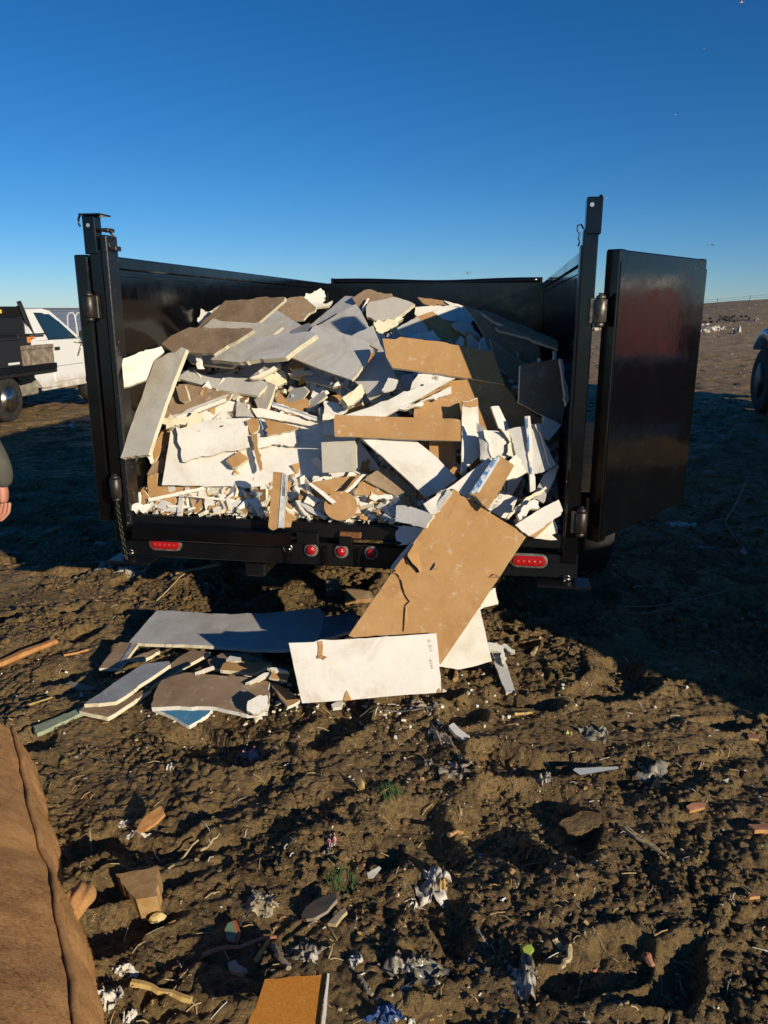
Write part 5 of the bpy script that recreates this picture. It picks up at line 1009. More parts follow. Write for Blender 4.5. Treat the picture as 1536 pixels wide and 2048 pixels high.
flap(bb, 'torn_paper', [q(255, 640, .002), q(180, 745, .018), q(175, 775, .020), q(225, 850, .018), q(275, 895, .016), q(308, 950, .012), q(330, 930, .003), q(300, 780, .0)], M['brown'])
flap(bb, 'torn_paper', [q(420, 925, .0), q(440, 900, .008), q(485, 835, .010), q(490, 900, .004), q(470, 925, .0)], M['brown'])
def torn_edge(o, name, line, width, mat):
    """a strip of face paper torn along a line, its right edge curling up"""
    P = [on_board(o, x, y, .0045) for x, y in line]
    m = MB(); k = len(P)
    vs = []
    for i, p in enumerate(P):
        d = (P[min(i + 1, k - 1)] - P[max(i - 1, 0)]).normalized(); sd = Vector((d.y, -d.x, 0))
        w = width * (.5 + .5 * math.sin(i * 1.7)) * (0 if i in (0, k - 1) else 1) + .002
        vs += [p - sd * w, p + Vector((0, 0, .0035)), p + sd * .0015 + Vector((0, 0, .0008))]
    m.add(vs, [(3 * i, 3 * i + 3, 3 * i + 4, 3 * i + 1) for i in range(k - 1)] + [(3 * i + 1, 3 * i + 4, 3 * i + 5, 3 * i + 2) for i in range(k - 1)])
    return m.build(name, mat, o)
torn_edge(bb, 'torn_paper', [q(*p)[:2] for p in ((30, 950), (60, 952), (90, 972), (112, 1010), (125, 1060), (132, 1100), (150, 1150), (170, 1195), (203, 1243), (180, 1262), (162, 1285), (155, 1350), (150, 1420), (146, 1480), (140, 1550))], .016, M['brown'])
flap(bb, 'torn_paper', [q(1010, 998, .0), q(1070, 955, .012), q(1125, 990, .016), q(1110, 1000, .004)], M['brown'])
TEAR_DARK = plain('torn_hole', (.05, .035, .02), .95, 0, (.10, .07, .04), 30)  # dark brown patches laid flat on the sheet at its tears
h = flap(bb, 'torn_hole', [q(158, 790), q(175, 780), q(228, 856), q(278, 900), q(302, 948), q(285, 945), q(220, 870), q(180, 860)], TEAR_DARK)
h = flap(bb, 'torn_hole', [q(1012, 1000), q(1068, 962), q(1105, 1002)], TEAR_DARK)
wb = BOARD['white drywall board with brown tear leaning on the big brown sheet']
q6 = lambda x, y, l=0.0: (560 + x / 2.743, 1140 + y / 2.743, l)
flap(wb, 'torn_paper', [q6(200, 488, .002), q6(206, 470, .012), q6(232, 466, .010), q6(258, 474, .016), q6(238, 492, .012), q6(222, 484, .002)], M['brown'])
INK = plain('dark_print_ink', (.09, .075, .07), .7); FAINT = plain('faint_print_ink', (.42, .40, .37), .8)
def writing(o, text, p0, p1, size, mat, flip=1):
    """flat print along the line from p0 to p1 of the photograph"""
    a, b2 = on_board(o, *p0), on_board(o, *p1)
    cu_ = bpy.data.curves.new('print', 'FONT'); cu_.body = text; cu_.size = 1.0; cu_.extrude = 0.0
    tmp = bpy.data.objects.new('print', cu_); COL.objects.link(tmp)
    bpy.context.view_layer.update()
    me = bpy.data.meshes.new_from_object(tmp.evaluated_get(bpy.context.evaluated_depsgraph_get()))
    bpy.data.objects.remove(tmp)
    me.name = 'printed_mark'; me.materials.clear(); me.materials.append(mat)
    xs_ = [v.co.x for v in me.vertices]; w = max(xs_) - min(xs_)
    L = (b2 - a).length
    ex = (b2 - a).normalized(); ey = Vector((0, 0, 1)).cross(ex) * flip
    for v in me.vertices:
        v.co = a + ex * ((v.co.x - min(xs_)) / w * L) + ey * v.co.y * size + Vector((0, 0, .0062))
    t_ = bpy.data.objects.new('printed_mark', me); COL.objects.link(t_); t_.parent = o
writing(BOARD['white drywall plank with upside down printing at its right end'], 'a.ren', (877, 779), (899, 773), .016, INK)
writing(BOARD['white drywall offcut with faint vertical printing'], '- VLT O', (987, 1024), (1006, 993), .020, FAINT)
writing(wb, '0 2/1', (862, 1279), (866, 1301), .014, FAINT, -1)
writing(wb, 'IIII', (864, 1320), (867, 1336), .010, FAINT, -1)
writing(BOARD['upper white drywall board with brown printed end'], 'C', (869, 760), (872, 752), .018, INK)
# ------------------------------------------------------------ broken plaster under and in front of the sheets
def to_world(u, w, z): return T_O + RX * u + AX * w + Vector((0, 0, z))
us = np.linspace(UL + .015, UR - .015, 90); ws = np.concatenate([np.linspace(.015, .3, 20), np.linspace(.32, TL - .03, 90)])
U, W_ = np.meshgrid(us, ws)
Zh = np.interp(W_, [.02, .14, .28, .45, .62, .8, 1.2, 1.8, 2.6, 4.1], [TZ + .004, TZ + .045, .86, 1.04, 1.22, 1.36, 1.46, 1.48, 1.35, 1.1])
Zh = Zh - .16 * smooth01(.2, .8, U) + smooth01(0, .3, W_) * (.05 * perlin(U * 5, W_ * 5, 61) + .035 * perlin(U * 13, W_ * 13, 62)) + .012 * perlin(U * 31, W_ * 31, 64)
a1, a2, aid = worley(U * 11, W_ * 11, 63)
Zh = Zh + (.012 + .04 * smooth01(0, .3, W_)) * aid * np.clip(a2 - a1, 0, .3) / .3
Zh = np.maximum(Zh, TZ + .006)
P = [tuple(to_world(float(U[i, j]), float(W_[i, j]), float(Zh[i, j]))) for i in range(110) for j in range(90)]
me = bpy.data.meshes.new('drywall_rubble')
me.from_pydata(P, [], [(i * 90 + j, i * 90 + j + 1, (i + 1) * 90 + j + 1, (i + 1) * 90 + j) for i in range(109) for j in range(89)])
t = NT('broken_drywall_rubble')
v = t.voronoi(34)
c = t.ramp(v.outputs['Color'], [(0.25, (.12, .08, .05)), (0.45, (.26, .17, .10)), (0.6, (.34, .31, .28)), (0.8, (.60, .56, .48))])
t.color(t.mix(t.ramp(t.noise(40, 5, .7), [(.4, 0.), (.7, .6)]), c, (.10, .075, .05))).rough(.95)
t.bump(t.noise(30, 6, .7), .6, .02)
me.materials.append(t.mat)
heap = bpy.data.objects.new('drywall_rubble', me); COL.objects.link(heap)
tag(heap, 'mass of crushed drywall under the loose sheets in the trailer', 'rubble', kind='stuff')
def chip_into(mb, c, size, flat, rng, slot=0, el=None):
    """one small broken piece: an uneven flat block"""
    n = rng.choice((4, 5, 5, 6))
    rz = Matrix.Rotation(rng.uniform(0, 6.28), 3, 'Z') @ Matrix.Rotation(rng.uniform(-.6, .6), 3, 'X') @ Matrix.Rotation(rng.uniform(-.6, .6), 3, 'Y')
    ring = []
    el = el or rng.uniform(.45, 1.0)
    for k in range(n):
        an = 2 * math.pi * (k + rng.uniform(-.3, .3)) / n
        rr = size * rng.uniform(.7, 1.15)
        ring.append((rr * math.cos(an), rr * el * math.sin(an)))
    h = size * flat
    vs = [Vector(c) + rz @ Vector((a, b2, -h)) for a, b2 in ring] + [Vector(c) + rz @ Vector((a * rng.uniform(.8, 1), b2 * rng.uniform(.8, 1), h)) for a, b2 in ring]
    fs = [tuple(range(n))[::-1], tuple(range(n, 2 * n))] + [(i, (i + 1) % n, n + (i + 1) % n, n + i) for i in range(n)]
    mb.add(vs, fs, False, slot)
rng = random.Random(11)
mb = MB()
for k in range(480):
    u = rng.uniform(-1.20, .14) if k < 420 else rng.uniform(.2, .78)
    w = .22 * rng.random() ** 1.3 - .012
    s = rng.uniform(.003, .012) * (2.6 if rng.random() < .14 else 1)
    z = TZ + s * .5 + max(0, w - .02) * (.2 + .4 * rng.random()) + .012 * rng.random()
    chip_into(mb, to_world(u, w, z), s, rng.uniform(.10, .35), rng, rng.choice((0, 0, 1, 1, 2, 3, 3)), rng.uniform(.18, .8))
cr = mb.build('gypsum_crumbs', [M['gypsum_white'], M['gypsum'], M['brown'], M['beige']])
tag(cr, 'white gypsum crumbs strewn along the tail edge of the bed', 'crumbs', kind='stuff')
# dust and crumbs lying on the sheets themselves and between them
mb = MB()
for k in range(520):
    u = rng.uniform(-1.15, .5); w = rng.uniform(.1, 1.1)
    z = float(np.interp(w, [.14, .28, .45, .62, .8, 1.2], [.80, .95, 1.12, 1.30, 1.42, 1.52])) + rng.uniform(-.04, .05)
    chip_into(mb, to_world(u, w + .04, z), rng.uniform(.006, .022), rng.uniform(.3, .6), rng, rng.choice((0, 0, 1, 2)))
cr = mb.build('drywall_crumbs', [M['gypsum_white'], M['gypsum'], M['brown']])
tag(cr, 'small drywall crumbs caught between the sheets of the heap', 'crumbs', kind='stuff')

# broken shards of board wedged in the gaps of the heap
mb = MB()
for k in range(720):
    u = rng.uniform(-1.18, .62); w = rng.uniform(.06, 1.0) if k < 430 else rng.uniform(.0, .16)
    if k >= 430: u = rng.uniform(-1.2, .2)
    z = float(np.interp(w, [.0, .06, .14, .28, .45, .62, .8, 1.2], [.755, .77, .83, .99, 1.17, 1.34, 1.46, 1.55])) + (rng.uniform(-.05, .02) if k < 430 else rng.uniform(0, .02))
    L = rng.uniform(.03, .11) if k < 430 else rng.uniform(.015, .075); wd = L * rng.uniform(.15, .6)
    n_ = Vector((rng.gauss(0, .45), -.75 + rng.gauss(0, .3), .62 + rng.gauss(0, .3))).normalized()
    s_, u_ = frame_of(n_); an = rng.uniform(0, 6.28)
    e1 = s_ * math.cos(an) + u_ * math.sin(an); e2 = n_.cross(e1)
    c0 = to_world(u, w + .03, z)
    ring = [(-L, -wd), (-L * rng.uniform(.2, .5), -wd * rng.uniform(.8, 1.1)), (L * rng.uniform(.7, 1.1), -wd * rng.uniform(.2, .9)), (L * rng.uniform(.6, 1), wd * rng.uniform(.1, 1)), (-L * rng.uniform(.0, .5), wd), (-L * rng.uniform(.7, 1.05), wd * rng.uniform(.3, .9))]
    kk = len(ring); th = .013
    fsl = rng.choice((0, 0, 0, 1, 1, 2))
    b0 = len(mb.v)
    mb.add([c0 + e1 * a + e2 * q + n_ * rng.uniform(-.002, .002) for a, q in ring] + [c0 + e1 * a + e2 * q - n_ * th for a, q in ring], [tuple(range(kk))], False, fsl)
    for f in [tuple(range(kk, 2 * kk))[::-1]] + [(i, (i + 1) % kk, kk + (i + 1) % kk, kk + i) for i in range(kk)]:
        mb.f.append(tuple(b0 + i for i in f)); mb.m.append(3); mb.sm.append(False)
sh = mb.build('drywall_shards', [M['white'], M['brown'], M['gray'], M['gypsum']])
tag(sh, 'small broken drywall shards wedged in the gaps of the heap', 'shards', kind='stuff')
# ------------------------------------------------------------ white flatbed truck at the left
WHITE_CAR = None
t = NT('white_truck_paint')
sx = t.n.new('ShaderNodeSeparateXYZ'); t.l.new(t.tc.outputs['Object'], sx.inputs[0])
low = t.ramp(sx.outputs[2], [(0.38, 1.0), (0.62, 0.0)])
mudf = t.math('MULTIPLY', low, t.ramp(t.noise(5, 6, .7), [(.35, 0.), (.6, 1.)]))
t.color(t.mix(mudf, (.82, .81, .78), (.42, .30, .15))).rough(.35)
t.b.inputs['Coat Weight'].default_value = .3
WHITE_CAR = t.mat
GLASS = NT('tinted_side_glass'); GLASS.color((.012, .035, .05)).rough(.06).spec(.8); GLASS = GLASS.mat
TRIM = plain('black_vehicle_trim', (.018, .018, .02), .5)
OLDWOOD = plain('weathered_deck_wood', (.16, .12, .085), .9, 0, (.34, .28, .21), 9, .3)
ALU = plain('polished_wheel_metal', (.62, .58, .50), .28, 1.0, (.42, .38, .31), 16)
def vpart(mb, name, mat, parent): return mb.build(name, mat, parent)
fx, fy = -5.82, 11.93
ft = empty('flatbed_truck', (fx, fy, gh(fx, fy) + .02), (0, 0, -TH))
tag(ft, 'white flatbed pickup truck with wooden stake sides and black headache rack', 'truck')
def yz_prism(mb, poly, x0, x1): return mb.prism(poly, (x0, x1), lambda a, b, tt: (tt, a, b))
b = MB()
yz_prism(b, [(.80, .62), (.98, .44), (2.30, .41), (2.36, .62), (2.56, .80), (2.86, .80), (3.06, .62), (3.10, .42), (3.55, .42), (3.62, .60), (3.60, 1.02), (3.45, 1.12), (2.30, 1.19), (.82, 1.21)], -.012, -1.78)
cab = vpart(b, 'cab', WHITE_CAR, ft)
b = MB()
top = [(.84, 1.66), (.90, 1.71), (1.30, 1.715), (1.52, 1.69)]
bot = [(.82, 1.2102), (2.26, 1.2102)]
def sect(x_b, x_t):
    return [(x_b, .82, 1.2105), (x_t, .84, 1.64), (x_t, .92, 1.71), (x_t, 1.32, 1.715), (x_t, 1.54, 1.68), (x_b, 2.28, 1.2105)]
A = sect(-.02, -.10); Bq = sect(-1.77, -1.69); n = 6
b.add(A + Bq, [tuple(range(n)), tuple(range(n, 2 * n))[::-1]] + [(i, (i + 1) % n, n + (i + 1) % n, n + i) for i in range(n)])
vpart(b, 'cab_roof', WHITE_CAR, ft)
def on_side(s, z, out=0.0):
    f = max(0., (z - 1.21) / .43)
    return (-.02 - .08 * min(1, f) + out, s, z)
win = [(1.10, 1.635), (1.30, 1.23), (2.13, 1.225), (1.72, 1.50), (1.50, 1.625)]
def panel(poly, o0, o1):
    m = MB()
    P0 = [on_side(s, z, o0) for s, z in poly]; P1 = [on_side(s, z, o1) for s, z in poly]
    k = len(poly)
    m.add(P0 + P1, [tuple(range(k)), tuple(range(k, 2 * k))[::-1]] + [(i, (i + 1) % k, k + (i + 1) % k, k + i) for i in range(k)])
    return m
wf = vpart(panel([(s + (s - 1.55) * .06, z + (z - 1.43) * .09) for s, z in win], .001, .008), 'window_frame', TRIM, ft)
vpart(panel(win, .0085, .012), 'side_window', GLASS, wf)
b = MB(); b.add([(-.13, 1.60, 1.675), (-1.66, 1.60, 1.675), (-1.70, 2.22, 1.26), (-.09, 2.22, 1.26)], [(0, 1, 2, 3)]); b.add([(-.13, 1.603, 1.68), (-1.66, 1.603, 1.68), (-1.70, 2.223, 1.265), (-.09, 2.223, 1.265)], [(0, 1, 2, 3)]); vpart(b, 'windscreen', GLASS, ft)
b = MB(); b.add([(-.25, .815, 1.25), (-1.5, .815, 1.25), (-1.5, .83, 1.60), (-.25, .83, 1.60)], [(0, 1, 2, 3)]); b.add([(-.25, .811, 1.25), (-1.5, .811, 1.25), (-1.5, .826, 1.60), (-.25, .826, 1.60)], [(0, 1, 2, 3)]); vpart(b, 'rear_window', GLASS, ft)
b = MB(); b.box((-.0115, 1.36, .50), (.004, 2.27, 1.195), .006); dr = vpart(b, 'door', WHITE_CAR, ft)
b = MB(); b.box((.0045, 1.40, 1.03), (.02, 1.55, 1.085), .01); vpart(b, 'handle', TRIM, dr)
b = MB(); b.box((.0045, 1.37, .76), (.010, 2.26, .775), .002); vpart(b, 'moulding', plain('grey_moulding', (.45, .45, .44), .5), dr)
b = MB(); b.box((-.06, 1.0, .385), (-.005, 2.34, .425), .01); vpart(b, 'sill', WHITE_CAR, ft)
b = MB(); b.lathe((.09, 2.23, 1.27), (.2, -1, 0), [(0, .05), (.03, .075), (.05, .075), (.055, .06)], 16); mi = vpart(b, 'mirror', TRIM, ft)
b = MB(); b.tube([(.0, 2.02, 1.14), (.07, 2.2, 1.14), (.09, 2.25, 1.22)], .011, 8); b.tube([(.02, 2.08, .90), (.06, 2.17, 1.08), (.09, 2.25, 1.2)], .011, 8); b.tube([(.02, 2.40, .92), (.06, 2.28, 1.08), (.02, 2.16, 1.16)], .011, 8); vpart(b, 'mirror_arm', M['steel'], mi)
b = MB(); b.lathe((-.5, 1.3, 1.715), (0, 0, 1), [(0, .05), (.03, .05), (.05, .02)], 12); vpart(b, 'beacon', TRIM, ft)
# deck and boxes
b = MB(); b.box((.03, -2.3, .735), (-2.0, 1.40, .83), .006); vpart(b, 'flatbed', M['black_dirty'], ft)
b = MB(); b.box((.034, -2.3, .68), (-.02, 1.38, .733), .006); vpart(b, 'deck_rail', M['dark_steel'], ft)
b = MB(); yz_prism(b, [(.30, .70), (1.33, .70), (.80, .58), (.45, .55)], -.02, -1.6); vpart(b, 'deck_brace', M['black_dirty'], ft)
for k in range(6):
    y = .49 + k * .146
    b = MB(); b.box((.012, y, .832), (-.022, y + .138, 1.075), .004); vpart(b, 'plank', OLDWOOD, ft)
b = MB(); b.box((.02, .47, 1.08), (-.05, 1.37, 1.145), .005); vpart(b, 'stake_rail', OLDWOOD, ft)
b = MB(); b.box((.02, -1.9, .832), (-.55, .46, 1.24), .01); tb = vpart(b, 'tool_box', TRIM, ft)
b = MB(); b.box((.03, -1.92, 1.242), (-.56, .47, 1.275), .008); vpart(b, 'lid', TRIM, tb)
b = MB(); b.box((.021, .10, .87), (.027, .38, .905), .001); vpart(b, 'sticker', plain('white_sticker', (.75, .75, .72), .5), tb)
b = MB(); b.box((-.03, .50, 1.147), (-.5, 1.20, 1.30), .01); tb2 = vpart(b, 'tool_box', TRIM, ft)
b = MB(); b.box((-.02, .48, 1.302), (-.52, 1.24, 1.325), .008); vpart(b, 'lid', TRIM, tb2)
b = MB(); b.box((-.0295, .72, 1.185), (-.0255, .95, 1.275), .001); st = vpart(b, 'sticker', plain('orange_sticker', (.75, .26, .06), .5), tb2)
b = MB(); b.box((-.0252, .82, 1.215), (-.0235, .87, 1.25), .001); vpart(b, 'sticker_mark', TRIM, st)
b = MB(); b.box((-.25, -.9, 1.28), (-.95, -.05, 1.40), .015); co = vpart(b, 'white_box', plain('white_plastic_box', (.76, .75, .71), .5), ft)
# headache rack
def slant(z): return .93 - (z - 1.33) * .50
rk = MB(); rk.tube([(-.07, slant(1.3), 1.30), (-.07, slant(1.82), 1.82)], .045, 4, smooth=False); rkp = vpart(rk, 'rack_post', TRIM, ft)
rk = MB(); rk.tube([(-1.85, slant(1.3), 1.30), (-1.85, slant(1.82), 1.82)], .045, 4, smooth=False); vpart(rk, 'rack_post', TRIM, ft)
b = MB(); b.add([(-.10, slant(z) + o, z) for z in (1.58, 1.75) for o in (-.02, .02)] + [(-1.82, slant(z) + o, z) for z in (1.58, 1.75) for o in (-.02, .02)], [(0, 2, 3, 1), (4, 5, 7, 6), (0, 1, 5, 4), (2, 6, 7, 3), (0, 4, 6, 2), (1, 3, 7, 5)]); rp_ = vpart(b, 'rack_panel', TRIM, ft)
for k in range(6):
    z = 1.335 + k * .042
    b = MB(); b.box((-.60, slant(z) - .006, z - .010), (-1.55, slant(z) + .012, z + .012), .003); vpart(b, 'louvre', TRIM, ft)
b = MB(); b.box((-.115, slant(1.45) - .06, 1.31), (-.60, slant(1.45) + .03, 1.57), .004); vpart(b, 'rack_plate', TRIM, ft)
b = MB(); b.box((-.42, slant(1.67) - .055, 1.64), (-.86, slant(1.67) - .025, 1.70), .014); vpart(b, 'amber_light', plain('amber_lens', (.80, .55, .08), .3), ft)
# wheels
def truck_wheel(mb_parent, x_out, s, rad, wd, side, rim_mat, rimr):
    sg = side
    m = MB(); m.lathe((x_out, s, rad), (-sg, 0, 0), [(0.012, rimr), (.0, rimr * 1.12), (.006, rad * .86), (.03, rad * .97), (.055, rad), (wd - .05, rad), (wd, rad * .86)], 32)
    w = vpart(m, 'wheel', M['rubber'], mb_parent)
    m = MB(); m.lathe((x_out, s, rad), (-sg, 0, 0), [(.010, rimr), (.05, rimr * .93), (.12, rimr * .86), (.125, rimr * .45), (.06, rimr * .42), (.045, rimr * .30), (.04, .001)], 28)
    rm = vpart(m, 'rim', rim_mat, w)
    for k in range(8):
        an = k * math.pi / 4 + .3
        m = MB(); m.lathe((x_out - sg * .1205, s + rimr * .66 * math.cos(an), rad + rimr * .66 * math.sin(an)), (sg, 0, 0), [(0, rimr * .13), (.004, rimr * .13)], 10); vpart(m, 'hand_hole', M['hole'], rm)
    return w
truck_wheel(ft, .015, .06, .355, .27, 1, ALU, .215)
truck_wheel(ft, -2.0, .06, .355, .27, -1, ALU, .215)
truck_wheel(ft, .0, 2.72, .355, .24, 1, ALU, .215)
truck_wheel(ft, -1.8, 2.72, .355, .24, -1, ALU, .215)
b = MB(); b.box((-.10, .45, .34), (-.5, 1.0, .54), .02); vpart(b, 'fuel_tank', plain('muddy_fuel_tank', (.18, .16, .12), .7, 0, (.34, .30, .22), 9), ft)
b = MB(); b.box((-.45, -2.2, .5), (-.55, 3.2, .64), .005); vpart(b, 'frame_rail', M['black_dirty'], ft)
b = MB(); b.box((-1.35, -2.2, .5), (-1.45, 3.2, .64), .005); vpart(b, 'frame_rail', M['black_dirty'], ft)
b = MB(); b.tube([(-.1, .06, .36), (-1.9, .06, .36)], .06, 12); vpart(b, 'axle', M['black_dirty'], ft)

# ------------------------------------------------------------ heavy truck and its low red trailer at the right edge
hx, hy = 6.05, 12.55
ht = empty('heavy_truck', (hx, hy, gh(hx, hy)), (0, 0, -TH))
tag(ht, 'silver heavy truck in its own shade, seen only by its front wheel', 'truck')
SILVER = plain('silver_fender_paint', (.42, .45, .48), .28, .35)
truck_wheel(ht, .03, .1, .52, .30, -1, TRIM, .29)
truck_wheel(ht, 2.30, .1, .52, .30, 1, TRIM, .29)
b = MB()
N = 14
P = []
for k in range(N + 1):
    an = math.pi * (1.02 - .80 * k / N)
    for x in (.02, .06, .42):
        rr = .66 if x > .03 else .62
        P.append((x, .1 + rr * 1.02 * math.cos(an), .60 + rr * 1.12 * math.sin(an)))
for k in range(N + 1):
    an = math.pi * (1.02 - .80 * k / N)
    P.append((.42, .1 + .60 * math.cos(an), .60 + .60 * math.sin(an))); P.append((.02, .1 + .60 * math.cos(an), .60 + .60 * math.sin(an)))
o_ = 3 * (N + 1)
F = []
for k in range(N):
    F += [(3 * k, 3 * k + 3, 3 * k + 4, 3 * k + 1), (3 * k + 1, 3 * k + 4, 3 * k + 5, 3 * k + 2), (3 * k + 2, 3 * k + 5, o_ + 2 * k + 2, o_ + 2 * k), (o_ + 2 * k, o_ + 2 * k + 2, o_ + 2 * k + 3, o_ + 2 * k + 1), (o_ + 2 * k + 1, o_ + 2 * k + 3, 3 * k + 3, 3 * k)]
b.add(P, F, True); fd = vpart(b, 'fender', SILVER, ht)
c2 = fd.copy(); COL.objects.link(c2); c2.parent = ht; c2.location = (1.86, 0, 0)
b = MB(); yz_prism(b, [(-1.2, .75), (1.5, .75), (1.62, 1.0), (1.55, 1.55), (-1.2, 1.85)], .52, 1.80); vpart(b, 'hood', SILVER, ht)
b = MB(); b.box((.50, 1.45, .42), (1.85, 1.75, .80), .05); vpart(b, 'bumper', plain('chrome_bumper', (.6, .6, .6), .2, 1.0), ht)
b = MB(); yz_prism(b, [(-3.0, .75), (-1.2, .75), (-1.2, 1.86), (-1.55, 2.65), (-1.75, 2.75), (-3.0, 2.75)], .14, 2.18); vpart(b, 'cab', SILVER, ht)
b = MB(); b.add([(.138, -1.45, 1.85), (.138, -2.55, 1.85), (.138, -2.5, 2.5), (.138, -1.70, 2.5)], [(0, 1, 2, 3)]); b.add([(.134, -1.45, 1.85), (.134, -2.55, 1.85), (.134, -2.5, 2.5), (.134, -1.70, 2.5)], [(0, 1, 2, 3)]); vpart(b, 'side_window', GLASS, ht)
b = MB(); b.box((.6, -6.5, .55), (1.7, 1.3, .80), .02); vpart(b, 'frame_rail', M['black_dirty'], ht)
for s in (-4.2, -5.4):
    truck_wheel(ht, .03, s, .50, .5, -1, TRIM, .29); truck_wheel(ht, 2.30, s, .50, .5, 1, TRIM, .29)
b = MB(); b.box((.0, -6.6, .95), (2.3, -3.1, 1.45), .02); vpart(b, 'deck_body', TRIM, ht)  # unseen deck, added to shade the ground between cab and trailer
rt = empty('red_trailer', (hx, hy, gh(4.2, 3.0)), (0, 0, -TH))
tag(rt, 'low red trailer behind the heavy truck, out of frame beside the camera', 'trailer')
REDP = plain('red_trailer_paint', (.30, .012, .020), .4, 0, (.16, .012, .015), 3)
WHR = plain('white_rail_paint', (.72, .71, .68), .5)
def rwall(x0, x1, s0, s1, top):
    b = MB(); b.box((x0, s0, .62), (x1, s1, top - .07), .01); w = vpart(b, 'side_wall', REDP, rt)
    b = MB(); b.box((x0 - .02, s0 - .01, top - .068), (x1 + .02, s1 + .02, top), .01); vpart(b, 'top_rail', WHR, w)
    b = MB(); b.box((x0 - .015, s0 + .01, .50), (x1 + .015, s1, .618), .01); vpart(b, 'bottom_rail', plain('dull_white_paint', (.55, .54, .50), .6), w)
rwall(-.20, -.14, -12.45, -9.3, 1.43); rwall(-.20, -.14, -9.27, -7.2, 1.25); rwall(2.14, 2.20, -12.45, -7.2, 1.43)  # near side lowered in front so the open door mirrors the red wall
b = MB(); b.box((-.13, -12.44, .62), (2.13, -12.38, 1.36), .01); vpart(b, 'tailgate', REDP, rt)
b = MB(); b.box((-.13, -7.26, .62), (2.13, -7.2, 1.84), .01); vpart(b, 'front_wall', REDP, rt)  # unseen; raised so its sunlit red shows reflected in the open door
b = MB(); b.box((-.13, -7.27, 1.842), (2.13, -7.19, 1.95), .01); vpart(b, 'top_rail', WHR, rt)  # unseen white cap, added for the same door reflection
b = MB(); b.box((-.13, -12.37, .60), (2.13, -7.27, .66), .004); vpart(b, 'bed_floor', M['black_dirty'], rt)
for s in (-10.6, -11.6):
    truck_wheel(rt, -.16, s, .42, .28, -1, TRIM, .24); truck_wheel(rt, 2.16, s, .42, .28, 1, TRIM, .24)
for x in (.7, 1.3):
    b = MB(); b.box((x, -12.2, .42), (x + .1, -6.4, .598), .005); vpart(b, 'frame_rail', M['black_dirty'], rt)
# ------------------------------------------------------------ far things
def terrain_hit(px, py, d0=6.0, d1=160.0):
    d = pix_ray(px, py); c = Vector((0, 0, CAM_H))
    ts = np.linspace(d0, d1, 900)
    X = c.x + d.x * ts; Y = c.y + d.y * ts; Z = c.z + d.z * ts
    H_ = ground_h(X, Y)
    k = np.argmax(Z < H_)
    if Z[k] >= H_[k]: k = len(ts) - 1
    return Vector((float(X[k]), float(Y[k]), float(H_[k])))
fld = MB()
fld.add([(-260, 42, .02), (-9.5, 42, .02), (-14, 520, .02), (-260, 520, .02), (-260, 42, -.5), (-9.5, 42, -.5), (-14, 520, -.5), (-260, 520, -.5)], [(0, 1, 2, 3), (4, 5, 1, 0), (5, 6, 2, 1)])
o = fld.build('hazy_plain', plain('haze_blue_ground', (.34, .37, .41), .95, 0, (.42, .45, .48), .3))  # distant plain; the blue of the haze is put into its colour
tag(o, kind='structure')
# wire fence along the far edge of the tip
fe = empty('wire_fence', (0, 58, 0))
tag(fe, 'thin wire fence on posts along the far edge of the tip', 'fence')
FX = [-42 + 3.5 * k for k in range(24)]
FP = []
GP = plain('fence_post_wood', (.10, .09, .08), .9)
for x in FX:
    y = 58 + .06 * (x + 20) if x < 14 else 60.0 + (x - 14) * .5
    z = gh(x, y)
    FP.append((x, y - 58, z))
    b = MB(); b.tube([(x, y - 58, z - .2), (x + .03, y - 58, z + (1.55 if x < 14 else .9))], .045 if x < 14 else .025, 6); b.build('fence_post', GP, fe)
for hgt in (.5, .85, 1.2, 1.5):
    b = MB(); b.tube([(x, y, z + hgt * (1 if x < 14 else .55)) for x, y, z in FP], .008, 4); b.build('wire', M['dark_steel'], fe)
# bent pipe frame beyond the truck
pf = at_dist(152, 690, 30); z0 = gh(pf.x, pf.y)
g = empty('pipe_frame', (pf.x, pf.y, z0))
tag(g, 'pale bent pipe frame standing beyond the white truck', 'pipe frame')
for dx in (0, .22):
    b = MB(); b.tube([(-.28 + dx, dx, 0), (-.22 + dx, dx, 1.45), (-.14 + dx, dx, 1.58), (.0 + dx, dx, 1.60), (.06 + dx, dx, 1.5), (.18 + dx, dx, 0)], .028, 8); b.build('pipe', plain('pale_pipe', (.6, .6, .58), .5), g)
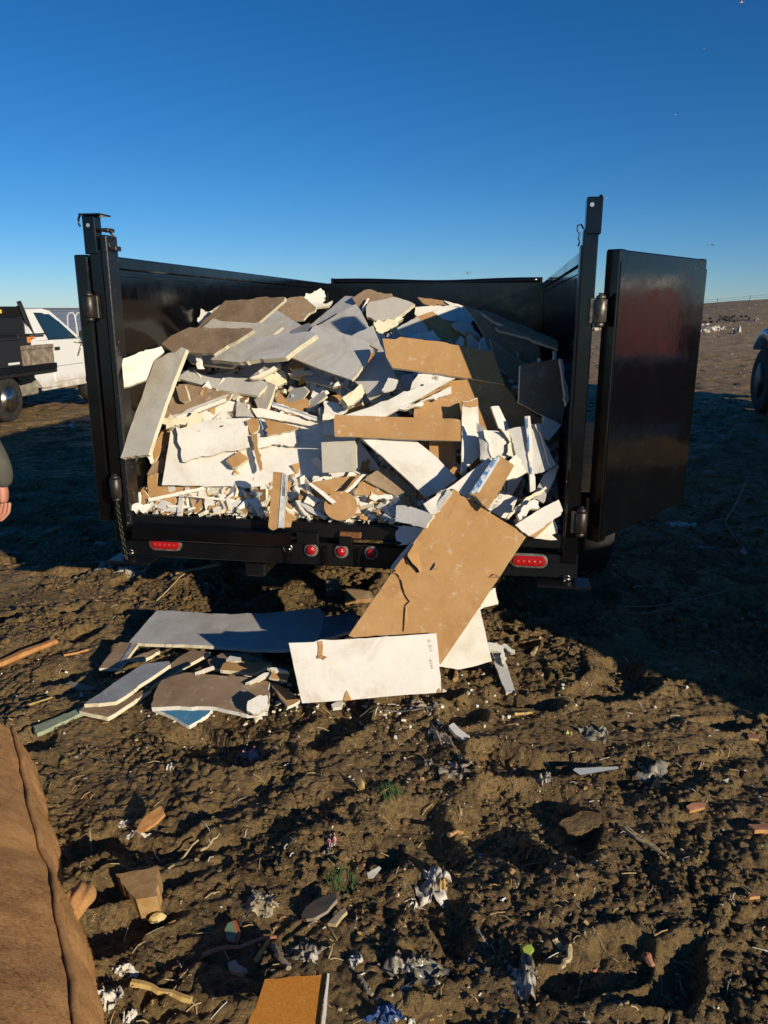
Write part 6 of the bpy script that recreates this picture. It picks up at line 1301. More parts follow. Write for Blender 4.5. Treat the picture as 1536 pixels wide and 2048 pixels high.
# dark boulders and white rubbish on the slope to the right
DK = plain('dark_broken_rubble', (.035, .032, .03), .9, 0, (.08, .075, .07), 6)
rng = random.Random(3)
mb = MB()
for k in range(170):
    px = rng.uniform(1180, 1502); py = 641 + rng.uniform(-6, 6) - (px - 1390) * .02
    p = terrain_hit(px, py)
    chip_into(mb, p + Vector((0, 0, .03)), rng.uniform(.05, .15), rng.uniform(.4, .8), rng)
o = mb.build('rubble_row', DK); tag(o, 'dark row of broken rubble across the slope at the right', 'rubble', kind='stuff')
def crumple(name, c, sx, sy, h, mat, label, cat, seed=0, n=16, rotz=0.0, group=None, folds=1.7, lay=True):
    """a crumpled sheet of film, paper or cloth half trodden into the ground, with its own thickness"""
    r_ = random.Random(seed)
    n = max(n, 18)
    ox, oy = r_.uniform(0, 50), r_.uniform(0, 50)
    g = np.linspace(-1, 1, n)
    A, Bq = np.meshgrid(g, g)
    f1 = perlin(A * folds + ox, Bq * folds * .8 + oy, seed); f2 = perlin(A * folds * 2.6 + ox, Bq * folds * 2.1 + oy, seed + 1)
    f3 = perlin(A * 6 + ox, Bq * 5 + oy, seed + 6)
    hz = 1.2 * np.clip(f1 + .25, 0, 2) + .55 * (1 - np.abs(f2) * 2.4) + .25 * (1 - np.abs(f3) * 2.4) - .45 * (A ** 2 + Bq ** 2)
    an = np.arctan2(Bq, A)
    rad = 1 - .42 * np.abs(perlin(np.cos(an) * 1.6 + ox, np.sin(an) * 1.6 + 3.3, seed + 2)) * 2
    X = A * sx * rad * np.sqrt(1 - .45 * Bq ** 2) + .30 * sx * perlin(A * 1.5 + ox, Bq * 1.5, seed + 4)
    Y = Bq * sy * rad * np.sqrt(1 - .45 * A ** 2) + .30 * sy * perlin(A * 1.5, Bq * 1.5 + oy, seed + 5)
    cz, sz = math.cos(rotz), math.sin(rotz)
    Xr, Yr = X * cz - Y * sz, X * sz + Y * cz
    base = (ground_h(Xr + c.x, Yr + c.y) - gh(c.x, c.y)) if lay else 0 * Xr
    Z = hz * h * .62 + base * .85 - .001
    vs = [(float(Xr[i, j]), float(Yr[i, j]), float(Z[i, j])) for i in range(n) for j in range(n)]
    top_ = len(vs)
    vs += [(x, y, z - .002) for x, y, z in vs]
    fs = []
    for i in range(n - 1):
        for j in range(n - 1):
            q = (i * n + j, i * n + j + 1, (i + 1) * n + j + 1, (i + 1) * n + j)
            fs.append(q); fs.append(tuple(top_ + w for w in q)[::-1])
    m = MB(); m.add(vs, fs, True)
    o = m.build(name, mat)
    o.location = (c.x, c.y, gh(c.x, c.y) if lay else c.z)
    tag(o, label, cat, group)
    return o
FILM = plain('dusty_white_film', (.60, .58, .53), .5, 0, (.30, .24, .17), 14)
GREYFILM = plain('grey_muddy_film', (.16, .13, .10), .45, 0, (.44, .41, .36), 16)
def far_bag(px, py, s, label, k, mat=None, hh=.25):
    p = terrain_hit(px, py)
    crumple('rubbish_bag', p, s, s * .6, hh, mat or FILM, label, 'rubbish', seed=k, n=9)
far_bag(1428, 662, .62, 'larger white rubbish bag on the slope past the open door', 101, hh=.28)
far_bag(1406, 664, .36, 'smaller white rubbish bag against the edge of the open door', 102, hh=.24)
far_bag(1408, 651, .42, 'pale rubbish heap above the two white bags on the slope', 103, hh=.12)
far_bag(1474, 668, .24, 'white scrap alone on the slope right of the bags', 104, hh=.42)
far_bag(1512, 643, .16, 'tiny white scrap highest on the slope', 105, hh=.3)
far_bag(1196, 660, .75, 'grey tarpaulin heap seen between the post and the open door', 106, GREYFILM, .55)
# pale and dark scraps strewn over the far ground and the slope
mb = MB()
for k in range(430):
    r0 = rng.random()
    if r0 < .66: px, py = rng.uniform(1395, 1530), 606 + 220 * rng.random() ** 1.2
    elif r0 < .76: px, py = rng.uniform(1182, 1226), 640 + 140 * rng.random()
    else: px, py = rng.uniform(-30, 190), 725 + 130 * rng.random()
    p = terrain_hit(px, py)
    dd = math.hypot(p.x, p.y)
    chip_into(mb, p + Vector((0, 0, .01)), dd * rng.uniform(.0003, .0010) * (1.5 if rng.random() < .08 else 1), rng.uniform(.2, .6), rng, rng.choice((0, 1, 1, 2, 2, 2)))
o = mb.build('slope_litter', [FILM, DK, M['mud']]); tag(o, 'small scraps strewn over the far ground and the slope', 'litter', kind='stuff')
# gulls
GULL = plain('gull_white', (.68, .68, .66), .7); GULLG = plain('gull_grey', (.25, .26, .28), .7)
def gull(px, py, d, span, flap, yaw, label):
    p = at_dist(px, py, d)
    g = empty('gull', p, (0, R(4), yaw))
    tag(g, label, 'gull', 'gulls in the sky')
    m = MB(); m.lathe((0, -span * .16, 0), (0, 1, .06), [(0, .001), (span * .04, span * .03), (span * .14, span * .055), (span * .24, span * .045), (span * .30, span * .032), (span * .34, span * .012), (span * .36, .001)], 10); m.build('body', GULL, g)
    for sg in (-1, 1):
        m = MB()
        a1 = span * .22; a2 = span * .5
        z1 = flap * span * .18; z2 = flap * span * .07
        top_ = [(0, .05), (sg * a1, .07), (sg * a2, -.02)]
        vs = []
        for (x, zc, yf, yb) in ((sg * .03 * span, .0, .07, -.05), (sg * a1, z1, .09, -.03), (sg * a2 * .8, z1 * .8 + z2 * .2, .05, -.03), (sg * a2, z2, -.01, -.03)):
            vs += [(x, yf * span, zc + .008 * span), (x, yb * span, zc), (x, yf * span, zc - .004 * span)]
        fs = []
        for i in range(3):
            q = 3 * i
            fs += [(q, q + 3, q + 4, q + 1), (q + 1, q + 4, q + 5, q + 2), (q + 2, q + 5, q + 3, q)]
        m.add(vs, fs, True); m.build('wing', GULLG, g)
    m = MB(); m.add([(-.03 * span, -.15 * span, 0), (.03 * span, -.15 * span, 0), (.05 * span, -.24 * span, 0), (-.05 * span, -.24 * span, 0), (-.03 * span, -.15 * span, -.01), (.03 * span, -.15 * span, -.01), (.05 * span, -.24 * span, -.01), (-.05 * span, -.24 * span, -.01)], [(0, 1, 2, 3), (4, 7, 6, 5), (0, 4, 5, 1), (2, 6, 7, 3), (1, 5, 6, 2), (0, 3, 7, 4)]); m.build('tail', GULL, g)
gull(1482, 5, 60, .9, .8, 1.2, 'gull at the very top right corner of the sky')
gull(1407, 98, 110, .8, .5, .4, 'tiny gull high in the sky below the corner one')
gull(1351, 229, 120, .8, 1.2, 2.2, 'faint gull in the sky left of the high ones')
gull(1425, 489, 85, 1.3, -.6, .2, 'large gull gliding above the open right door')
gull(826, 514, 85, .8, -.8, .1, 'dark gull alone above the middle of the trailer')
gull(936, 548, 95, 1.0, 1.4, .7, 'pale gull low above the trailer front wall')
gull(1212, 396, 110, .9, .6, 1.9, 'gull just above the right rear post')
gull(1528, 541, 120, .8, .9, 2.8, 'tiny gull at the right edge over the hill')
# ------------------------------------------------------------ the person at the left edge
def skin_mesh(name, joints, bones, mat, parent=None, sub=2):
    me = bpy.data.meshes.new(name)
    me.from_pydata([j[0] for j in joints], bones, [])
    o = bpy.data.objects.new(name, me); COL.objects.link(o)
    m = o.modifiers.new('skin', 'SKIN'); m.use_smooth_shade = True
    sl = me.skin_vertices[0].data if me.skin_vertices else None
    if sl is None:
        me.attributes  # layer is made by the modifier add through data API below
        bm = bmesh.new(); bm.from_mesh(me); bm.verts.layers.skin.verify(); bm.to_mesh(me); bm.free()
        sl = me.skin_vertices[0].data
    for i, j in enumerate(joints):
        r = j[1]
        sl[i].radius = (r, r) if isinstance(r, float) else r
        sl[i].use_root = (i == 0)
    s = o.modifiers.new('sub', 'SUBSURF'); s.levels = sub; s.render_levels = sub
    dg = bpy.context.evaluated_depsgraph_get()
    me2 = bpy.data.meshes.new_from_object(o.evaluated_get(dg))
    me2.name = name
    o.modifiers.clear(); o.data = me2
    me2.materials.clear(); me2.materials.append(mat)
    me2.polygons.foreach_set('use_smooth', [True] * len(me2.polygons)); me2.update()
    if parent: o.parent = parent
    return o
def skin_mat():
    t = NT('skin')
    t.color(t.mix(t.ramp(t.noise(18, 4, .6), [(.4, 0.), (.7, 1.)]), (.50, .225, .15), (.42, .155, .10))).rough(.55)
    t.b.inputs['Subsurface Weight'].default_value = .08
    t.b.inputs['Subsurface Radius'].default_value = (.01, .004, .002)
    t.bump(t.noise(60, 4, .6), .15, .003)
    return t.mat
SKIN = skin_mat()
t = NT('grey_green_jacket'); t.color(t.mix(t.ramp(t.noise(9, 5, .6), [(.4, 0.), (.7, 1.)]), (.075, .072, .058), (.105, .10, .08))).rough(.9); t.bump(t.noise(7, 5, .6, dist=.6), .6, .03); JACKET = t.mat
JEANS = plain('dark_trousers', (.03, .035, .05), .9, 0, (.05, .055, .07), 20, .3)
HAND_W = at_z(18, 1000, .86)
# stand the figure so that its near hand hangs where the photograph shows it
pw = at_dist(14, 1003, 3.55)
ps = empty('person', (pw.x - .46, pw.y + .05, gh(pw.x - .46, pw.y)))
tag(ps, 'person in a grey green jacket at the left edge, one hand hanging open', 'person')
gz = ps.location.z
hz = pw.z - gz          # wrist height
wx, wy = pw.x - ps.location.x, pw.y - ps.location.y
sh = 1.42
J = [((0, 0, .97), (.115, .085)), ((0, 0, 1.15), (.13, .095)), ((0, .0, 1.34), (.17, .115)), ((0, .0, 1.47), (.07, .065)), ((0, -.01, 1.56), (.058, .06)),
     ((0, -.02, 1.64), (.078, .095)), ((0, -.015, 1.72), (.072, .088)), ((0, -.01, 1.775), (.04, .05)),
     ((.09, 0, .86), (.065, .068)), ((.115, .02, .50), (.052, .054)), ((.115, .04, .10), (.042, .046)), ((.115, -.11, .05), (.04, .035)),
     ((-.09, 0, .86), (.065, .068)), ((-.115, .02, .50), (.052, .054)), ((-.115, .04, .10), (.042, .046)), ((-.115, -.11, .05), (.04, .035)),
     ((.19, 0, 1.41), (.06, .06)), ((.325, .03, 1.14), (.046, .046)), ((wx - .01, wy, hz + .05), (.030, .026)),
     ((-.19, 0, 1.41), (.06, .06)), ((-.25, .04, 1.13), (.046, .046)), ((-.26, -.05, .86), (.03, .026)), ((-.26, -.07, .76), (.034, .018))]
# palm of the near hand and its five fingers, curled a little
d = Vector((-.02, -.02, -1)).normalized()
wr = Vector((wx - .01, wy, hz + .05))
J += [((wr.x - .004, wr.y - .004, wr.z - .06), (.034, .017))]
bones = [(0, 1), (1, 2), (2, 3), (3, 4), (4, 5), (5, 6), (6, 7), (0, 8), (8, 9), (9, 10), (10, 11), (0, 12), (12, 13), (13, 14), (14, 15), (2, 16), (16, 17), (17, 18), (2, 19), (19, 20), (20, 21), (21, 22), (18, 23)]
body = skin_mesh('body', J, bones, SKIN, ps)
palm = wr + Vector((-.004, -.004, -.06))
FN = [(.030, .070, .009), (.011, .080, .0095), (-.008, .074, .009), (-.026, .058, .008)]
HB = bpy.data.objects
fing = []
for k, (off, L, rr) in enumerate(FN):
    p0 = palm + Vector((off * .9, .0, -.012))
    curl = .55 + .16 * k
    p1 = p0 + Vector((off * .12 - .16 * L, -.006, -L * .42))
    p2 = p1 + Vector((-.30 * L - .003 * k, -.5 * L * .42 * curl, -L * .34))
    p3 = p2 + Vector((-.22 * L - .003 * k, -.9 * L * .34 * curl, -L * .20))
    f = skin_mesh('finger', [(tuple(p0 + Vector((0, .002, .02))), rr * 1.1), (tuple(p1), rr), (tuple(p2), rr * .92), (tuple(p3), rr * .72)], [(0, 1), (1, 2), (2, 3)], SKIN, ps)
    fing.append(f)
p0 = wr + Vector((-.022, -.008, -.02)); p1 = p0 + Vector((-.022, -.018, -.03)); p2 = p1 + Vector((-.012, -.012, -.034)); p3 = p2 + Vector((-.002, -.006, -.024))
skin_mesh('thumb', [(tuple(p0), .013), (tuple(p1), .0115), (tuple(p2), .0105), (tuple(p3), .007)], [(0, 1), (1, 2), (2, 3)], SKIN, ps)
# clothes
JJ = [((0, 0, .70), (.215, .175)), ((0, 0, .95), (.195, .15)), ((0, 0, 1.12), (.185, .14)), ((0, 0, 1.33), (.185, .135)), ((0, 0, 1.46), (.085, .085)),
      ((.19, 0, 1.405), (.082, .08)), ((.325, .03, 1.14), (.070, .068)), ((wx - .006, wy + .003, hz + .16), (.058, .056)), ((wx - .006, wy, hz + .058), (.050, .046)),
      ((-.19, 0, 1.405), (.082, .08)), ((-.255, .04, 1.13), (.066, .066)), ((-.262, -.045, .88), (.052, .05))]
skin_mesh('jacket', JJ, [(0, 1), (1, 2), (2, 3), (3, 4), (3, 5), (5, 6), (6, 7), (7, 8), (3, 9), (9, 10), (10, 11)], JACKET, ps)
skin_mesh('trousers', [((0, 0, .93), (.165, .13)), ((.100, 0, .80), (.105, .11)), ((.115, .02, .50), (.078, .08)), ((.115, .04, .09), (.068, .07)), ((-.100, 0, .80), (.105, .11)), ((-.115, .02, .50), (.078, .08)), ((-.115, .04, .09), (.068, .07))], [(0, 1), (1, 2), (2, 3), (0, 4), (4, 5), (5, 6)], JEANS, ps)
for sx in (.115, -.115):
    skin_mesh('boot', [((sx, .05, .06), (.055, .055)), ((sx, -.05, .045), (.05, .042)), ((sx, -.15, .035), (.042, .032))], [(0, 1), (1, 2)], plain('brown_boot', (.07, .04, .02), .7) if 'brown_boot' not in bpy.data.materials else bpy.data.materials['brown_boot'], ps)
skin_mesh('hair', [((0, .01, 1.70), (.078, .092)), ((0, .0, 1.765), (.062, .075)), ((0, .0, 1.80), (.03, .035))], [(0, 1), (1, 2)], plain('dark_hair', (.02, .015, .012), .7), ps)
m = MB(); m.lathe((0, -.105, 1.665), (0, -1, -.5), [(0, .018), (.02, .014), (.03, .004)], 10); m.build('nose', SKIN, ps)
for sx in (-1, 1):
    m = MB(); m.lathe((sx * .032, -.098, 1.69), (0, -1, 0), [(0, .011), (.006, .009), (.009, .001)], 10); m.build('eye', plain('eye_white', (.6, .58, .55), .3) if 'eye_white' not in bpy.data.materials else bpy.data.materials['eye_white'], ps)
    m = MB(); m.lathe((sx * .076, -.01, 1.67), (sx, 0, 0), [(0, .02), (.01, .028), (.016, .02)], 10); m.build('ear', SKIN, ps)
m = MB(); m.box((-.022, -.115, 1.622), (.022, -.100, 1.630), .003); m.build('mouth', plain('lips', (.36, .14, .10), .5), ps)
# ------------------------------------------------------------ brown plush cushion close to the camera
def plush():
    t = NT('brown_plush_cloth')
    n1 = t.noise(3.5, 6, .65)
    fib = t.noise(1.0, 6, .75, co=t.mapping((85, 190, 130), (0, 0, .6)))
    c = t.mix(t.ramp(n1, [(.34, 0.), (.66, 1.)]), (.27, .108, .036), (.54, .265, .092))
    c = t.mix(t.ramp(t.noise(26, 5, .7), [(.45, 0.), (.7, .55)]), c, (.60, .34, .135))
    c = t.mix(t.ramp(t.noise(1.0, 5, .7, co=t.mapping((5, 16, 9), (0, 0, .8))), [(.55, 0.), (.72, .6)]), c, (.19, .075, .026))
    c = t.mix(t.ramp(fib, [(.40, 0.), (.68, .75)]), c, (.64, .37, .16))
    t.color(c).rough(.95).spec(.1)
    t.b.inputs['Sheen Weight'].default_value = .25
    t.b.inputs['Sheen Tint'].default_value = (.8, .55, .3, 1)
    t.bump(t.noise(1.0, 6, .8, co=t.mapping((220, 420, 300), (0, 0, .6))), .7, .004)
    return t.mat
PLUSH = plush()
CZ = .30
seam = [at_z(26, 1447, CZ), at_z(85, 1697, CZ), at_z(108, 1745, CZ), at_z(136, 1900, CZ), at_z(160, 2047, CZ), at_z(186, 2500, CZ)]
cu = empty('cushion', (seam[0].x - .3, (seam[0].y + seam[-1].y) / 2, 0))
tag(cu, 'discarded brown plush cushion with piped seam beside the camera', 'cushion')
def cpt(v): return v - Vector(cu.location)
SL = [0]
for i in range(5): SL.append(SL[-1] + (seam[i + 1] - seam[i]).length)
def along(f):
    s = f * SL[-1]
    for i in range(5):
        if s <= SL[i + 1] or i == 4:
            return seam[i].lerp(seam[i + 1], (s - SL[i]) / (SL[i + 1] - SL[i]))
NA, NB = 150, 60
FA = np.linspace(0, 1, NA + 1)
E_ = np.array([along(f) for f in FA])
wob = .006 * perlin(FA * 7, FA * 0 + .5, 301) + .004 * perlin(FA * 19, FA * 0 + .5, 302)
vs = []
for i in range(NA + 1):
    f = FA[i]
    dent = math.exp(-((f - .40) / .035) ** 2)
    for j in range(NB + 1):
        g = j / NB
        if g < .36:          # the side, bulging out and tucked under
            q = g / .36
            x = E_[i, 0] + (.058 + wob[i] * 2) * math.sin(min(1, q * 1.12) ** .8 * math.pi) ** .7 * (1 - .45 * dent * q) if q < .89 else E_[i, 0] + .012 * (1 - q) / .11
            z = CZ * q - .006 * math.exp(-((q - .98) / .05) ** 2)
        else:                # the top, rising slowly away from the seam
            q = (g - .36) / .64
            x = E_[i, 0] - .95 * q
            z = CZ + .040 * math.sin(min(1, q * 7) * math.pi / 2) + .13 * q
        y = E_[i, 1]
        vs.append([x, y, z, f, g])
V = np.array(vs)
amp = smooth01(0, .12, V[:, 4])
V[:, 2] += amp * (.012 * perlin(V[:, 0] * 5 + 3, V[:, 1] * 4, 303) + .004 * perlin(V[:, 0] * 15, V[:, 1] * 12, 304) + .0015 * perlin(V[:, 0] * 48, V[:, 1] * 40, 305))
V[:, 0] += .006 * perlin(V[:, 2] * 14 + 3, V[:, 1] * 9, 306) + .003 * perlin(V[:, 2] * 40, V[:, 1] * 33, 307)
edge = np.clip(1 - V[:, 3] / .035, 0, 1); V[:, 2] -= .05 * edge ** 2 * (V[:, 4] > .1) * V[:, 2] / CZ
pts = [cpt(Vector((a, b2, c3))) for a, b2, c3 in V[:, :3]]
fs = [(i * (NB + 1) + j, i * (NB + 1) + j + 1, (i + 1) * (NB + 1) + j + 1, (i + 1) * (NB + 1) + j) for i in range(NA) for j in range(NB)]
b0 = len(pts)
for j in range(NB + 1):
    v = pts[j]; pts.append(Vector((v.x, v.y + .015, -.05)))
fs += [(j + 1, j, b0 + j, b0 + j + 1) for j in range(NB)]
m = MB(); m.add(pts, fs, True); m.build('cover', PLUSH, cu)
# the short pile of the cloth, combed one way with brushed patches
rg = random.Random(8)
mp = MB()
nrow = NB + 1
for k in range(26000):
    i = rg.randrange(NA); j = rg.randrange(2, int(NB * .78))
    a = pts[i * nrow + j]; b_ = pts[i * nrow + j + 1]; c_ = pts[(i + 1) * nrow + j]
    q1, q2 = rg.random(), rg.random()
    p0 = a + (b_ - a) * q1 + (c_ - a) * q2
    nn = (b_ - a).cross(c_ - a)
    if nn.length < 1e-9: continue
    nn.normalize()
    if nn.z < -.2: nn.negate()
    br = .6 + .9 * math.sin(p0.x * 9 + p0.y * 4) + rg.gauss(0, .35)
    dd = Vector((math.cos(br), -math.sin(br), 0)); dd = (dd - nn * dd.dot(nn)).normalized()
    L = rg.uniform(.005, .011); wv = dd.cross(nn) * .0007
    tip = p0 + dd * L + nn * L * rg.uniform(.25, .6)
    mp.add([p0 - wv, p0 + wv, tip], [(0, 1, 2)])
me = bpy.data.meshes.new('pile'); me.from_pydata([tuple(v) for v in mp.v], [], mp.f); me.materials.append(PLUSH)
po = bpy.data.objects.new('pile', me); COL.objects.link(po); po.parent = cu; po['kind'] = 'stuff'
js = int(.36 * NB)
pip = [pts[i * (NB + 1) + js + 1] + Vector((.006, 0, .006)) for i in range(0, NA + 1, 2)]
m = MB(); m.tube(pip, .0075, 8); m.build('piping', PLUSH, cu)
lc = at_z(148, 1808, .19)
bm = bmesh.new(); bmesh.ops.create_icosphere(bm, subdivisions=4, radius=1)
lv = []
for v in bm.verts:
    d = v.co
    w = 1 - .35 * max(0, -d.y) ** 1.5                     # narrower toward the camera
    lv.append(cpt(Vector((lc.x + .040 * d.x * w + .010 * math.sin(d.y * 3), lc.y + .078 * d.y, lc.z + .030 * d.z * w - .02 * max(0, -d.y)))) + Vector((0, 0, .004 * math.sin(d.x * 9 + d.y * 5))))
m = MB(); m.add(lv, [[v.index for v in f.verts] for f in bm.faces], True); bm.free(); m.build('fold', PLUSH, cu)

# ------------------------------------------------------------ litter on the mud
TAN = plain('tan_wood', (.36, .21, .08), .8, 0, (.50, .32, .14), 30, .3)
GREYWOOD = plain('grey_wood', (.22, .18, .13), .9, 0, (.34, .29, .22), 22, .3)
YELLOW = plain('yellow_wood', (.60, .42, .14), .75, 0, (.50, .33, .12), 30, .2)
ORANGE = plain('orange_fibre', (.48, .20, .06), .9, 0, (.60, .32, .12), 24, .5)
CARPET = plain('orange_carpet', (.50, .175, .018), .95, 0, (.58, .25, .035), 160, .6)
CLAY = plain('brick_red_clay', (.36, .14, .08), .9, 0, (.46, .24, .15), 24, .3)
STRAW = plain('dry_straw', (.48, .38, .21), .85, 0, (.36, .27, .14), 30)
BONE = plain('chalky_white', (.68, .66, .60), .8, 0, (.52, .46, .36), 22, .3)
PINK = plain('pink_wrapper', (.50, .12, .12), .5, 0, (.58, .50, .46), 36)
CLOTH = plain('muddy_striped_cloth', (.42, .36, .28), .95, 0, (.16, .12, .085), 26, .4)
CLEAR = plain('muddy_clear_film', (.30, .28, .22), .3, 0, (.14, .11, .075), 14, .1, .8)
DARKP = plain('dark_plastic', (.05, .045, .04), .5, 0, (.10, .08, .06), 20)
BLUEP = plain('blue_film', (.02, .06, .22), .4, 0, (.05, .10, .20), 18)
GREENP = plain('grass_green', (.025, .075, .018), .8, 0, (.05, .12, .025), 60)
LIME = plain('lime_skin', (.40, .48, .07), .5, 0, (.30, .36, .06), 22)
GREEN_SLAT = plain('faded_green_slat', (.26, .32, .20), .8, 0, (.40, .42, .30), 18, .2)
def lump(name, px, py, size, flat, mat, label, cat, seed=0, up=None, rot=None):
    r_ = random.Random(seed)
    c = on_ground(px, py)
    m = MB()
    bm = bmesh.new(); bmesh.ops.create_icosphere(bm, subdivisions=2, radius=1)
    ax_ = [Vector((r_.gauss(0, 1), r_.gauss(0, 1), r_.gauss(0, 1))).normalized() for _ in range(5)]
    sx, sy, sz = size if isinstance(size, tuple) else (size, size * r_.uniform(.6, .85), size * flat)
    for v in bm.verts:
        d = v.co.copy()
        for a in ax_:
            q = d.dot(a)
            if q > .55: v.co -= a * (q - .55) * .8
        v.co = Vector((v.co.x * sx, v.co.y * sy, v.co.z * sz)) * (1 + r_.uniform(-.06, .06))
    Rm = Matrix.Rotation(r_.uniform(0, 6.28) if rot is None else rot, 3, 'Z') @ Matrix.Rotation(r_.uniform(-.3, .3), 3, 'X')
    m.add([Rm @ v.co for v in bm.verts], [[v.index for v in f.verts] for f in bm.faces], False)
    bm.free()
    o = m.build(name, mat); o.location = c + Vector((0, 0, sz * .35 if up is None else up))
    return tag(o, label, cat)
def stick(name, p, q, r, mat, label, cat, bend=.01, seed=0, lift=(.012, .012), flat=1.0, n=7, taper=.8):
    r_ = random.Random(seed)
    A = on_ground(*p); Bq = on_ground(*q)
    A.z += lift[0]; Bq.z += lift[1]
    pts = []
    for k in range(n):
        f = k / (n - 1)
        v = A.lerp(Bq, f) + Vector((r_.uniform(-1, 1), r_.uniform(-1, 1), 0)) * bend
        v.z = max(v.z, gh(v.x, v.y) + r * .4)
        pts.append(v)
    c = sum(pts, Vector()) / n
    m = MB(); m.tube([v - c for v in pts], [r * (1 - (1 - taper) * k / (n - 1)) * r_.uniform(.85, 1.1) for k in range(n)], 6, flat=flat, smooth=False)
    o = m.build(name, mat); o.location = c
    return tag(o, label, cat)
def slab(name, pix, up, th, mats, label, cat, tilt=None, strip=None, rag=.004, seed=0):
    """a flat piece whose outline is given where the sight lines meet a plane UP above the mud; tilt: plane slope"""
    r_ = random.Random(seed)
    cx = sum(p[0] for p in pix) / len(pix); cy = sum(p[1] for p in pix) / len(pix)
    c = on_ground(cx, cy, up)
    nn = Vector((tilt[0], tilt[1], 1)).normalized() if tilt else Vector((0, 0, 1))
    P = []
    for x, y in pix:
        d = pix_ray(x, y); o0 = Vector((0, 0, CAM_H))
        P.append(o0 + d * ((c - o0).dot(nn) / d.dot(nn)) - c)
    out = []
    for i in range(len(P)):
        a, b2 = P[i], P[(i + 1) % len(P)]
        k = max(1, int((b2 - a).length / .02))
        for j in range(k):
            q = a.lerp(b2, j / k)
            out.append(q + Vector((r_.uniform(-rag, rag), r_.uniform(-rag, rag), 0)) * (j > 0))
    n = len(out)
    m = MB(); m.slot = 0
    m.add(out + [q - nn * th for q in out], [tuple(range(n))], False, 0)
    b0 = 0
    m.f += [tuple(range(n, 2 * n))[::-1]] + [(i, (i + 1) % n, n + (i + 1) % n, n + i) for i in range(n)]
    m.m += [1] * (n + 1); m.sm += [False] * (n + 1)
    o = m.build(name, mats if isinstance(mats, list) else [mats, mats]); o.location = c
    return tag(o, label, cat)
# wood and board
slab('wood_block', [(231, 1748), (316, 1733), (314, 1792), (272, 1799)], .11, .085, [TAN, TAN], 'tan wedge shaped wood block on the mud near the cushion', 'wood block', (-.10, -.12), seed=1)
slab('carpet_piece', [(495, 2056), (530, 1958), (560, 1957), (655, 1946), (638, 2058)], .10, .02, [CARPET, M['gypsum']], 'orange brown carpet covered board at the bottom edge', 'board', (.10, -.22), seed=2)
slab('board_edge', [(642, 2056), (655, 1946), (659, 1947), (650, 2056)], .112, .022, [M['ivory'], M['gypsum']], 'cream wooden lath along the orange carpet board', 'lath', (.10, -.22), seed=3, rag=.001)
slab('bark_piece', [(272, 1662), (283, 1640), (300, 1624), (322, 1612), (329, 1628), (312, 1645), (290, 1660)], .06, .012, [ORANGE, ORANGE], 'orange torn fibre scrap on the mud left of the middle', 'scrap', (-.2, -.5), seed=4, rag=.008)
stick('bamboo_stick', (262, 1976), (384, 2006), .011, YELLOW, 'thick yellow bamboo stick at the lower left', 'stick', .006, 5)
stick('straw', (336, 1762), (396, 1690), .004, STRAW, 'long pale straw right of the tan wood block', 'straw', .006, 6, (.01, .02))
stick('wood_slab', (-14, 1340), (112, 1290), .035, ORANGE, 'splintered orange wood slab at the left edge', 'wood', .008, 7, (.02, .02), .5)
stick('splinter', (128, 1316), (178, 1304), .007, ORANGE, 'thin orange wood splinter left of the ground pile', 'splinter', .004, 8)
stick('splinter', (352, 1152), (438, 1138), .022, TAN, 'pale wood splinter under the left tail of the trailer', 'splinter', .004, 9, (.02, .03), .5)
stick('straw', (314, 1204), (368, 1156), .005, STRAW, 'straw leaning below the wood splinter by the trailer', 'straw', .006, 10, (.01, .03))
slab('green_slat', [(66, 1452), (110, 1436), (172, 1410), (180, 1418), (120, 1446), (74, 1466)], .02, .018, [GREEN_SLAT, GREEN_SLAT], 'faded green slat on the mud behind the cushion', 'slat', seed=11)
slab('dark_slat', [(130, 1368), (142, 1362), (196, 1376), (190, 1386)], .015, .015, [GREYWOOD, GREYWOOD], 'grey slat in the shade left of the slate board', 'slat', seed=12)
stick('twig', (60, 1418), (106, 1402), .008, YELLOW, 'yellow wood chip near the top of the cushion', 'wood chip', .003, 13, (.02, .02), .6)
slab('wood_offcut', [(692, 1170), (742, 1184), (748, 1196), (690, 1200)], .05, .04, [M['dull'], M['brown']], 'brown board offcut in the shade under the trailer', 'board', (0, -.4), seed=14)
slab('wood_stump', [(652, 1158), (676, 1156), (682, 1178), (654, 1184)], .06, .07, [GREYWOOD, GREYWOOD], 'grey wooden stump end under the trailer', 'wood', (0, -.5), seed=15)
lump('wood_peg', 722, 1582, (.018, .012, .03), 1, YELLOW, 'yellow wooden peg upright in the mud', 'peg', 16, .03)
stick('wood_chip', (1040, 1294), (1080, 1286), .014, TAN, 'tan wood stick at the head of the pale drywall strip', 'stick', .003, 17, (.03, .03), .6)
stick('wood_chip', (1066, 1312), (1072, 1300), .012, STRAW, 'short pale stick below the tan one', 'stick', .002, 18)
stick('wood_chip', (910, 1365), (915, 1340), .013, TAN, 'tan wood peg in the mud under the cream sheet', 'peg', .002, 19)
stick('wood_chip', (1028, 1434), (1066, 1430), .007, YELLOW, 'thin yellow wood splinter on the lit mud', 'splinter', .002, 20)
stick('wood_chip', (898, 1676), (924, 1670), .008, TAN, 'short tan splinter in the middle of the mud', 'splinter', .002, 21)
stick('straw', (1244, 1660), (1336, 1724), .006, STRAW, 'bundle straw lying right of the middle', 'straw', .006, 22)
stick('straw', (1250, 1662), (1322, 1704), .005, STRAW, 'second straw beside the bundle straw', 'straw', .008, 23)
stick('reed', (1108, 1886), (1140, 1920), .009, STRAW, 'bent yellow reed beside the lime', 'reed', .004, 24)
stick('reed', (1138, 1922), (1122, 1944), .008, STRAW, 'lower half of the bent reed by the lime', 'reed', .004, 25)
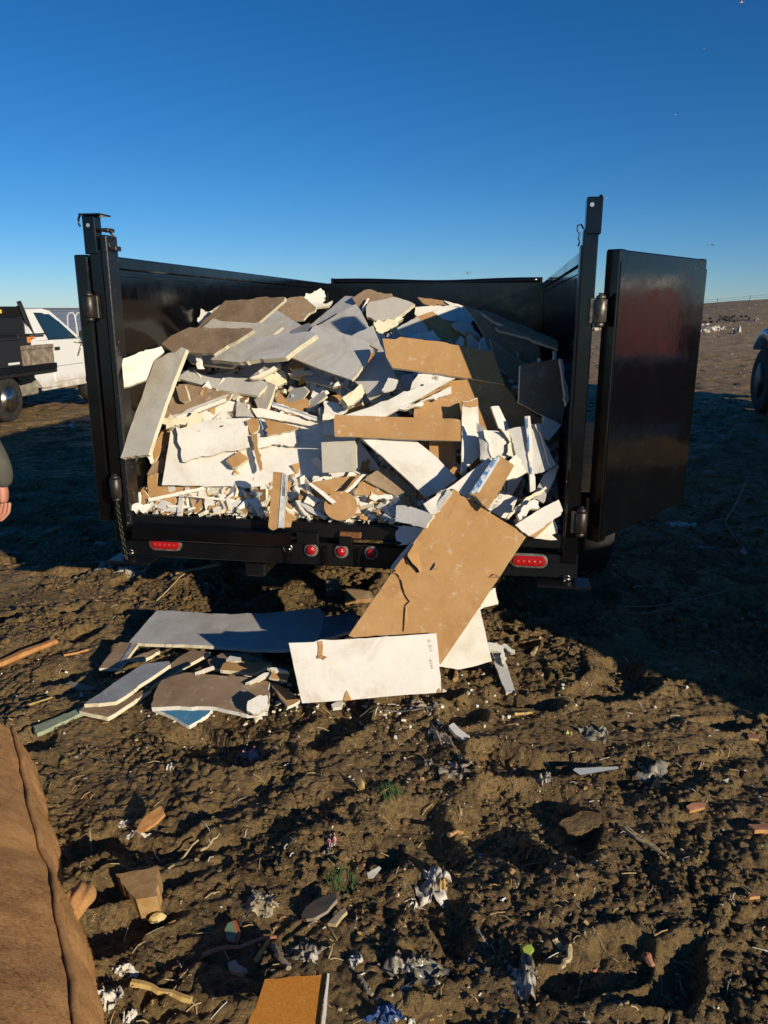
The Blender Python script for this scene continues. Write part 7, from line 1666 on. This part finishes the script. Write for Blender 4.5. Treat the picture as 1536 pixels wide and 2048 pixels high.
stick('stick', (404, 1916), (550, 1880), .006, CLAY, 'thin reddish stick above the carpet board', 'stick', .006, 26)
stick('stick', (546, 1900), (580, 1946), .009, GREYWOOD, 'grey stick leaning toward the carpet board', 'stick', .004, 27)
stick('stick', (512, 1928), (540, 1888), .008, ORANGE, 'orange stick crossing the grey one', 'stick', .004, 28)
stick('stick', (718, 1960), (742, 1996), .007, GREYWOOD, 'grey stick right of the carpet board', 'stick', .004, 29)
stick('stick', (720, 1440), (868, 1428), .004, DARKP, 'thin dark root under the white board', 'root', .01, 30, (.02, .03))
stick('stick', (404, 1706), (440, 1690), .005, STRAW, 'pale stalk in the mud left of the middle', 'stalk', .003, 31)
# stones, clay and scraps
lump('pebble', 318, 1838, .030, .6, plain('ochre_stone', (.50, .36, .12), .8, 0, (.62, .50, .24), 40, .4), 'ochre stone right of the cushion loop', 'stone', 32)
lump('pebble', 1299, 1922, .024, .7, CLAY, 'reddish pebble right of the lime', 'stone', 33)
lump('pebble', 560, 1916, .022, .5, CLAY, 'reddish clay pebble above the carpet board', 'stone', 34)
_shard = slab('tile_shard', [(456, 1846), (466, 1842), (474, 1862), (468, 1884), (454, 1880), (449, 1860)], .02, .008, [plain('green_glaze', (.20, .27, .15), .3), CLAY], 'glazed tile shard with red rim in the lower left', 'tile shard', (-.2, -.3), seed=35, rag=.001)
_rim = slab('tile_rim', [(466, 1842), (474, 1862), (468, 1886), (473, 1886), (480, 1862), (472, 1840)], .0245, .010, [plain('red_rim', (.52, .10, .04), .4), CLAY], 'x', 'x', (-.2, -.3), seed=36, rag=.001)
slab('orange_chip', [(1372, 1612), (1386, 1605), (1412, 1606), (1410, 1614), (1380, 1622)], .03, .014, [CLAY, ORANGE], 'orange clay chip on the right, above the straws', 'clay chip', (0, -.3), seed=37)
slab('orange_chip', [(1496, 1648), (1540, 1646), (1544, 1660), (1510, 1660)], .02, .014, [CLAY, ORANGE], 'orange clay chip at the right edge', 'clay chip', seed=38)
slab('orange_chip', [(1496, 1786), (1518, 1784), (1520, 1792), (1500, 1794)], .02, .01, [CLAY, ORANGE], 'small orange chip lower at the right edge', 'clay chip', seed=39)
slab('orange_chip', [(1496, 1466), (1520, 1468), (1518, 1478), (1498, 1476)], .02, .01, [CLAY, TAN], 'tan chip near the shadow edge on the right', 'clay chip', seed=40)
slab('clod', [(1118, 1648), (1160, 1622), (1210, 1624), (1216, 1642), (1150, 1670)], .055, .05, [M['mud'], M['mud']], 'large flat clod of mud at the right of the middle', 'clod', (-.1, -.15), seed=41, rag=.008)
slab('paper_scrap', [(734, 1746), (758, 1732), (762, 1736), (746, 1756), (736, 1756)], .02, .003, [BONE, BONE], 'white paper triangle in the lower middle', 'paper', (-.1, -.4), seed=42, rag=.001)
slab('paper_scrap', [(1446, 1560), (1458, 1556), (1456, 1566)], .02, .004, [BONE, BONE], 'tiny white scrap on the right above the clay chip', 'scrap', (-.1, -.4), seed=43, rag=.001)
slab('plastic_shard', [(1146, 1540), (1150, 1536), (1236, 1533), (1238, 1537), (1160, 1550)], .025, .005, [plain('grey_plastic', (.42, .44, .46), .35), DARKP], 'long grey plastic shard on the right', 'plastic', (0, -.3), seed=44, rag=.001)
slab('concrete_chip', [(455, 1926), (470, 1919), (492, 1936), (476, 1946), (458, 1940)], .03, .02, [plain('pale_concrete', (.42, .38, .30), .9, 0, (.32, .28, .2), 30), GREYWOOD], 'pale concrete chip left of the carpet board', 'chip', (-.2, -.3), seed=45)
slab('grey_shard', [(655, 1846), (690, 1814), (694, 1822), (672, 1848)], .025, .014, [GREYWOOD, STRAW], 'grey wood shard below the shoe sole', 'shard', (-.1, -.2), seed=46)
del _rim['label'], _rim['category']
_rim.parent = _shard; _rim.location = _rim.location - _shard.location
# shoe sole
slab('shoe_sole', [(602, 1830), (612, 1838), (628, 1836), (654, 1822), (674, 1798), (672, 1788), (656, 1788), (630, 1800), (610, 1816)], .03, .016, [DARKP, GREYWOOD], 'worn dark shoe sole lying in the lower middle', 'shoe sole', (-.15, -.25), seed=47, rag=.001)
# film, cloth, paper
def lay(name, px, py, sx, sy, h, mat, label, cat, seed, rot=0.0, n=11):
    return crumple(name, on_ground(px, py), sx, sy, h, mat, label, cat, seed, n, rot)
lay('cloth_strip', 880, 1476, .035, .13, .025, CLOTH, 'upper part of a muddy striped cloth strip', 'cloth', 201, .35, 14)
lay('cloth_strip', 915, 1545, .09, .075, .035, CLOTH, 'crumpled lower end of the muddy striped cloth', 'cloth', 202, .2, 14)
lay('cloth_strip', 845, 1412, .10, .035, .03, CLOTH, 'muddy rag right under the white leaning board', 'cloth', 203, .1, 14)
lay('wrapper', 498, 1494, .05, .045, .035, PINK, 'pink and white wrapper in the mud left of the middle', 'wrapper', 204)
lay('wrapper', 664, 1686, .020, .022, .025, PINK, 'small pink wrapper in the middle of the mud', 'wrapper', 205)
lay('wrapper', 656, 1704, .020, .018, .02, GREYFILM, 'grey film scrap just below the pink wrapper', 'wrapper', 206)
lay('plastic_bag', 868, 1762, .055, .06, .05, FILM, 'white plastic wrapper with yellow crust in the lower middle', 'plastic', 207)
lay('bread_crust', 882, 1770, .025, .022, .03, YELLOW, 'yellow crust inside the white plastic wrapper', 'crust', 208)
lay('plastic_bag', 840, 1948, .09, .06, .05, CLEAR, 'muddy clear bag at the bottom middle', 'plastic', 209)
lay('plastic_bag', 800, 1934, .045, .03, .05, GREYFILM, 'grey film curl left of the muddy clear bag', 'plastic', 210)
lay('plastic_bag', 1048, 1950, .04, .06, .05, GREYFILM, 'grey film hanging below the lime', 'plastic', 211)
lay('plastic_bag', 1300, 1548, .09, .10, .05, CLEAR, 'clear muddy film on the right beside the grey shard', 'plastic', 212)
lay('plastic_bag', 770, 2030, .05, .03, .03, BLUEP, 'blue plastic film at the bottom edge', 'plastic', 213)
lay('plastic_bag', 1090, 1560, .035, .025, .04, GREYFILM, 'small grey film flag left of the grey shard', 'plastic', 214)
lay('paper_scrap', 520, 1806, .07, .055, .03, plain('muddy_paper', (.46, .40, .28), .9, 0, (.30, .24, .15), 14), 'muddy torn paper left of the shoe sole', 'paper', 215)
lay('paper_scrap', 618, 1910, .05, .03, .03, GREYFILM, 'muddy grey scrap above the carpet board', 'paper', 216)
lay('film_scrap', 856, 1530, .022, .028, .03, GREYFILM, 'grey film beside the striped cloth', 'film', 217)
lay('film_scrap', 1190, 1470, .07, .06, .04, CLEAR, 'dark glossy film by the tread marks on the right', 'film', 218)
lay('film_scrap', 1135, 1468, .02, .015, .02, plain('yellow_film', (.55, .48, .12), .5), 'yellow scrap at the right of the lit mud', 'film', 219)
lay('bone_piece', 830, 1816, .018, .032, .03, BONE, 'white knuckle shaped bit in the lower middle', 'scrap', 220)
lay('foam_bit', 220, 1998, .030, .032, .04, BONE, 'white foam lump right of the cushion', 'foam', 221)
lay('foam_bit', 250, 1940, .034, .014, .02, BONE, 'white foam crumbs above the foam lump', 'foam', 222)
lay('foam_bit', 258, 2030, .02, .02, .03, BONE, 'white foam bit at the bottom left', 'foam', 223)
lay('foam_bit', 710, 1924, .026, .026, .02, BONE, 'white torn scrap right above the carpet board', 'scrap', 224)
lay('foam_bit', 248, 1648, .02, .014, .012, BONE, 'white ring pull shaped bit by the orange fibre scrap', 'scrap', 225)
lay('foam_bit', 280, 1674, .05, .012, .012, BONE, 'white flakes below the orange fibre scrap', 'scrap', 226)
lay('foam_bit', 340, 1536, .022, .016, .02, BONE, 'white bit on the mud below the blue drywall', 'scrap', 227)
lay('foam_bit', 825, 2040, .02, .014, .02, BONE, 'white bit at the bottom edge of the middle', 'scrap', 228)
lump('lime', 1052, 1912, .024, .9, LIME, 'green yellow lime on the mud at the bottom right', 'fruit', 50, .02)
# grass tufts
def tuft(px, py, label, seed, mat=GREENP):
    r_ = random.Random(seed); c = on_ground(px, py); m = MB()
    for k in range(70):
        a = r_.uniform(0, 6.28); d = r_.random() ** .5 * .045; x, y = d * math.cos(a), d * math.sin(a)
        h = r_.uniform(.012, .035); lx, ly = r_.uniform(-.015, .015), r_.uniform(-.015, .015); w = .0018
        z0 = gh(c.x + x, c.y + y) - c.z - .004
        m.add([(x - w, y, z0), (x + w, y, z0), (x + lx + w * .4, y + ly, z0 + h), (x + lx - w * .4, y + ly, z0 + h)], [(0, 1, 2, 3)])
    o = m.build('grass_tuft', mat); o.location = c
    tag(o, label, 'grass')
tuft(780, 1586, 'small green grass tuft right of the yellow peg', 1)
tuft(682, 1764, 'dark green grass tuft above the shoe sole', 2)
# pieces lying in the shade
lay('paper_sheet', 1360, 1052, .16, .09, .03, FILM, 'white sheet lying in the shade behind the open door', 'paper', 240)
lay('paper_sheet', 1435, 1058, .14, .035, .02, GREYFILM, 'grey film trailing from the white sheet in the shade', 'film', 241)
lay('paper_sheet', 1400, 1104, .10, .035, .03, GREYFILM, 'grey scrap in the shade below the white sheet', 'film', 242)
lay('paper_sheet', 1488, 1108, .035, .04, .05, FILM, 'small white cup in the shade at the right', 'scrap', 243)
lay('paper_sheet', 200, 1088, .06, .045, .03, FILM, 'white scrap in the shade left of the trailer', 'scrap', 244)
lay('paper_sheet', 28, 1106, .05, .03, .03, GREYFILM, 'grey scrap at the far left of the shadow edge', 'scrap', 245)
lay('paper_sheet', 145, 858, .09, .05, .06, FILM, 'white scrap in the long shadow left of the trailer', 'scrap', 246)
lay('paper_sheet', 48, 957, .10, .06, .05, plain('dull_green_film', (.16, .24, .18), .6), 'dull green bag in the shadow by the hanging hand', 'film', 247)
lay('paper_sheet', 200, 1140, .10, .05, .05, GREYFILM, 'crushed grey film at the shadow edge left of the trailer', 'film', 248)
lay('paper_sheet', 262, 1142, .12, .05, .05, plain('pale_plaster_dust', (.46, .42, .34), .9, 0, (.3, .25, .17), 20, .3), 'pale plaster spill under the left corner of the trailer', 'plaster', 249)
stick('branch', (1450, 1050), (1488, 1018), .008, GREYWOOD, 'thin branch standing off the white sheet in the shade', 'branch', .006, 60, (.02, .25))
stick('branch', (1452, 1058), (1476, 1092), .007, GREYWOOD, 'thin branch bent down from the white sheet in the shade', 'branch', .006, 61, (.04, .02))
w0 = on_ground(1385, 1240)
m = MB(); m.tube([Vector((.22 * math.cos(a * .9) * (1 + .15 * a) - .1, .10 * math.sin(a * 1.3), .03 + .03 * math.sin(a * 2.1) + .015 * a)) for a in [k * .16 for k in range(44)]], .004, 6)
o = m.build('wire_coil', plain('rusty_wire', (.20, .14, .10), .7, .4)); o.location = w0; tag(o, 'loose loop of wire in the shade at the right', 'wire')
# crumbs trodden in all over
rng = random.Random(21)
mb = MB()
cm = [BONE, TAN, STRAW, GREYWOOD, CLAY, DARKP]
for k in range(2600):
    f = rng.random()
    y = 1.35 + 5.2 * f ** 1.4
    x = rng.uniform(-.62, .62) * (y + .6)
    if rng.random() < .35:      # more of it in drifts
        x = .30 * y * rng.gauss(.35, .35); y = 1.4 + 1.9 * rng.random()
    s = rng.uniform(.002, .0065) * (1.8 if rng.random() < .08 else 1)
    chip_into(mb, Vector((x, y, gh(x, y) + s * .3)), s, rng.uniform(.2, .6), rng, rng.choice((0, 1, 1, 2, 2, 3, 3, 4, 5, 5)))
for k in range(1300):
    y = 1.35 + 4.5 * rng.random() ** 1.3; x = rng.uniform(-.6, .6) * (y + .6)
    a = rng.uniform(0, 6.28); L = rng.uniform(.008, .055)
    p0 = Vector((x, y, gh(x, y) + .004)); x2, y2 = x + L * math.cos(a), y + L * math.sin(a)
    p1 = Vector((x2, y2, gh(x2, y2) + .004)); mid = (p0 + p1) / 2 + Vector((rng.uniform(-.004, .004), rng.uniform(-.004, .004), .004))
    mb.slot = rng.choice((2, 2, 3, 1, 0))
    mb.tube([p0, mid, p1], rng.uniform(.0010, .0022), 4, smooth=False)
o = mb.build('debris_crumbs', cm); tag(o, 'crumbs, straws and flakes trodden into the mud', 'debris', kind='stuff')
# drywall crumbs round the ground pile
mb = MB()
for k in range(260):
    p = on_ground(rng.gauss(620, 240), rng.gauss(1390, 38))
    chip_into(mb, p + Vector((0, 0, .006)), rng.uniform(.004, .013), rng.uniform(.3, .6), rng, rng.choice((0, 0, 1)))
o = mb.build('plaster_crumbs', [M['gypsum_white'], M['gypsum']]); tag(o, 'white plaster crumbs scattered round the drywall on the mud', 'crumbs', kind='stuff')
